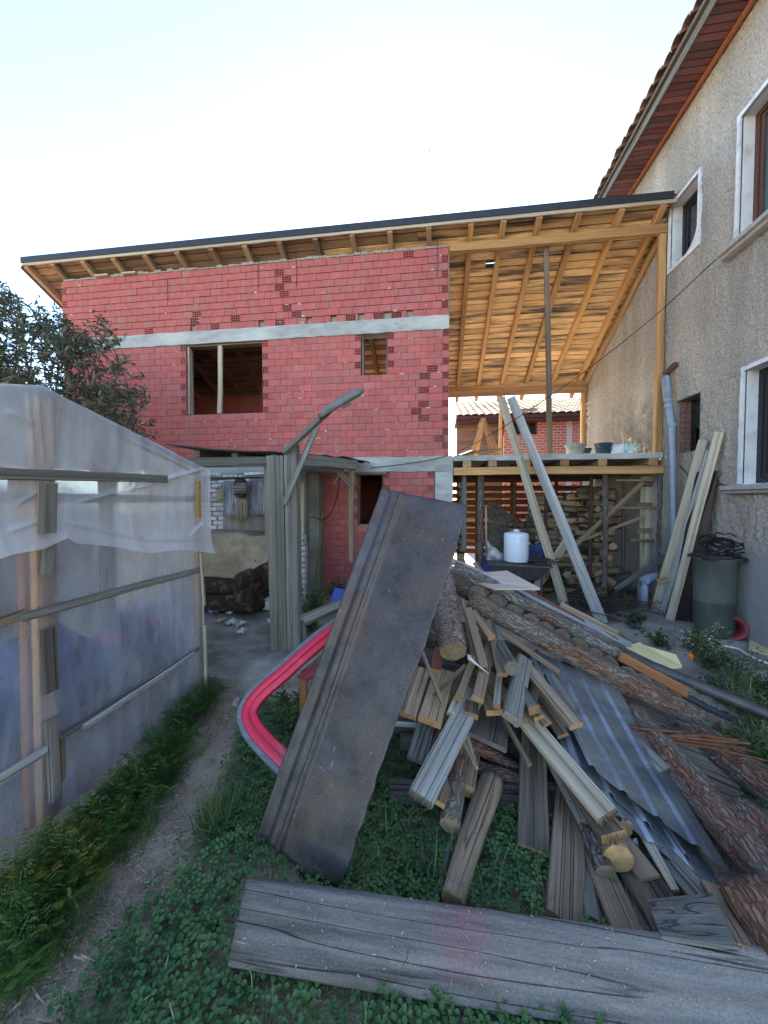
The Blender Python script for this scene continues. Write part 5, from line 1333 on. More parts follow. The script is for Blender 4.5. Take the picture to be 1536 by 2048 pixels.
cushion(sx0 - .4, sx1 - .35, sy - .12, sy + .55, gz + .28, gz + .50, 'sofa_brown', 'seat')
cushion(sx0 - .4, sx1 - .2, sy + .5, sy + .85, gz + .1, gz + 1.1, 'sofa_brown', 'backrest')
cushion(sx1 - .48, sx1 - .12, sy - .2, sy + .7, gz + .02, gz + .50, 'sofa_brown', 'armrest')
MB().tube([(sx1 - .3, sy - .22, gz + .52), (sx1 - .3, sy + .65, gz + .56)], .13, 16).build('arm_roll', 'sofa_brown', so, smooth=True)
cushion(sx1 - .3, sx1 + .02, sy + .1, sy + .8, gz + .3, gz + .80, 'sofa_brown', 'armrest')
b = MB()
def blk(u, v):
    x = sx0 - .5 + (W_ + .48) * u
    top = gz + 1.16 - .10 * max(0, u - .7) * 3 + .03 * nz((u * 5, 1, 2))
    if v < .25: y = sy + .95 - v * 2.2; z = top
    else:
        w = (v - .25) / .75; y = sy + .40 - .34 * w; z = top - (.66 - .36 * max(0, u - .72) / .28) * w
    return (x, y + .03 * nz((u * 7, v * 5, 4)), z + .025 * nz((u * 6, v * 6, 9)))
b.grid(40, 24, blk); o = solidify(b.build('blanket', 'cloth_beige', smooth=True), .012); tag(o, 'beige blanket thrown over the back of the brown sofa', 'blanket')
# litter on the shed floor
def scrap(x, y, w, lb, m_='paper', D=None):
    c = at(x, y, Z=fz + .012); b = MB(); s = R.uniform(0, 50); w_ = w / FPX * 5
    b.grid(6, 5, lambda u, v: (c.x + w_ * (u - .5) * (1 + .3 * nz((v * 3, s, 1))), c.y + w_ * 1.6 * (v - .5) * (1 + .4 * nz((u * 3, s, 2))), c.z + .03 + .05 * nz((u * 3 + s, v * 3, 3))))
    tag(solidify(b.build('paper_scrap', m_), .002), lb, 'litter', 'litter on the shed floor')
scrap(434, 1222, 26, 'largest crumpled white sheet of paper on the shed floor'); scrap(459, 1229, 9, 'small paper scrap right of the largest sheet'); scrap(466, 1247, 20, 'creased white paper in the middle of the shed floor')
scrap(480, 1251, 16, 'flat white paper strip beside the creased one'); scrap(483, 1266, 12, 'small white scrap nearest the shed step'); scrap(441, 1244, 12, 'yellowish scrap left of the creased paper', 'plywood_yellow'); scrap(545, 1243, 16, 'white paper next to the shed post')
scrap(510, 1207, 20, 'white rag beside the plastic tub'); scrap(518, 1200, 12, 'small white rag under the sofa edge'); scrap(492, 1218, 20, 'dark rag on the shed floor', 'cloth_dark')
c = at(545, 1222, Z=fz)
tb_ = empty('white_tub', c, 'white plastic tub lying behind the shed post', 'tub')
b = MB(); b.prism([c + Vector((-.16, -.05, .02)), c + Vector((.14, -.05, .0)), c + Vector((.14, -.05, .2)), c + Vector((-.2, -.05, .16))], (0, .28, .02)); b.build('tub_body', 'plastic_white', tb_, bevel=.03)
b = MB(); b.prism([c + Vector((-.21, -.07, .17)), c + Vector((.15, -.07, .21)), c + Vector((.15, -.07, .235)), c + Vector((-.21, -.07, .195))], (0, .32, .02)); b.build('rim', 'plastic_white', tb_, bevel=.008)
pb = MB().tube([at(432, 1370, D=3.75), at(480, 1376, D=3.75), at(520, 1374, D=3.76)], .045, 10).build('drain_tube', 'steel_dark', smooth=True); tag(pb, 'dark tube lying along the shed step', 'pipe')

# street lamp on the shed post
sl = empty('street_lamp', t2, 'grey street lamp head on a slanting timber arm fixed to the shed post', 'street lamp')
board('arm', at(568, 905, D=4.22), at(662, 818, D=3.95), .055, .05, 'wood_grey', None, sl, up=(0, -1, .5), warp=.004)
board('brace', at(568, 1008, D=4.22), at(634, 852, D=4.06), .06, .03, 'wood_grey', None, sl, up=(0, -1, 0), warp=.003)
a, c = at(644, 832, D=3.98), at(728, 781, D=3.85)
M_, Ll = frame_of(a, c, up=(-.5, -.35, .8))
b = MB(); n = 22; ring = 14
for i in range(n + 1):
    u = i / n; x = Ll * u
    w_ = .055 + .045 * min(1, max(0, (u - .15) / .25)); w_ *= math.sqrt(max(.02, 1 - max(0, (u - .86) / .14) ** 2)) if u > .86 else 1
    hz = .05 + .02 * math.sin(3.14 * u) - (.02 if u > .9 else 0)
    for j in range(ring):
        an = 2 * math.pi * j / ring; zz = math.sin(an); yv = math.copysign(abs(math.cos(an)) ** .6, math.cos(an))
        b.v.append(tuple(M_ @ Vector((x, w_ * yv * .8, (hz * abs(zz) ** .7 if zz > 0 else -.016 * abs(zz) ** .5)))))
for i in range(n):
    for j in range(ring): b.f.append((i*ring + j, i*ring + (j+1) % ring, (i+1)*ring + (j+1) % ring, (i+1)*ring + j)); b.m.append(0)
b.f.append(tuple(range(ring))); b.m.append(0); b.f.append(tuple(n*ring + j for j in range(ring))[::-1]); b.m.append(0)
b.build('head', 'lamp_shell', sl, smooth=True)
b = MB(); pts = [M_ @ Vector((Ll * u, .062 * s * (1 if u < .85 else .8), -.018)) for u, s in ((.42, -1), (.9, -1), (.9, 1), (.42, 1))]; b.prism(pts, M_.to_3x3() @ Vector((0, 0, -.012))); b.build('lens', 'lamp_lens', sl, bevel=.004)
b = MB(); b.beam(M_ @ Vector((Ll * .46, -.02, -.036)), M_ @ Vector((Ll * .66, -.02, -.036)), .06, .012); b.build('label_plate', 'plastic_white', sl)
MB().tube([M_ @ Vector((-.03, 0, .005)), M_ @ Vector((.10, 0, .01))], .038, 12).build('socket', 'steel_dark', sl)

# ================================================================== POLYTHENE GREENHOUSE
gh = empty('greenhouse', (-2.2, 2.3, 0), 'home-made greenhouse of cloudy polythene film on a rough timber frame', 'greenhouse')
GX = -2.2
def gp_(x, y, dx=0): return at(x, y, X=GX + dx)
ridge_y, ridge_z = gp_(72, 775).y, gp_(72, 775).z
eave = gp_(402, 938); ey, ezg = eave.y, eave.z
y0g = ridge_y - (ey - ridge_y)
ridge_y0 = gp_(0, 771).y
def top_z(y):
    if y > ridge_y: return ridge_z + (ezg - ridge_z) * (y - ridge_y) / (ey - ridge_y)
    return ridge_z - (ridge_z - gp_(0, 772).z) / (ridge_y - ridge_y0) * (ridge_y - y) * (1 if y > .9 else .9)
ysA = -.4
def film_sheet(nm, m_, xo, fz0, fz1, ya, yb, nu, nv, amp, seed, sc=(3.0, 3.0), tuck=None):
    b = MB()
    def f(u, v):
        y = ya + (yb - ya) * u; z0, z1 = fz0(y), fz1(y); z = z0 + (z1 - z0) * v
        d = amp * (nz((y * sc[0], z * sc[1], seed)) + .5 * nz((y * sc[0] * 2.6 + z, z * sc[1] * .8, seed + 4)))
        d += amp * .9 * abs(nz((y * 4.5 + z * 2.2, z * .7, seed + 9)))   # long stretched creases
        if tuck: d += tuck(y, z)
        return (GX + xo + d, y, z)
    b.grid(nu, nv, f); return b.build(nm, m_, gh, smooth=True, fix=False)
lowpts = [(-3, 1.28), (0.2, 1.30), (gp_(0, 1108).y, gp_(0, 1108).z), (gp_(60, 1098).y, gp_(60, 1098).z), (gp_(112, 1076).y, gp_(112, 1076).z), (gp_(130, 1086).y, gp_(130, 1086).z), (gp_(200, 1092).y, gp_(200, 1092).z), (gp_(280, 1106).y, gp_(280, 1106).z), (gp_(340, 1099).y, gp_(340, 1099).z), (gp_(414, 1106).y, gp_(414, 1106).z), (9, 1.4)]
def lerp(pts, x):
    for (a, za), (c, zc) in zip(pts[:-1], pts[1:]):
        if a <= x <= c: return za + (zc - za) * (x - a) / (c - a)
    return pts[-1][1]
FOLD = [(gp_(a, b), gp_(c, d), am, w) for a, b, c, d, am, w in ((140, 1006, 400, 938, .030, .014), (150, 1000, 330, 962, .016, .010), (60, 790, 78, 930, .016, .012), (44, 785, 58, 930, .014, .010), (90, 790, 98, 935, .014, .010), (110, 1042, 280, 1080, .016, .014), (280, 1080, 400, 1078, .016, .012), (370, 1072, 402, 1045, .030, .012), (0, 820, 60, 850, .012, .02), (0, 1065, 80, 1035, .014, .014), (200, 830, 380, 930, .010, .02), (230, 870, 390, 945, .010, .014), (90, 970, 20, 1010, .012, .010))]
def flare(y, z):
    zl = lerp(lowpts, y); d = .05 * max(0, 1 - (z - zl) / .18) ** 2
    for (p1, p2, am, w) in FOLD:
        dy, dz_ = p2.y - p1.y, p2.z - p1.z; ln = math.hypot(dy, dz_); t = ((y - p1.y) * dy + (z - p1.z) * dz_) / ln / ln
        if -.05 < t < 1.05:
            q = ((y - p1.y) * dz_ - (z - p1.z) * dy) / ln / w
            if abs(q) < 3: d += am * math.exp(-q * q) * min(1, max(0, (t + .05) * 5), max(0, (1.05 - t) * 5))
    return d
CRE = []
for i in range(26):
    cy_ = R.choice((gp_(118, 1460).y, gp_(118, 1460).y, gp_(110, 1100).y, gp_(398, 1300).y, R.uniform(.6, 3.2))); cz_ = R.choice((.15, .55, .9, 1.3)); an = R.gauss(1.2, .5); CRE.append((cy_ + R.gauss(0, .12), cz_ + R.gauss(0, .1), math.cos(an) * R.choice((-1, 1)), math.sin(an), R.uniform(.3, .8), R.uniform(.003, .008), R.uniform(.009, .016)))
def creases(y, z):
    d = 0
    for (a, c, dy, dz_, ln, am, w) in CRE:
        t = (y - a) * dy + (z - c) * dz_
        if abs(t) < ln:
            q = ((y - a) * dz_ - (z - c) * dy) / w
            if abs(q) < 3: d += am * math.exp(-q * q) * (1 - abs(t) / ln)
    return d
film_sheet('upper_film', 'film_thick', .030, lambda y: lerp(lowpts, y), lambda y: top_z(y) + .01, ysA, gp_(414, 1000).y, 300, 110, .016, 2, tuck=flare)
film_sheet('lower_film', 'film_thin', -.012, lambda y: -.03, lambda y: min(1.75, top_z(y)), ysA, gp_(408, 1200).y, 300, 120, .012, 6, sc=(4, 1.2), tuck=creases)
# roof film and the far gable, side walls
b = MB(); b.grid(30, 40, lambda u, v: (GX + .02 - 3.2 * v, ridge_y + (ey + .01 - ridge_y) * u, top_z(ridge_y + (ey - ridge_y) * u) + .012 + .012 * nz((u * 4, v * 12, 3)))); b.build('roof_film', 'film_thick', gh, smooth=True, fix=False)
b = MB(); b.grid(30, 40, lambda u, v: (GX + .02 - 3.2 * v, ysA + (ridge_y - ysA) * u, top_z(ysA + (ridge_y - ysA) * u) + .012 + .012 * nz((u * 4, v * 12, 5)))); b.build('roof_film', 'film_thick', gh, smooth=True, fix=False)
b = MB(); b.grid(30, 20, lambda u, v: (GX + .01 - 3.2 * u, ey + .012 * nz((u * 8, v * 3, 1)), ezg * v)); b.build('side_film', 'film_thin', gh, smooth=True, fix=False)
for k in range(16): board('blackout_board', (GX - 3.25, ysA, .10 + k * .13), (GX - 3.25, ey, .10 + k * .13), .126, .022, 'wood_dark', None, gh, up=(1, 0, 0), warp=.004)  # opaque dark boards added at the back to darken the inside
# frame behind the film
def gpost(x1, y1, x2, y2, w_, t_, m_, nm='post', dx=-.06, **k):
    return board(nm, gp_(x1, y1, dx), gp_(x2, y2, dx), w_, t_, m_, None, gh, up=(1, 0, 0), **k)
gpost(100, 1640, 78, 800, .12, .05, 'wood_fresh', dx=-.045, warp=.003)
gpost(66, 1650, 50, 960, .07, .05, 'wood_orange', dx=-.10)
gpost(402, 1400, 396, 945, .08, .05, 'wood_fresh', dx=-.045, warp=.003)
board('rafter', (GX - .05, ridge_y, ridge_z - .02), (GX - .05, ey, ezg - .015), .05, .07, 'wood_tan', None, gh)
board('rafter', (GX - .05, ridge_y, ridge_z - .02), (GX - .05, ysA, top_z(ysA) - .02), .05, .07, 'wood_tan', None, gh)
for x in (-3.2, -4.2, -5.35):
    board('rafter', (x, ridge_y, ridge_z - .03), (x, ey, ezg - .03), .05, .06, 'wood_tan', None, gh); board('post', (x, ey - .05, 0), (x, ey - .05, ezg - .04), .07, .06, 'wood_tan', None, gh, up=(0, -1, 0))
    board('post', (x, ridge_y, 0), (x, ridge_y, ridge_z - .04), .07, .06, 'wood_tan', None, gh, up=(0, -1, 0))
board('ridge_pole', (GX - .03, ridge_y, ridge_z - .05), (GX - 3.2, ridge_y, ridge_z - .05), .06, .06, 'wood_tan', None, gh)
board('wall_rail', (GX - .06, ysA, 1.86), (GX - .06, ey, 1.86), .025, .06, 'wood_tan', None, gh)
# battens nailed over the film
board('batten', gp_(-120, 944, .07), gp_(333, 958, .07), .06, .022, 'wood_grey', None, gh, up=(1, 0, 0), warp=.003)
board('batten', gp_(40, 1236, .035), gp_(397, 1140, .035), .05, .025, 'wood_grey', None, gh, up=(1, 0, 0), warp=.008)
board('batten', gp_(-160, 1300, .035), gp_(50, 1228, .035), .05, .022, 'wood_tan', None, gh, up=(1, 0, 0), warp=.008)
board('batten', gp_(122, 1472, .03), gp_(397, 1297, .03), .035, .022, 'wood_grey', None, gh, up=(1, 0, 0), warp=.006)
board('batten', gp_(166, 1455, .055), gp_(388, 1306, .055), .034, .022, 'wood_bleached', None, gh, up=(1, 0, 0), warp=.006)
board('batten', gp_(-150, 1655, .04), gp_(112, 1490, .04), .05, .024, 'wood_bleached', None, gh, up=(1, 0, 0), warp=.008)
gpost(95, 1066, 97, 966, .075, .04, 'wood_mossy', 'cover_block', dx=.075); gpost(84, 1066, 86, 966, .02, .045, 'wood_fresh', 'cover_block', dx=.07)
gpost(103, 1383, 97, 1256, .08, .022, 'wood_dark', 'cover_block', dx=.05)
gpost(397, 1035, 396, 962, .045, .03, 'wood_fresh', 'cover_block', dx=.075)
gpost(110, 1600, 104, 1440, .055, .035, 'wood_mossy', 'stake', dx=.05); gpost(124, 1560, 120, 1470, .035, .03, 'wood_tan', 'stake', dx=.0)
gpost(93, 1150, 98, 1095, .055, .03, 'wood_mossy', 'cover_block', dx=.04)
gpost(409, 1210, 402, 1105, .03, .02, 'wood_pale', 'edge_lath', dx=.03); gpost(411, 1390, 408, 1250, .03, .02, 'wood_pale', 'edge_lath', dx=.03)
# vague things inside the greenhouse
def lump(nm, c, s, m_, lb, cat):
    b = MB(); c = Vector(c)
    b.grid(18, 10, lambda u, v: c + Vector((s[0] * math.cos(6.283 * u) * math.sin(3.1416 * v), s[1] * math.sin(6.283 * u) * math.sin(3.1416 * v), s[2] * (1 - math.cos(3.1416 * v)) / 2)) * (1 + .25 * nz((u * 4, v * 4, c.x))))
    tag(b.build(nm, m_, smooth=True), lb, cat)
lump('pink_bundle', (-2.75, 1.35, .62), (.16, .30, .22), 'fabric_pink', 'pink bundle blurred behind the greenhouse film at left', 'bundle')
lump('blue_crate_cover', (-2.95, 1.3, 0), (.35, .55, .62), 'tarp_blue', 'dark blue covered heap behind the greenhouse film', 'heap')
lump('pink_bag', (-2.95, 3.0, .5), (.12, .12, .16), 'fabric_pink', 'small pink bag blurred inside the greenhouse near its far corner', 'bag')
lump('blue_barrel_cover', (-3.2, 2.6, 0), (.45, .5, .8), 'tarp_blue', 'dark blue covered heap deep in the greenhouse', 'heap')
# ================================================================== SCRAP TIMBER PILE
PILE = 'old timber and scrap in the pile'
UPF = (.0, -.75, .75)
def atg(x, y, D, zmin):
    """point at depth D, pulled along its sight line until it stands clear of the ground"""
    p = at(x, y, D=D)
    if p.z < zmin: p = at(x, y, Z=zmin)
    return p
def tb(label, x1, y1, D1, x2, y2, D2, wpx, t, m_='wood_tan', em=None, roll=0, up=UPF, nm='timber_board', cat='board', **k):
    """board from its far end to the end that faces the yard"""
    o = board(nm, atg(x1, y1, D1, t), atg(x2, y2, D2, t + .015), wpx / FPX * (D1 + D2) / 2, t, m_, em, None, up=up, roll=roll, **k)
    return tag(o, label, cat, PILE)
def lg(label, x1, y1, D1, x2, y2, D2, r1px, r2px, bm='bark_red', em='end_log', nm='bark_log', cat='log', **k):
    o = log(nm, atg(x1, y1, D1, r1px / FPX * D1), atg(x2, y2, D2, r2px / FPX * D2 * .9), r1px / FPX * D1, r2px / FPX * D2, bm, em, None, **k)
    return tag(o, label, cat, PILE)
mat('end_brown', (.17, .115, .085), (.10, .07, .052), scale=30, bump=.3, var=.2, rings=.3)
# --- bed of the pile: dark filler boards and logs, added to keep the gaps dark
for (lb, a) in (('dark filler plank at the bottom of the pile, behind the leaning metal sheet', (800, 1500, 2.75, 1120, 1530, 2.95, 60)),
                ('dark filler plank deep in the pile under the stick ends', (790, 1430, 3.0, 1180, 1440, 3.15, 70)),
                ('dark filler plank deep in the pile behind the stripped pole', (780, 1590, 2.5, 1200, 1610, 2.6, 50)),
                ('long dark filler plank high inside the pile under the shaggy log', (790, 1330, 3.2, 1200, 1370, 3.3, 80)),
                ('dark filler plank inside the pile below the pine log', (1000, 1360, 3.35, 1480, 1560, 2.9, 80))):
    tb(lb, *a[:6], a[6], .04, 'wood_dark')
lg('dark filler log lying at the back of the pile below the grey slab', 860, 1260, 3.5, 1330, 1470, 3.15, 40, 36, 'bark_dark')
lg('dark filler log at the back of the pile behind the corrugated sheets', 1080, 1420, 3.1, 1420, 1600, 2.6, 30, 30, 'bark_dark')
# --- big pine log and the scalloped slab behind it
lg('long red-barked pine log with a pale sawn end, on top of the pile', 940, 1199, 3.08, 1482, 1482, 2.70, 18, 25, 'bark_red', rough=.10, bend=.012, n=26)
sl_ = empty('bark_slab', at(905, 1150, D=3.3), 'grey bark slab with a row of half-round log ends along its edge', 'slab', PILE)
log('slab_body', at(905, 1140, D=3.36), at(1472, 1440, D=2.92), .068, .062, 'bark_grey', 'end_log', sl_, rough=.14, bend=.03, n=22)
for (x, y) in ((956, 1186), (991, 1204), (1027, 1224), (1060, 1243), (1090, 1260), (1122, 1274), (1157, 1291), (1188, 1312), (1219, 1330), (1255, 1350), (1284, 1364), (1313, 1379), (1345, 1398)):
    D_ = 3.22 - (x - 956) * .00105
    c = at(x - 2, y + 3, D=3.08 - (x - 940) * .0007 + .045); d = Vector((-.35, -.9, .28)).normalized()
    log('half_round', c - d * .16, c + d * .015, .078, .074, 'bark_grey', 'end_brown', sl_, rough=.08, bend=0, seed=x)
lg('shaggy pink-barked log with a round sawn end facing the yard', 884, 1160, 3.1, 909, 1303, 2.5, 25, 27, 'bark_pink', rough=.10, bend=.01, n=24)
lg('dark log with a torn orange end at the top of the pile', 895, 1162, 3.25, 975, 1205, 3.2, 17, 18, 'bark_dark', 'end_grain', rough=.12)
# --- boards on the crest
o = MB(); o.prism([at(943, 1160, D=3.32), at(990, 1176, D=3.15), at(1080, 1176, D=3.2), at(1014, 1141, D=3.45), at(955, 1145, D=3.45)], (0, 0, -.018)); tag(o.build('plywood_sheet', 'plywood_pink'), 'weathered pinkish plywood piece lying on top of the pile', 'board', PILE)
tb('long pinkish board lying over the crest behind the plywood piece', 1010, 1165, 3.6, 900, 1120, 3.45, 14, .02, 'plywood_pink')
tb('thin white-edged board at the crest next to the metal sheet', 985, 1158, 3.4, 896, 1134, 3.4, 9, .02, 'wood_bleached')
tb('thin brown lath at the crest below the white-edged board', 1000, 1170, 3.35, 900, 1143, 3.35, 7, .02, 'wood_tan')
tb('short grey board rising behind the crest of the pile', 975, 1160, 3.6, 948, 1125, 3.7, 9, .02, 'wood_grey')
# --- long strips running down behind the slab
tb('bluish grey metal strip running down behind the pile', 1012, 1168, 3.6, 1262, 1292, 3.25, 13, .015, 'galvanised', 'galvanised', cat='strip', nm='metal_strip')
tb('brown painted strip lying on the bluish metal strip', 1030, 1168, 3.6, 1235, 1280, 3.28, 7, .02, 'rust', 'rust', cat='strip', nm='metal_strip')
tb('long weathered grey board behind the bark slab', 1000, 1190, 3.55, 1250, 1312, 3.2, 14, .03, 'wood_grey')
tb('second weathered board behind the bark slab, lower one', 985, 1186, 3.45, 1260, 1330, 3.1, 12, .03, 'wood_mossy')
tb('pale board lying flat at the back edge of the pile', 1120, 1210, 3.7, 1235, 1270, 3.5, 18, .02, 'wood_tan')
lg('dark grey pipe lying along the back of the pile among the weeds', 1238, 1306, 3.2, 1560, 1440, 2.75, 11, 12, 'steel_dark', 'steel_dark', nm='metal_pipe', cat='pipe', rough=.01, bend=.005)
lg('second dark pipe below the first at the back of the pile', 1250, 1335, 3.1, 1500, 1462, 2.75, 8, 8, 'rubber', 'rubber', nm='metal_pipe', cat='pipe', rough=.01, bend=.01)
tb('orange-brown painted board near the weeds', 1238, 1313, 3.0, 1374, 1386, 2.82, 20, .035, 'wood_orange', 'end_grey')
o = MB(); o.prism([at(1252, 1292, D=3.25), at(1340, 1335, D=3.05), at(1364, 1332, D=3.1), at(1352, 1309, D=3.2), at(1288, 1290, D=3.35), at(1280, 1284, D=3.38)], (0, 0, -.015)); tag(o.build('plywood_sheet', 'plywood_yellow'), 'yellow plywood piece wedged behind the pile by the weeds', 'board', PILE)
# --- logs on the right
lg('long red and grey pine log at the right of the corrugated sheets', 1255, 1435, 2.75, 1560, 1790, 1.72, 31, 36, 'bark_red', rough=.07, n=24)
lg('grey-barked log lying furthest right in the pile', 1330, 1425, 2.9, 1580, 1600, 2.2, 30, 32, 'bark_grey', rough=.08, n=22)
lg('short log with a split pale face at the right edge', 1480, 1625, 2.12, 1570, 1740, 1.9, 32, 34, 'bark_red', rough=.06)
lg('red-painted log end with grey marks at the lower right corner', 1485, 1772, 1.62, 1610, 1960, 1.38, 42, 46, 'bark_red', 'wood_red_paint', rough=.10, bend=.01, n=26)
tb('dark beam end lying on the red log', 1248, 1478, 2.5, 1322, 1552, 2.25, 48, .07, 'wood_grey', 'wood_dark')
rb = empty('rebar_bundle', at(1240, 1460, D=2.5), 'bundle of rusty iron bars lying across the logs', 'rebar', PILE)
for (x1, y1, x2, y2) in ((1228, 1460, 1500, 1487), (1232, 1466, 1490, 1496), (1240, 1452, 1478, 1481), (1236, 1472, 1420, 1470), (1238, 1455, 1548, 1524), (1225, 1468, 1450, 1500), (1245, 1450, 1520, 1505)):
    a, c = at(x1, y1, D=2.52), at(x2, y2, D=2.36)
    MB().tube([a, (a + c) / 2 + Vector((0, 0, R.uniform(-.008, .008))), c], .0075, 7).build('bar', 'rust', rb, smooth=True)
# --- galvanised corrugated sheets
def corr(label, tl_, tr_, br_, bl_, ribs, seed, amp=.020):
    a, b_, c, d = [at(x, y, D=D) for x, y, D in (tl_, tr_, br_, bl_)]
    n = (b_ - a).cross(d - a).normalized()
    if n.z < 0: n = -n
    def f(u, v):
        p = (a * (1 - v) + b_ * v) * (1 - u) + (d * (1 - v) + c * v) * u
        ph = (v * ribs) % 1
        rib = max(0, min(1, min(ph / .09, (.26 - ph) / .09))) if ph < .26 else (.3 * max(0, 1 - abs(ph - .62) / .05))
        return p + n * (amp * rib + .008 * nz((u * 3, v * 3, seed)) + .02 * nz((u * 1.2, v * 1.5, seed + 5)))
    b = MB(); b.grid(24, ribs * 12, f); o = solidify(b.build('corrugated_sheet', 'galvanised', fix=False), .0022)
    return tag(o, label, 'metal sheet', PILE)
corr('topmost galvanised ribbed sheet, the widest, lying on the logs', (1068, 1300, 2.98), (1235, 1375, 2.85), (1462, 1752, 1.80), (1178, 1530, 2.13), 4, 3)
corr('second galvanised ribbed sheet showing under the top one', (1058, 1306, 2.95), (1200, 1420, 2.82), (1440, 1775, 1.82), (1150, 1530, 2.18), 4, 8)
corr('lowest galvanised ribbed sheet with curled corner', (1048, 1316, 2.95), (1180, 1440, 2.8), (1462, 1805, 1.75), (1160, 1580, 2.08), 4, 14)
# --- boards and sticks whose ends face the yard
S = 'small sawn batten with an orange end, '
tb(S + 'left one over the grey-white board', 948, 1316, 2.75, 915, 1397, 2.42, 15, .045, 'wood_tan', 'end_grain', nm='timber_batten', cat='batten')
tb(S + 'widest one in the middle', 982, 1284, 2.85, 956, 1399, 2.38, 22, .045, 'wood_tan', 'end_grain', nm='timber_batten', cat='batten')
tb(S + 'the steep one on the right of the middle', 979, 1242, 2.95, 1006, 1348, 2.45, 18, .035, 'wood_tan', 'end_grain', nm='timber_batten', cat='batten')
tb(S + 'short one right under the pine log', 946, 1226, 2.92, 984, 1275, 2.68, 15, .05, 'wood_tan', 'end_grain', nm='timber_batten', cat='batten')
tb('grey square batten end just under the pine log', 978, 1244, 2.98, 1001, 1283, 2.74, 16, .05, 'wood_grey', nm='timber_batten', cat='batten')
tb('pale split batten with bent nails beside the shaggy log', 934, 1220, 2.92, 966, 1337, 2.42, 17, .05, 'wood_tan', 'wood_tan', nm='timber_batten', cat='batten', jag1=.05)
for k in range(3):
    a = at(944, 1312 + k * 4, D=2.42); o = MB().tube([a, a + Vector((-.03, -.03, .02)), a + Vector((.06 + .02 * k, -.05, -.06))], .003, 5).build('nail', 'metal_pale'); tag(o, ('long pale nail sticking out of the split batten', 'bent nail beside the long one in the split batten', 'lowest nail of the split batten')[k], 'nail', 'nails in the split batten')
tb('brown batten under the middle sticks', 990, 1300, 2.9, 960, 1360, 2.55, 14, .04, 'wood_tan', nm='timber_batten', cat='batten')
lg('round grey pole end beside the grey nailed board', 985, 1270, 2.95, 1027, 1338, 2.42, 14, 15, 'wood_grey', 'end_grey', nm='round_pole', cat='pole', rough=.02)
tb('large grey-white board with clear grain sticking out towards the yard', 950, 1386, 2.55, 841, 1598, 1.92, 44, .055, 'wood_bleached', 'end_grey', jag1=.02, roll=.12, warp=.002)
tb('grey nailed board with a notched end crossing the long pale board', 1048, 1318, 2.75, 1024, 1440, 2.18, 32, .05, 'wood_grey', 'end_grey', roll=-.25)
tb('thick grey offcut beside the notched board', 1034, 1372, 2.5, 1068, 1420, 2.28, 22, .06, 'wood_grey', 'end_grain')
tb('long pale board with a crumbling end running to the lower right', 1030, 1412, 2.52, 1216, 1632, 1.86, 40, .045, 'wood_pale', 'wood_tan', jag1=.03, warp=.003)
tb('brown board under the long pale one with a splintered orange end', 1120, 1530, 2.3, 1226, 1672, 1.83, 46, .05, 'wood_tan', 'end_grain', jag1=.025)
tb('brown board at the left of the corrugated sheets', 1040, 1318, 2.8, 1152, 1452, 2.2, 25, .035, 'wood_tan', 'end_grain')
tb('tan board passing under the notched board', 962, 1338, 2.75, 1042, 1445, 2.35, 30, .04, 'wood_tan')
tb('short tan board with pointed end near the notched board', 1040, 1385, 2.5, 1095, 1450, 2.25, 26, .02, 'wood_tan', 'end_grain', taper=.3)
tb('small tan block end under the pointed board', 1050, 1410, 2.45, 1080, 1440, 2.28, 20, .05, 'wood_tan', 'end_grain')
tb('broad brown board end at far left beside the metal sheet', 846, 1340, 2.65, 816, 1432, 2.35, 32, .04, 'wood_tan')
tb('thin slanted lath beside the metal sheet', 842, 1298, 2.6, 884, 1405, 2.35, 8, .02, 'wood_tan', nm='timber_batten', cat='batten')
tb('brown board with cracked end, second from the metal sheet', 890, 1345, 2.7, 861, 1445, 2.3, 44, .05, 'wood_tan', 'end_grain')
tb('narrow grey board hanging below the cracked one', 862, 1420, 2.5, 831, 1522, 2.2, 36, .035, 'wood_grey')
tb('dark board end showing left of the cracked one', 875, 1360, 2.9, 822, 1400, 2.6, 30, .04, 'wood_dark')
tb('reddish block between the cracked board and the sticks', 880, 1300, 2.9, 872, 1345, 2.65, 20, .05, 'wood_red_paint')
tb('brown board whose end shows right of the cracked one', 930, 1340, 2.75, 893, 1440, 2.4, 22, .05, 'wood_tan', 'end_grain')
tb('short brown board end under the widest batten', 945, 1380, 2.6, 940, 1432, 2.35, 26, .04, 'wood_tan', 'end_grain')
tb('wide brown board end right of the widest batten', 970, 1370, 2.7, 992, 1426, 2.4, 36, .04, 'wood_tan', 'end_grain')
tb('pale strip lying crosswise beside the metal sheet', 785, 1447, 2.5, 840, 1452, 2.5, 9, .03, 'wood_bleached')
tb('broad mossy grey plank lying crosswise in the shade of the pile', 985, 1420, 2.75, 972, 1484, 2.35, 78, .03, 'wood_mossy')
tb('pointed brown slat hanging below the grey-white board', 925, 1470, 2.3, 953, 1536, 2.08, 24, .018, 'wood_tan', taper=.75)
tb('small brown board under the grey-white board', 895, 1560, 2.2, 878, 1606, 2.02, 26, .03, 'wood_tan')
lg('dark bark pole pointing at the yard below the grey-white board', 920, 1480, 2.5, 897, 1650, 2.0, 22, 21, 'bark_red', rough=.05, nm='bark_pole', cat='pole')
lg('crooked branch with a peeled orange patch', 930, 1500, 2.5, 1048, 1556, 2.45, 13, 11, 'bark_red', 'end_grain', nm='branch', cat='branch', rough=.10, bend=.05, pointed=.12)
lg('red-brown branch lying crosswise under the peeled one', 922, 1528, 2.45, 1190, 1600, 2.4, 14, 15, 'bark_red', 'end_grain', nm='branch', cat='branch', rough=.06, bend=.03)
lg('grey-brown branch low in the pile behind the dark plank', 1000, 1590, 2.35, 1180, 1625, 2.3, 13, 14, 'bark_grey', nm='branch', cat='branch', rough=.06)
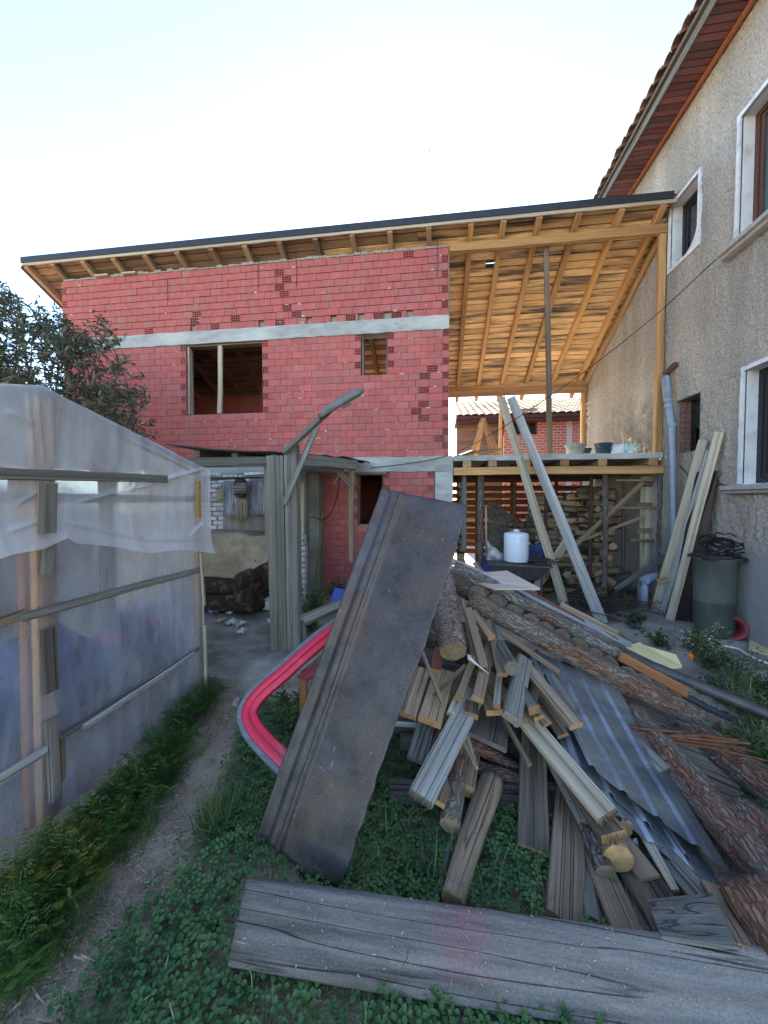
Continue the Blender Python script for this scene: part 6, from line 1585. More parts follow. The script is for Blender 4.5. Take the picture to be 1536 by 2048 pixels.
tb('short dark block hanging over the stripped pole', 958, 1560, 2.35, 962, 1600, 2.2, 38, .05, 'wood_dark')
tb('dark brown block end under the peeled branch', 935, 1545, 2.4, 936, 1585, 2.2, 28, .05, 'wood_red_paint')
tb('dark weathered plank with a splintered orange end hanging in the middle', 1066, 1440, 2.55, 1068, 1700, 1.92, 52, .035, 'wood_dark', 'end_grain', jag1=.02)
lg('stripped pale pole with two knots standing in the clover', 992, 1570, 2.3, 912, 1812, 1.70, 24, 24, 'wood_tan', 'end_grain', nm='stripped_pole', cat='pole', rough=.03, bend=.02)
tb('broad brown board with a dark knot hole, foot behind the big plank', 1140, 1590, 2.25, 1133, 1850, 1.66, 60, .03, 'wood_tan', 'end_grain')
lg('thin bark pole with round end beside the knot-hole board', 1140, 1575, 2.3, 1202, 1752, 1.80, 17, 19, 'bark_grey', 'end_log', nm='bark_pole', cat='pole', rough=.05)
lg('stripped log end with orange rim under the splintered board', 1190, 1610, 2.15, 1236, 1722, 1.82, 27, 28, 'wood_tan', 'end_grain', nm='stripped_pole', cat='pole', rough=.03)
lg('small orange log end showing beside the corrugated sheet', 1225, 1600, 2.15, 1256, 1648, 1.98, 14, 15, 'bark_red', 'end_grain', rough=.06, nm='bark_pole', cat='pole')
tb('flat brown board below the round pole end, left of two', 1180, 1690, 2.05, 1262, 1880, 1.58, 52, .025, 'wood_tan')
tb('narrow twisted board right of the flat brown one', 1240, 1700, 2.0, 1335, 1880, 1.56, 34, .02, 'wood_tan', roll=.2)
tb('split pale stick with bark edge under the corrugated sheet', 1272, 1640, 2.05, 1352, 1785, 1.72, 22, .02, 'wood_pale', roll=.2, taper=.4)
tb('grey board under the tip of the corrugated sheet', 1300, 1680, 2.05, 1415, 1810, 1.66, 46, .03, 'wood_mossy')
tb('dark board filling the shade under the corrugated sheet', 1235, 1690, 2.1, 1330, 1830, 1.75, 70, .02, 'wood_dark')
tb('brown board edge at the right of the grey square plate', 1420, 1770, 1.72, 1500, 1900, 1.45, 36, .025, 'wood_tan')
tb('thin shaded board behind the knot-hole board', 1165, 1720, 1.95, 1185, 1840, 1.7, 26, .02, 'wood_mossy')
tb('weathered stick standing in the clover left of the stripped pole', 912, 1640, 2.1, 872, 1800, 1.78, 8, .012, 'wood_grey', nm='timber_batten', cat='batten')
o = MB(); o.prism([at(1294, 1798, D=1.64), at(1424, 1784, D=1.62), at(1478, 1896, D=1.42), at(1322, 1872, D=1.48)], (0, 0, -.02)); tag(o.build('square_plate', 'wood_grey', bevel=.003), 'dark grey square board lying on the big plank at lower right', 'board', PILE)
o = MB().grid(6, 5, lambda u, v: at(1246, 1700, D=1.95) + Vector((.09 * u, .05 * v, .06 * v * u - .03 + .02 * nz((u * 4, v * 4, 1))))).build('plastic_scrap', 'plastic_white'); tag(solidify(o, .003), 'crumpled clear plastic scrap under the corrugated sheet', 'plastic scrap')


# --- more ends in the fan, each a stray offcut of its own
EX = [('pale narrow batten end between the widest batten and the notched board', 1000, 1330, 2.75, 990, 1412, 2.36, 13, .035, 'wood_pale'),
      ('thin brown lath lying across the cracked board', 930, 1330, 2.6, 868, 1395, 2.38, 8, .015, 'wood_tan'),
      ('short pale offcut under the left orange-ended batten', 925, 1380, 2.6, 902, 1432, 2.36, 18, .03, 'wood_pale'),
      ('brown board end low beside the bark pole', 950, 1500, 2.55, 935, 1580, 2.2, 26, .04, 'wood_tan'),
      ('grey board end showing under the cracked board', 880, 1420, 2.7, 852, 1478, 2.38, 34, .03, 'wood_grey'),
      ('narrow brown board passing behind the notched board', 1085, 1330, 2.85, 1062, 1408, 2.5, 18, .03, 'wood_tan'),
      ('tan board slanting right above the long pale board', 1058, 1370, 2.7, 1128, 1470, 2.3, 22, .03, 'wood_tan'),
      ('weathered board under the long pale board, left of its end', 1085, 1480, 2.45, 1172, 1640, 1.98, 30, .03, 'wood_grey'),
      ('brown board behind the dark hanging plank', 1100, 1500, 2.6, 1118, 1640, 2.1, 40, .03, 'wood_dark'),
      ('thin brown lath below the notched board', 1010, 1440, 2.5, 1060, 1530, 2.2, 10, .02, 'wood_tan'),
      ('reddish board end between the bark pole and the stripped pole', 975, 1540, 2.5, 965, 1640, 2.12, 24, .035, 'wood_tan'),
      ('short thick brown offcut right of the shaggy log', 955, 1270, 2.9, 950, 1320, 2.68, 20, .06, 'wood_tan'),
      ('grey lath along the right side of the shaggy log', 925, 1200, 3.0, 948, 1300, 2.6, 9, .025, 'wood_grey'),
      ('brown lath along the pine log above the corrugated sheet', 1000, 1262, 2.95, 1120, 1345, 2.75, 10, .02, 'wood_tan'),
      ('narrow weathered board lying on the topmost corrugated sheet', 1085, 1330, 2.85, 1150, 1420, 2.52, 12, .02, 'wood_grey'),
      ('brown board under the lowest corrugated sheet', 1180, 1600, 2.2, 1300, 1760, 1.78, 40, .025, 'wood_tan'),
      ('pale board edge right of the split pale stick', 1300, 1660, 2.05, 1395, 1800, 1.70, 16, .02, 'wood_pale')]
for (lb, a1, b1, c1, a2, b2, c2, w_, t_, m_) in EX: tb(lb, a1, b1, c1, a2, b2, c2, w_, t_, m_, 'end_grain' if R.random() < .6 else None, jag1=R.choice((0, 0, .015)), roll=R.uniform(-.25, .25), warp=.008)

# --- big plank in front
A, B_ = at(497, 1752, D=1.69), at(455, 1932, D=1.44)
E_ = at(1536, 1895, D=1.455)
ax = (E_ - A).normalized(); wv = (B_ - A); wv -= ax * wv.dot(ax) * .0
nn = ax.cross(wv).normalized(); nn = nn if nn.z > 0 else -nn
b = MB()
def plf(u, v):
    L_ = 2.35
    return A + ax * (u * L_) + wv * v + nn * (.010 * nz((u * 4, v * 2, 3)) + .012 * math.sin(v * 3.14)) + ax * (.006 * nz((v * 9, 2, u))) * (1 if u in (0, 1) else 0)
b.grid(40, 10, plf); o = b.build('big_plank', 'wood_plank' if 'wood_plank' in MATS else 'wood_grey', smooth=True, fix=False)
m_ = o.modifiers.new('thickness', 'SOLIDIFY'); m_.thickness = .038; m_.offset = -1 if o.data.polygons[0].normal.dot(nn) > 0 else 1
tag(o, 'broad dark grey plank with a pink smudge lying in front of the pile', 'plank')
cr = MB()
for i in range(170):
    u, v = R.random() ** .8, R.random(); p = plf(u, v) + nn * .004; an = R.uniform(0, 6.28); l, w_ = R.uniform(.002, .009), R.uniform(.001, .0032)
    d1 = (ax * math.cos(an) + wv.normalized() * math.sin(an)) * l; d2 = (ax * -math.sin(an) + wv.normalized() * math.cos(an)) * w_
    cr.add([p - d1, p + d2, p + d1, p - d2, p + nn * .003], [(0, 1, 4), (1, 2, 4), (2, 3, 4), (3, 0, 4)])
tag(cr.build('wood_chips', 'chip', o), kind='stuff')

# --- rusty metal sheet leaning on the pile
q0, q1, q2 = at(520, 1665, D=1.99), at(767, 978, D=2.50), at(672, 1772, D=1.755)
xa = (q1 - q0); La = xa.length; xa.normalize()
nn = xa.cross(q2 - q0).normalized(); nn = nn if nn.y < 0 else -nn
ya = nn.cross(xa); ya = ya if ya.x > 0 else -ya
def plane2(x, y):
    d = cF + cR * ((x - 768) / FPX) - cU * ((y - 1024) / FPX); t = (q0 - C0).dot(nn) / d.dot(nn); p = C0 + d * t - q0
    return p.dot(xa), p.dot(ya)
right = [plane2(x, y) for x, y in ((672, 1772), (692, 1745), (757, 1545), (800, 1425), (850, 1290), (880, 1195), (908, 1110), (935, 1009))]
left = [plane2(x, y) for x, y in ((520, 1665), (640, 1335), (767, 978))]
botl = [plane2(x, y) for x, y in ((520, 1665), (562, 1706), (588, 1730), (612, 1762), (672, 1772))]
top = [plane2(767, 978), plane2(800, 985), plane2(850, 994), plane2(935, 1009)]
def interp(pts, k, s):
    pts = sorted(pts, key=lambda p: p[k])
    if s <= pts[0][k]: return pts[0][1 - k]
    for a, c in zip(pts[:-1], pts[1:]):
        if a[k] <= s <= c[k]: return a[1 - k] + (c[1 - k] - a[1 - k]) * (s - a[k]) / (c[k] - a[k] + 1e-9)
    return pts[-1][1 - k]
NU, NV = 90, 60
wmax = max(p[1] for p in right)
def shf(u, v):
    # v across the sheet (0 left edge), u along it; bottom and top edges are irregular
    wv_ = interp(right, 0, u * La)
    y = v * wv_
    x0 = interp(botl, 1, y); x1 = interp(top, 1, y)
    x = x0 + (x1 - x0) * u
    yy_ = y * interp(right, 0, x) / max(.05, wv_) if v > 0 else 0
    f = yy_ / wmax
    prof = 0
    prof += .018 * math.exp(-((f - .02) / .018) ** 2)          # rolled left edge
    prof += .020 / (1 + math.exp((f - .20) / .010))
    prof += .034 * math.exp(-((f - .245) / .020) ** 2)          # ridge
    prof -= .012 * math.exp(-((f - .10) / .03) ** 2)
    h = prof + .010 * nz((x * 1.6, yy_ * 2, 3)) + .0035 * nz((x * 7, yy_ * 7, 8)) - .02 * ((u - .5) ** 2)
    if v == 1: yy_ += .008 * nz((x * 14, 1, 2)) + .004 * nz((x * 40, 1, 5))
    return q0 + xa * x + ya * yy_ + nn * h
b = MB(); b.grid(NU, NV, shf); o = b.build('rusty_metal_sheet', 'rust_sheet', smooth=True, fix=False); solidify(o, .004)
tag(o, 'dark rusty metal sheet with a raised rib leaning against the pile', 'metal sheet')

# --- red car tailgate frame with its rubber seal
tg = empty('car_tailgate', at(500, 1400, D=2.4), 'bright red car tailgate frame without glass behind the leaning metal sheet', 'tailgate')
pa, pb_, pc_ = at(478, 1408, D=2.45), at(668, 1246, D=2.75), at(572, 1560, D=2.20)
e1 = (pb_ - pa).normalized(); n3 = e1.cross(pc_ - pa).normalized(); n3 = n3 if n3.y < 0 else -n3
e2 = n3.cross(e1); e2 = e2 if e2.dot(pc_ - pa) > 0 else -e2
def pl3(x, y):
    d = cF + cR * ((x - 768) / FPX) - cU * ((y - 1024) / FPX); t = (pa - C0).dot(n3) / d.dot(n3); p = C0 + d * t - pa
    return Vector((p.dot(e1), p.dot(e2)))
ctrl = [pl3(x, y) for x, y in ((820, 1180), (740, 1196), (660, 1243), (600, 1290), (556, 1329), (522, 1357), (496, 1383), (480, 1409), (475, 1434), (482, 1461), (501, 1490), (540, 1532), (575, 1566), (620, 1620))]
def cr_spl(P_, per=8):
    out = []
    for i in range(len(P_) - 1):
        p0, p1, p2, p3 = P_[max(i-1, 0)], P_[i], P_[i+1], P_[min(i+2, len(P_)-1)]
        for k in range(per):
            t = k / per; out.append(.5 * ((2*p1) + (p2 - p0)*t + (2*p0 - 5*p1 + 4*p2 - p3)*t*t + (3*p1 - p0 - 3*p2 + p3)*t**3))
    return out + [P_[-1]]
path = cr_spl(ctrl)
def sweep(nm, prof, m_, th=.006):
    b = MB(); n = len(path)
    cen = Vector((.45, .25))
    nrm_ = []
    for i in range(n):
        t = (path[min(i+5, n-1)] - path[max(i-5, 0)]).normalized(); q = Vector((-t.y, t.x)); q = q if q.dot(cen - path[i]) > 0 else -q
        nrm_.append(q)
    for i in range(n):
        for (o_, h_) in prof:
            w = path[i] + nrm_[i] * o_
            b.v.append(tuple(pa + e1 * w.x + e2 * w.y + n3 * h_))
    k = len(prof)
    for i in range(n - 1):
        for j in range(k - 1): b.f.append((i*k + j, (i+1)*k + j, (i+1)*k + j + 1, i*k + j + 1)); b.m.append(0)
    return solidify(b.build(nm, m_, tg, smooth=True, fix=False), th)
sweep('rubber_seal', [(-.004, -.05), (-.006, -.01), (.002, .010), (.014, .014), (.026, .010), (.03, 0)], 'rubber_grey')
sweep('frame', [(.028, -.01), (.031, .010), (.038, .014), (.066, .012), (.072, .006), (.078, -.004), (.084, -.006), (.108, -.007), (.114, -.012), (.117, -.035)], 'car_red')
for (x, y) in ((604, 1313), (646, 1283)):
    w = pl3(x, y); c = pa + e1 * w.x + e2 * w.y - n3 * .0105
    MB().beam(c - e1 * .018, c + e1 * .018, .014, .006, up=n3).build('slot', 'dark_void', tg)
c1, c2 = at(600, 1336, D=2.62), at(642, 1302, D=2.72)
MB().beam(c1, c2, .045, .02, up=(0, -.8, .6)).beam(c1 + Vector((0, 0, -.03)), c2 + Vector((0, 0, -.03)), .01, .05, up=(0, -.8, .6)).build('bracket', 'metal_pale', tg)
MB().prism([at(594, 1352, D=2.6), at(640, 1322, D=2.7), at(632, 1350, D=2.6), at(612, 1358, D=2.55)], (0, .01, -.02)).build('lamp_cover', 'plastic_red', tg)
# bits behind the sheet
tb('thick weathered board with frayed end above the tailgate', 690, 1205, 3.1, 608, 1242, 2.95, 20, .05, 'wood_mossy', 'end_grey', jag1=.03)
tb('dark board under the frayed board above the tailgate', 700, 1225, 3.05, 640, 1250, 2.95, 22, .02, 'wood_dark')
o = MB().prism([at(668, 1178, D=3.6), at(692, 1182, D=3.6), at(684, 1214, D=3.5), at(658, 1212, D=3.5)], (0, .03, .01)).build('blue_tray', 'plastic_blue', bevel=.006); tag(o, 'blue plastic tray standing in the bushes left of the metal sheet', 'tray')
tb('upright orange-brown board end behind the tailgate', 606, 1440, 2.75, 606, 1352, 2.85, 14, .04, 'wood_orange')
tb('leaning dark board behind the metal sheet', 700, 1600, 2.35, 760, 1300, 3.0, 60, .03, 'wood_dark')
o = lg('pale stone lying at the foot of the tailgate', 466, 1412, 2.62, 474, 1396, 2.66, 8, 6, 'pebble', 'pebble', nm='stone', cat='stone', rough=.3)
# ================================================================== PLANTS
def inpoly(x, y, P_):
    c = False; n = len(P_)
    for i in range(n):
        x1, y1 = P_[i]; x2, y2 = P_[(i + 1) % n]
        if (y1 > y) != (y2 > y) and x < (x2 - x1) * (y - y1) / (y2 - y1) + x1: c = not c
    return c
def ground_pts(n, poly, dens=None):
    xs = [p[0] for p in poly]; ys = [p[1] for p in poly]; out = []
    while len(out) < n:
        x, y = R.uniform(min(xs), max(xs)), R.uniform(min(ys), max(ys))
        if inpoly(x, y, poly) and (dens is None or R.random() < dens(x, y)): out.append((x, y))
    return out
W2 = lambda pts: [(lambda p: (p.x, p.y))(at(x, y, Z=0)) for x, y in pts]
# --- clover carpet: three leaflets on a stalk
tv = [(0, 0, 0), (.0015, 0, 0), (0, 0, .05)]; tf = [(0, 1, 2)]
for k in range(3):
    a = k * 2.094; ca, sa = math.cos(a), math.sin(a); o = len(tv)
    for (r_, w, z) in ((.001, 0, .05), (.009, .0075, .054), (.016, .0062, .053), (.0185, 0, .049), (.016, -.0062, .053), (.009, -.0075, .054), (.011, 0, .0495)):
        tv.append((r_ * ca - w * sa, r_ * sa + w * ca, z))
    tf += [(o, o+1, o+6), (o+1, o+2, o+6), (o+2, o+3, o+6), (o+3, o+4, o+6), (o+4, o+5, o+6), (o+5, o, o+6)]
FOOT = W2([(1090, 1848), (1105, 1700), (1180, 1590), (1300, 1480), (1536, 1590), (1700, 1800), (1700, 1935)])
def clover_d(x, y):
    if inpoly(x, y, FOOT): return .04
    d = dist_path(x, y)
    w_ = .30 + .14 * nz((x * 3.1, y * 3.1, 31)); side = 1 if d > w_ else max(.03, (d - .05) / (w_ - .05)) ** 1.4
    patch = .55 + .75 * nz((x * 2.2, y * 2.2, 2))
    return min(1, side * max(.18, min(1, patch + .25)))
poly = W2([(30, 2047), (260, 1830), (420, 1600), (470, 1450), (520, 1400), (650, 1420), (1000, 1450), (1536, 1500)]) + [(2.2, .75), (-1.3, .75)]
pts = ground_pts(19000, poly, clover_d)
pos = np.array([(x, y, ground_z(x, y) - .012 + R.uniform(0, .02)) for x, y in pts])
def split_scatter(name, ms, pos, tilt, smin, smax):
    k = len(pos); idx = NR.permutation(k)
    scatter(name, ms, tv, tf, None, pos, rots(k, tilt), NR.uniform(smin, smax, k))
o = scatter('clover', 'leaf_clover', tv, tf, None, pos, rots(len(pos), .34), NR.uniform(.5, 1.45, len(pos))); tag(o, 'low carpet of clover round the timber pile', kind='stuff')
# --- grass blades
gv = []; 
for i, (z, b_) in enumerate(((0, 0), (.06, .008), (.11, .032), (.14, .075))):
    w = .0028 * (1 - i / 3.2); gv += [(-w, b_, z), (w, b_, z)]
gf = [(0, 1, 3, 2), (2, 3, 5, 4), (4, 5, 7, 6)]
polyb = W2([(0, 2047), (240, 1830), (400, 1600), (470, 1430), (660, 1400), (1536, 1480)]) + [(2.6, .8), (-1.6, .8)]
gp2 = ground_pts(1500, polyb, lambda x, y: .15 + .85 * max(0, min(1, .5 + 1.6 * nz((x * 1.7, y * 1.7, 12)))) * min(1, dist_path(x, y) / .3))
pos = np.array([(x, y, ground_z(x, y) - .01) for x, y in gp2])
tag(scatter('grass', 'leaf_grass', gv, gf, None, pos, rots(len(pos), .4), NR.uniform(.45, 1.15, len(pos))), 'scattered thin grass blades in the clover', kind='stuff')
def tuft(lb, x, y, n, s, m_='leaf_grass', spread=.05, tilt=.5, nm='grass_tuft'):
    c = at(x, y, Z=0); P_ = np.array([(c.x + R.gauss(0, spread), c.y + R.gauss(0, spread), ground_z(c.x, c.y) - .01) for _ in range(n)])
    return tag(scatter(nm, m_, gv, gf, None, P_, rots(n, tilt), NR.uniform(s * .6, s * 1.3, n)), lb, 'grass tuft', kind='stuff')
tuft('dense blue-green grass tuft at the edge of the dirt path', 440, 1640, 420, 1.25, spread=.055, tilt=.6)
tuft('loose tall grass under the stripped pole', 800, 1760, 60, 1.5, spread=.14, tilt=.55)
tuft('grass tuft by the foot of the knot-hole board', 985, 1790, 50, 1.3, spread=.10, tilt=.5)
tuft('long grass right of the pile', 1500, 1500, 260, 1.9, spread=.20, tilt=.5)
wp2 = ground_pts(1500, poly, lambda x, y: clover_d(x, y) * max(0, min(1, .4 + 1.8 * nz((x * 3, y * 3, 21)))))
pos = np.array([(x, y, ground_z(x, y) + R.uniform(.02, .06)) for x, y in wp2])
wv_ = [(0, 0, 0), (-.35, .3, .04), (.35, .3, .04), (0, .3, .0), (-.32, .7, .0), (.32, .7, .0), (0, .7, -.03), (0, 1, -.14)]
wf_ = [(0, 3, 1), (0, 2, 3), (1, 3, 6, 4), (3, 2, 5, 6), (4, 6, 7), (6, 5, 7)]
tag(scatter('low_weeds', 'leaf_shrub', wv_, wf_, None, pos, rots(len(pos), .5), NR.uniform(.018, .045, len(pos))), 'small broad-leaved weeds among the clover', kind='stuff')
ds = ground_pts(420, poly, clover_d)
pos = np.array([(x, y, ground_z(x, y)) for x, y in ds])
tag(scatter('dry_stalks', 'chip', gv, gf, None, pos, rots(len(pos), .9), NR.uniform(.3, 1.0, len(pos))), 'thin dry stalks among the clover', kind='stuff')
# --- feathery greens along the greenhouse
fv, ff = [], []
nseg = 9
for i in range(nseg + 1):
    u = i / nseg; z = .20 * u - .05 * u * u; y = .10 * u * u
    fv += [(-.0012, y, z), (.0012, y, z)]
for i in range(nseg): ff.append((2*i, 2*i + 1, 2*i + 3, 2*i + 2))
for i in range(2, nseg + 1):
    u = i / nseg; z = .20 * u - .05 * u * u; y = .10 * u * u; l = .05 * (1.15 - u) + .012
    for s in (-1, 1):
        for q in range(3):
            t = .35 + .33 * q; px_, py_, pz = s * l * t, y + l * .35 * t, z + .01 * t
            for d in (-1, 1):
                o = len(fv); fv += [(px_, py_, pz), (px_ + s * .006 + .002, py_ + d * .010, pz + .003), (px_ + s * .012, py_ + d * .016, pz + .001), (px_ + s * .003, py_ + d * .007, pz - .002)]
                ff.append((o, o+1, o+2, o+3))
def plants(nm, lb, spots, per, s, m_, cat, group=None, tilt=.55, tvv=fv, tff=ff, spread=.05, lift=0):
    for i, (x, y) in enumerate(spots):
        c = at(x, y, Z=0); n = per
        P_ = np.array([(c.x + R.gauss(0, spread), c.y + R.gauss(0, spread), ground_z(c.x, c.y) - .01 + R.uniform(0, lift)) for _ in range(n)])
        o = scatter(nm, m_, tvv, tff, None, P_, rots(n, tilt), NR.uniform(s * .6, s * 1.25, n))
        tag(o, lb[i] if isinstance(lb, list) else lb, cat, group)
fs_ = [(60, 1810), (100, 1735), (165, 1700), (130, 1800), (225, 1640), (190, 1720), (270, 1590), (300, 1545), (255, 1660), (340, 1510), (355, 1465), (390, 1430), (320, 1570), (20, 1880), (410, 1405), (60, 1930)]
fs_.sort(key=lambda q: q[1])
ORD = ('farthest', 'second', 'third', 'fourth', 'fifth', 'sixth', 'seventh', 'eighth')
FL = ['feathery green clump at the greenhouse foot, %s from the shed step' % ('nearest' if i == 0 else ORD[i]) for i in range(8)] + ['feathery clump at the greenhouse foot, %s from the lower left corner' % ('nearest' if i == 7 else ORD[7 - i]) for i in range(8)]
plants('feathery_plant', FL, fs_, 46, 1.05, 'leaf_feather', 'plant', 'feathery plants along the greenhouse', spread=.062)
# --- broad-leaf template for bushes and weeds
lv, lf = [], []
for (y, w, z) in ((0, 0, 0), (.3, .17, .03), (.6, .20, .035), (1, 0, -.06)):
    lv.append((0, y, z - .035)); lv.append((-w, y, z)); lv.append((w, y, z))
lf = [(0, 3, 4), (0, 5, 3), (3, 6, 7, 4), (3, 5, 8, 6), (6, 9, 7), (6, 8, 9)]
def bush(nm, lb, c, rx, ry, h, n, leaf, m_, cat, stems=9, group=None, flowers=None, flat=1.0, stem_m='wood_mossy'):
    e = empty(nm, c, lb, cat, group); c = Vector(c)
    st = MB(); tips = []
    for k in range(stems):
        a = R.uniform(0, 6.283); q = c + Vector((math.cos(a) * rx * R.uniform(.1, .95), math.sin(a) * ry * R.uniform(.1, .95), h * R.uniform(.55, 1)))
        m1 = c.lerp(q, .5) + Vector((R.uniform(-.03, .03), R.uniform(-.03, .03), .06 * h)); st.tube([c + Vector((R.uniform(-.03, .03), R.uniform(-.03, .03), 0)), m1, q], [.005, .004, .002], 5); tips.append((m1, q))
    st.build('stem', stem_m, e)
    P_ = []
    for i in range(n):
        m1, q = R.choice(tips); u = R.random() ** .7; b_ = c.lerp(m1, u * 2) if u < .5 else m1.lerp(q, u * 2 - 1)
        if u < .15: b_ = m1
        P_.append((b_.x + R.gauss(0, rx * .13), b_.y + R.gauss(0, ry * .13), b_.z + R.gauss(0, h * .07)))
    P_ = np.array(P_)
    scatter('foliage', m_, lv, lf, None, P_, rots(n, 1.0), NR.uniform(leaf * .55, leaf * 1.3, n), e)
    if flowers:
        fm, nf, fr = flowers; tvf, tff = [], []
        for k in range(5):
            a = k * 1.2566; o = len(tvf); tvf += [(0, 0, 0), (math.cos(a - .5) * .6, math.sin(a - .5) * .6, .2), (math.cos(a), math.sin(a), .15), (math.cos(a + .5) * .6, math.sin(a + .5) * .6, .2)]; tff.append((o, o+1, o+2, o+3))
        F_ = []
        for i in range(nf):
            m1, q = R.choice(tips); u = R.uniform(.4, 1.1); b_ = m1.lerp(q, u)
            for k in range(R.randint(2, 5)): F_.append((b_.x + R.gauss(0, .012) - .01, b_.y + R.gauss(0, .012) - .02, b_.z + R.gauss(.015, .012)))
        o_ = scatter('flower', fm, tvf, tff, None, np.array(F_), rots(len(F_), 1.0) , NR.uniform(fr * .7, fr * 1.2, len(F_)), e); o_['kind'] = 'stuff'
    return e
g0 = lambda x, y, D=None: at(x, y, Z=.02)
fb_ = bush('flowering_shrub', 'bushy plant with small white flowers at the edge of the pavement', at(1395, 1325, D=3.55) - Vector((0, 0, .0)), .26, .22, .38, 420, .055, 'leaf_shrub', 'shrub', 14, None, ('petal_white', 22, .010))
mg = MB(); c = at(1380, 1311, D=3.3)
for k in range(12):
    a = k * .5236; mg.add([c, c + Vector((math.cos(a - .3) * .02, -.008, math.sin(a - .3) * .02)), c + Vector((math.cos(a) * .028, -.004, math.sin(a) * .028)), c + Vector((math.cos(a + .3) * .02, -.008, math.sin(a + .3) * .02))], [(0, 1, 2, 3)])
mg.lathe([(0, -.006), (.008, 0), (0, .008)], c + Vector((0, -.012, 0)), 8)
tag(mg.build('marigold', 'petal_orange'), 'single orange marigold among the white flowers', 'flower')
bush('weed_clump', 'low leafy weeds with a few pale flowers near the second leaning pole', at(1265, 1262, Z=.0), .20, .20, .34, 260, .06, 'leaf_shrub', 'weeds', 9, None, ('petal_white', 6, .009))
bush('weed_clump', 'low weeds between the yellow plywood and the flowering shrub', at(1320, 1296, Z=0), .25, .2, .22, 240, .055, 'leaf_shrub', 'weeds', 9)
for k, (x, y, rx, h, n, lb) in enumerate(((1440, 1420, .3, .42, 520, 'fine-leaved weeds behind the dark pipes, left part'), (1500, 1470, .3, .42, 560, 'fine-leaved weeds at the right edge of the picture'), (1470, 1370, .25, .38, 420, 'fine-leaved weeds spilling over the pavement'), (1545, 1560, .26, .32, 380, 'low weeds at the right edge below the iron bars'))):
    c = at(x, y, Z=0); bush('weed_clump', lb, c, rx, .26, h, n, .035, 'leaf_feather' if k % 2 else 'leaf_shrub', 'weeds', 16)
for (x, y, rx, h, n, lf_, lb) in ((1480, 1540, .3, .34, 700, .05, 'leafy weeds crowding the grey log at the right edge'), (1420, 1345, .26, .36, 520, .05, 'tall leafy weeds between the flowering shrub and the right edge'), (1536, 1420, .34, .46, 800, .045, 'tallest weeds at the right edge beside the pavement'), (1400, 1460, .3, .22, 520, .045, 'low weeds under the dark pipes behind the pile')):
    bush('weed_clump', lb, at(x, y, Z=0), rx, .28, h, n, lf_, 'leaf_shrub', 'weeds', 18)
bush('garden_bush', 'dark green bush between the shed post and the frayed board', at(625, 1262, Z=0), .28, .3, .58, 900, .055, 'leaf_shrub', 'bush', 14)
bush('garden_bush', 'loose leafy bush with pinkish seed heads beside the red bricks', at(672, 1205, Z=0), .22, .3, .55, 320, .07, 'leaf_shrub', 'bush', 9)
bush('garden_bush', 'low dark weeds in the shade inside the tailgate frame', at(575, 1455, Z=0), .22, .25, .32, 380, .05, 'leaf_shrub', 'bush', 9)
bush('weed_clump', 'thin dry weeds by the brushwood heap', at(1252, 1215, Z=0), .12, .12, .30, 130, .05, 'leaf_shrub', 'weeds', 6)
# --- leafy tree behind the greenhouse
tc_ = at(120, 760, D=5.4)
tree = empty('broadleaf_tree', (tc_.x, tc_.y, 0), 'leafy tree with narrow leaves standing behind the greenhouse', 'tree')
TR = MB(); base = Vector((tc_.x - .15, tc_.y, 0))
env = [(-420, 520), (-100, 545), (0, 572), (60, 606), (110, 618), (165, 642), (205, 652), (240, 672), (262, 700), (285, 760), (305, 830), (328, 885), (325, 960), (-420, 1100)]
def edge_px(x, y):
    best = 1e9
    for (x1, y1), (x2, y2) in zip(env[:-1], env[1:]):
        dx, dy = x2 - x1, y2 - y1; t = max(0, min(1, ((x - x1) * dx + (y - y1) * dy) / (dx * dx + dy * dy)))
        best = min(best, math.hypot(x - x1 - t * dx, y - y1 - t * dy))
    return best
def path3(p, q, n, j):
    return [p.lerp(q, i / n) + Vector((R.gauss(0, j), R.gauss(0, j), R.gauss(0, j) + .12 * math.sin(3.14 * i / n))) * (1 if 0 < i < n else 0) for i in range(n + 1)]
fork = base + Vector((.05, 0, 1.35)); TR.tube(path3(base, fork, 5, .015), [.075, .07, .065, .06, .055, .05], 9)
leafp, mains = [], []
for (x, y, D1) in ((40, 650, 5.3), (120, 660, 5.6), (200, 690, 5.4), (240, 740, 5.1), (270, 820, 5.0), (290, 880, 4.9), (150, 780, 4.8), (60, 760, 5.0), (-60, 640, 5.6), (-160, 620, 5.4), (-250, 700, 5.2), (10, 620, 6.0), (90, 720, 6.1), (180, 830, 5.9), (-120, 780, 5.9), (215, 660, 5.7)):
    q = at(x, y, D=D1); P1 = path3(fork, q, 7, .03); TR.tube(P1, [.03, .026, .022, .018, .014, .011, .008, .005], 6); mains.append(P1)
twigs = 0
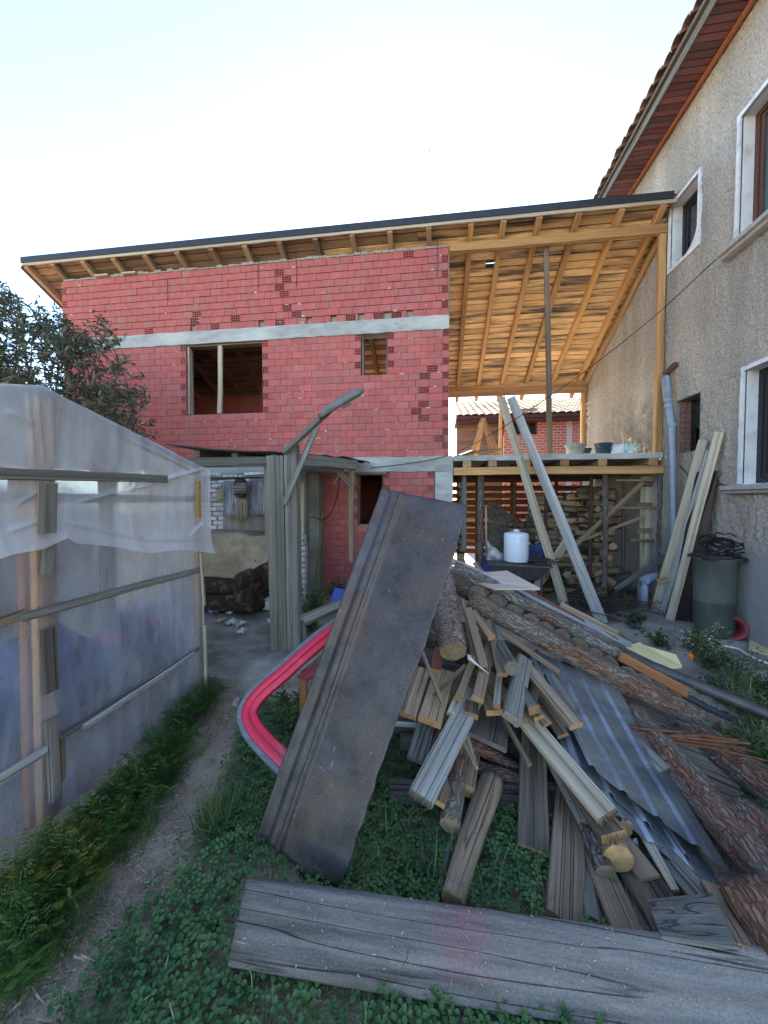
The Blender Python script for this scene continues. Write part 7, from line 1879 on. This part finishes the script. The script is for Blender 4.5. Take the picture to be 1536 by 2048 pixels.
while twigs < 2900:
    x, y, D1 = R.uniform(-330, 330), R.uniform(560, 960), R.gauss(5.4, .42)
    if not inpoly(x, y, env): continue
    c = at(x, y, D=D1); e_ = edge_px(x, y)
    dens = min(1, e_ / 55) * (1 if x < 190 else .62) * min(1, max(.05, .62 + 1.5 * nz((c.x * 2.1, c.y * 2.1, c.z * 2.1))))
    if R.random() > dens: continue
    twigs += 1
    P1 = min(mains, key=lambda m: min((k - c).length for k in m)); s0 = min(P1, key=lambda k: (k - c).length)
    out = (c - s0); d = (out.normalized() * .8 + Vector((R.uniform(-.7, .7), R.uniform(-.7, .7), R.uniform(-.3, .9)))).normalized(); L_ = R.uniform(.14, .30)
    if R.random() < .45: TR.tube([s0, s0.lerp(c, .5) + Vector((0, 0, .05)), c], [.006, .005, .003], 4, caps=False)
    TR.tube([c, c + d * L_], [.003, .0015], 4, caps=False)
    for k in range(R.randint(9, 15)):
        leafp.append(c + d * L_ * R.uniform(.1, 1.05) + Vector((R.gauss(0, .012), R.gauss(0, .012), R.gauss(0, .012))))
TR.build('trunk', 'bark_grey', tree, smooth=True)
P_ = np.array(leafp); n = len(P_)
tlv = [(0, 0, 0), (-.13, .35, .03), (0, .35, -.01), (.13, .35, .03), (-.11, .7, .02), (0, .7, -.03), (.11, .7, .02), (0, 1, -.10)]
tlf = [(0, 2, 1), (0, 3, 2), (1, 2, 5, 4), (2, 3, 6, 5), (4, 5, 7), (5, 6, 7)]
scatter('crown', 'leaf_tree', tlv, tlf, None, P_, rots(n, 1.1), NR.uniform(.065, .12, n), tree)
# --- stones and dry bits on the dirt path
st = MB()
for i in range(420):
    s = R.random(); k = min(int(s * (len(PATH) - 1)), len(PATH) - 2); t = s * (len(PATH) - 1) - k
    p = PATH[k].lerp(PATH[k + 1], t); x, y = p.x + R.gauss(0, .12), p.y + R.gauss(0, .12); z = ground_z(x, y); r_ = R.uniform(.003, .010) * (2 if R.random() < .06 else 1)
    a0 = R.uniform(0, 6); ring = [(x + r_ * math.cos(a0 + q * 1.0472) * R.uniform(.7, 1.2), y + r_ * math.sin(a0 + q * 1.0472) * R.uniform(.7, 1.2), z) for q in range(6)]
    st.add(ring + [(x, y, z + r_ * .8)], [(q, (q + 1) % 6, 6) for q in range(6)])
tag(st.build('pebbles', 'pebble', smooth=True), kind='stuff')
dr = MB()
for i in range(1500):
    s = R.random(); k = min(int(s * (len(PATH) - 1)), len(PATH) - 2); t = s * (len(PATH) - 1) - k
    p = PATH[k].lerp(PATH[k + 1], t); x, y = p.x + R.gauss(0, .2), p.y + R.gauss(0, .2); z = ground_z(x, y) + .004; a = R.uniform(0, 6.28); l = R.uniform(.015, .07)
    dx, dy = math.cos(a) * l, math.sin(a) * l; w = .0022
    dr.add([(x, y, z), (x + dy / l * w, y - dx / l * w, z), (x + dx + dy / l * w, y + dy - dx / l * w, z + R.uniform(0, .02)), (x + dx, y + dy, z + R.uniform(0, .02))], [(0, 1, 2, 3)])
tag(dr.build('dry_straw', 'chip'), kind='stuff')
o = tb('broken pale twig lying in the greens by the greenhouse', 170, 1625, 2.25, 152, 1650, 2.2, 6, .006, 'wood_pale', nm='twig', cat='twig')
o['group'] = ''; del o['group']
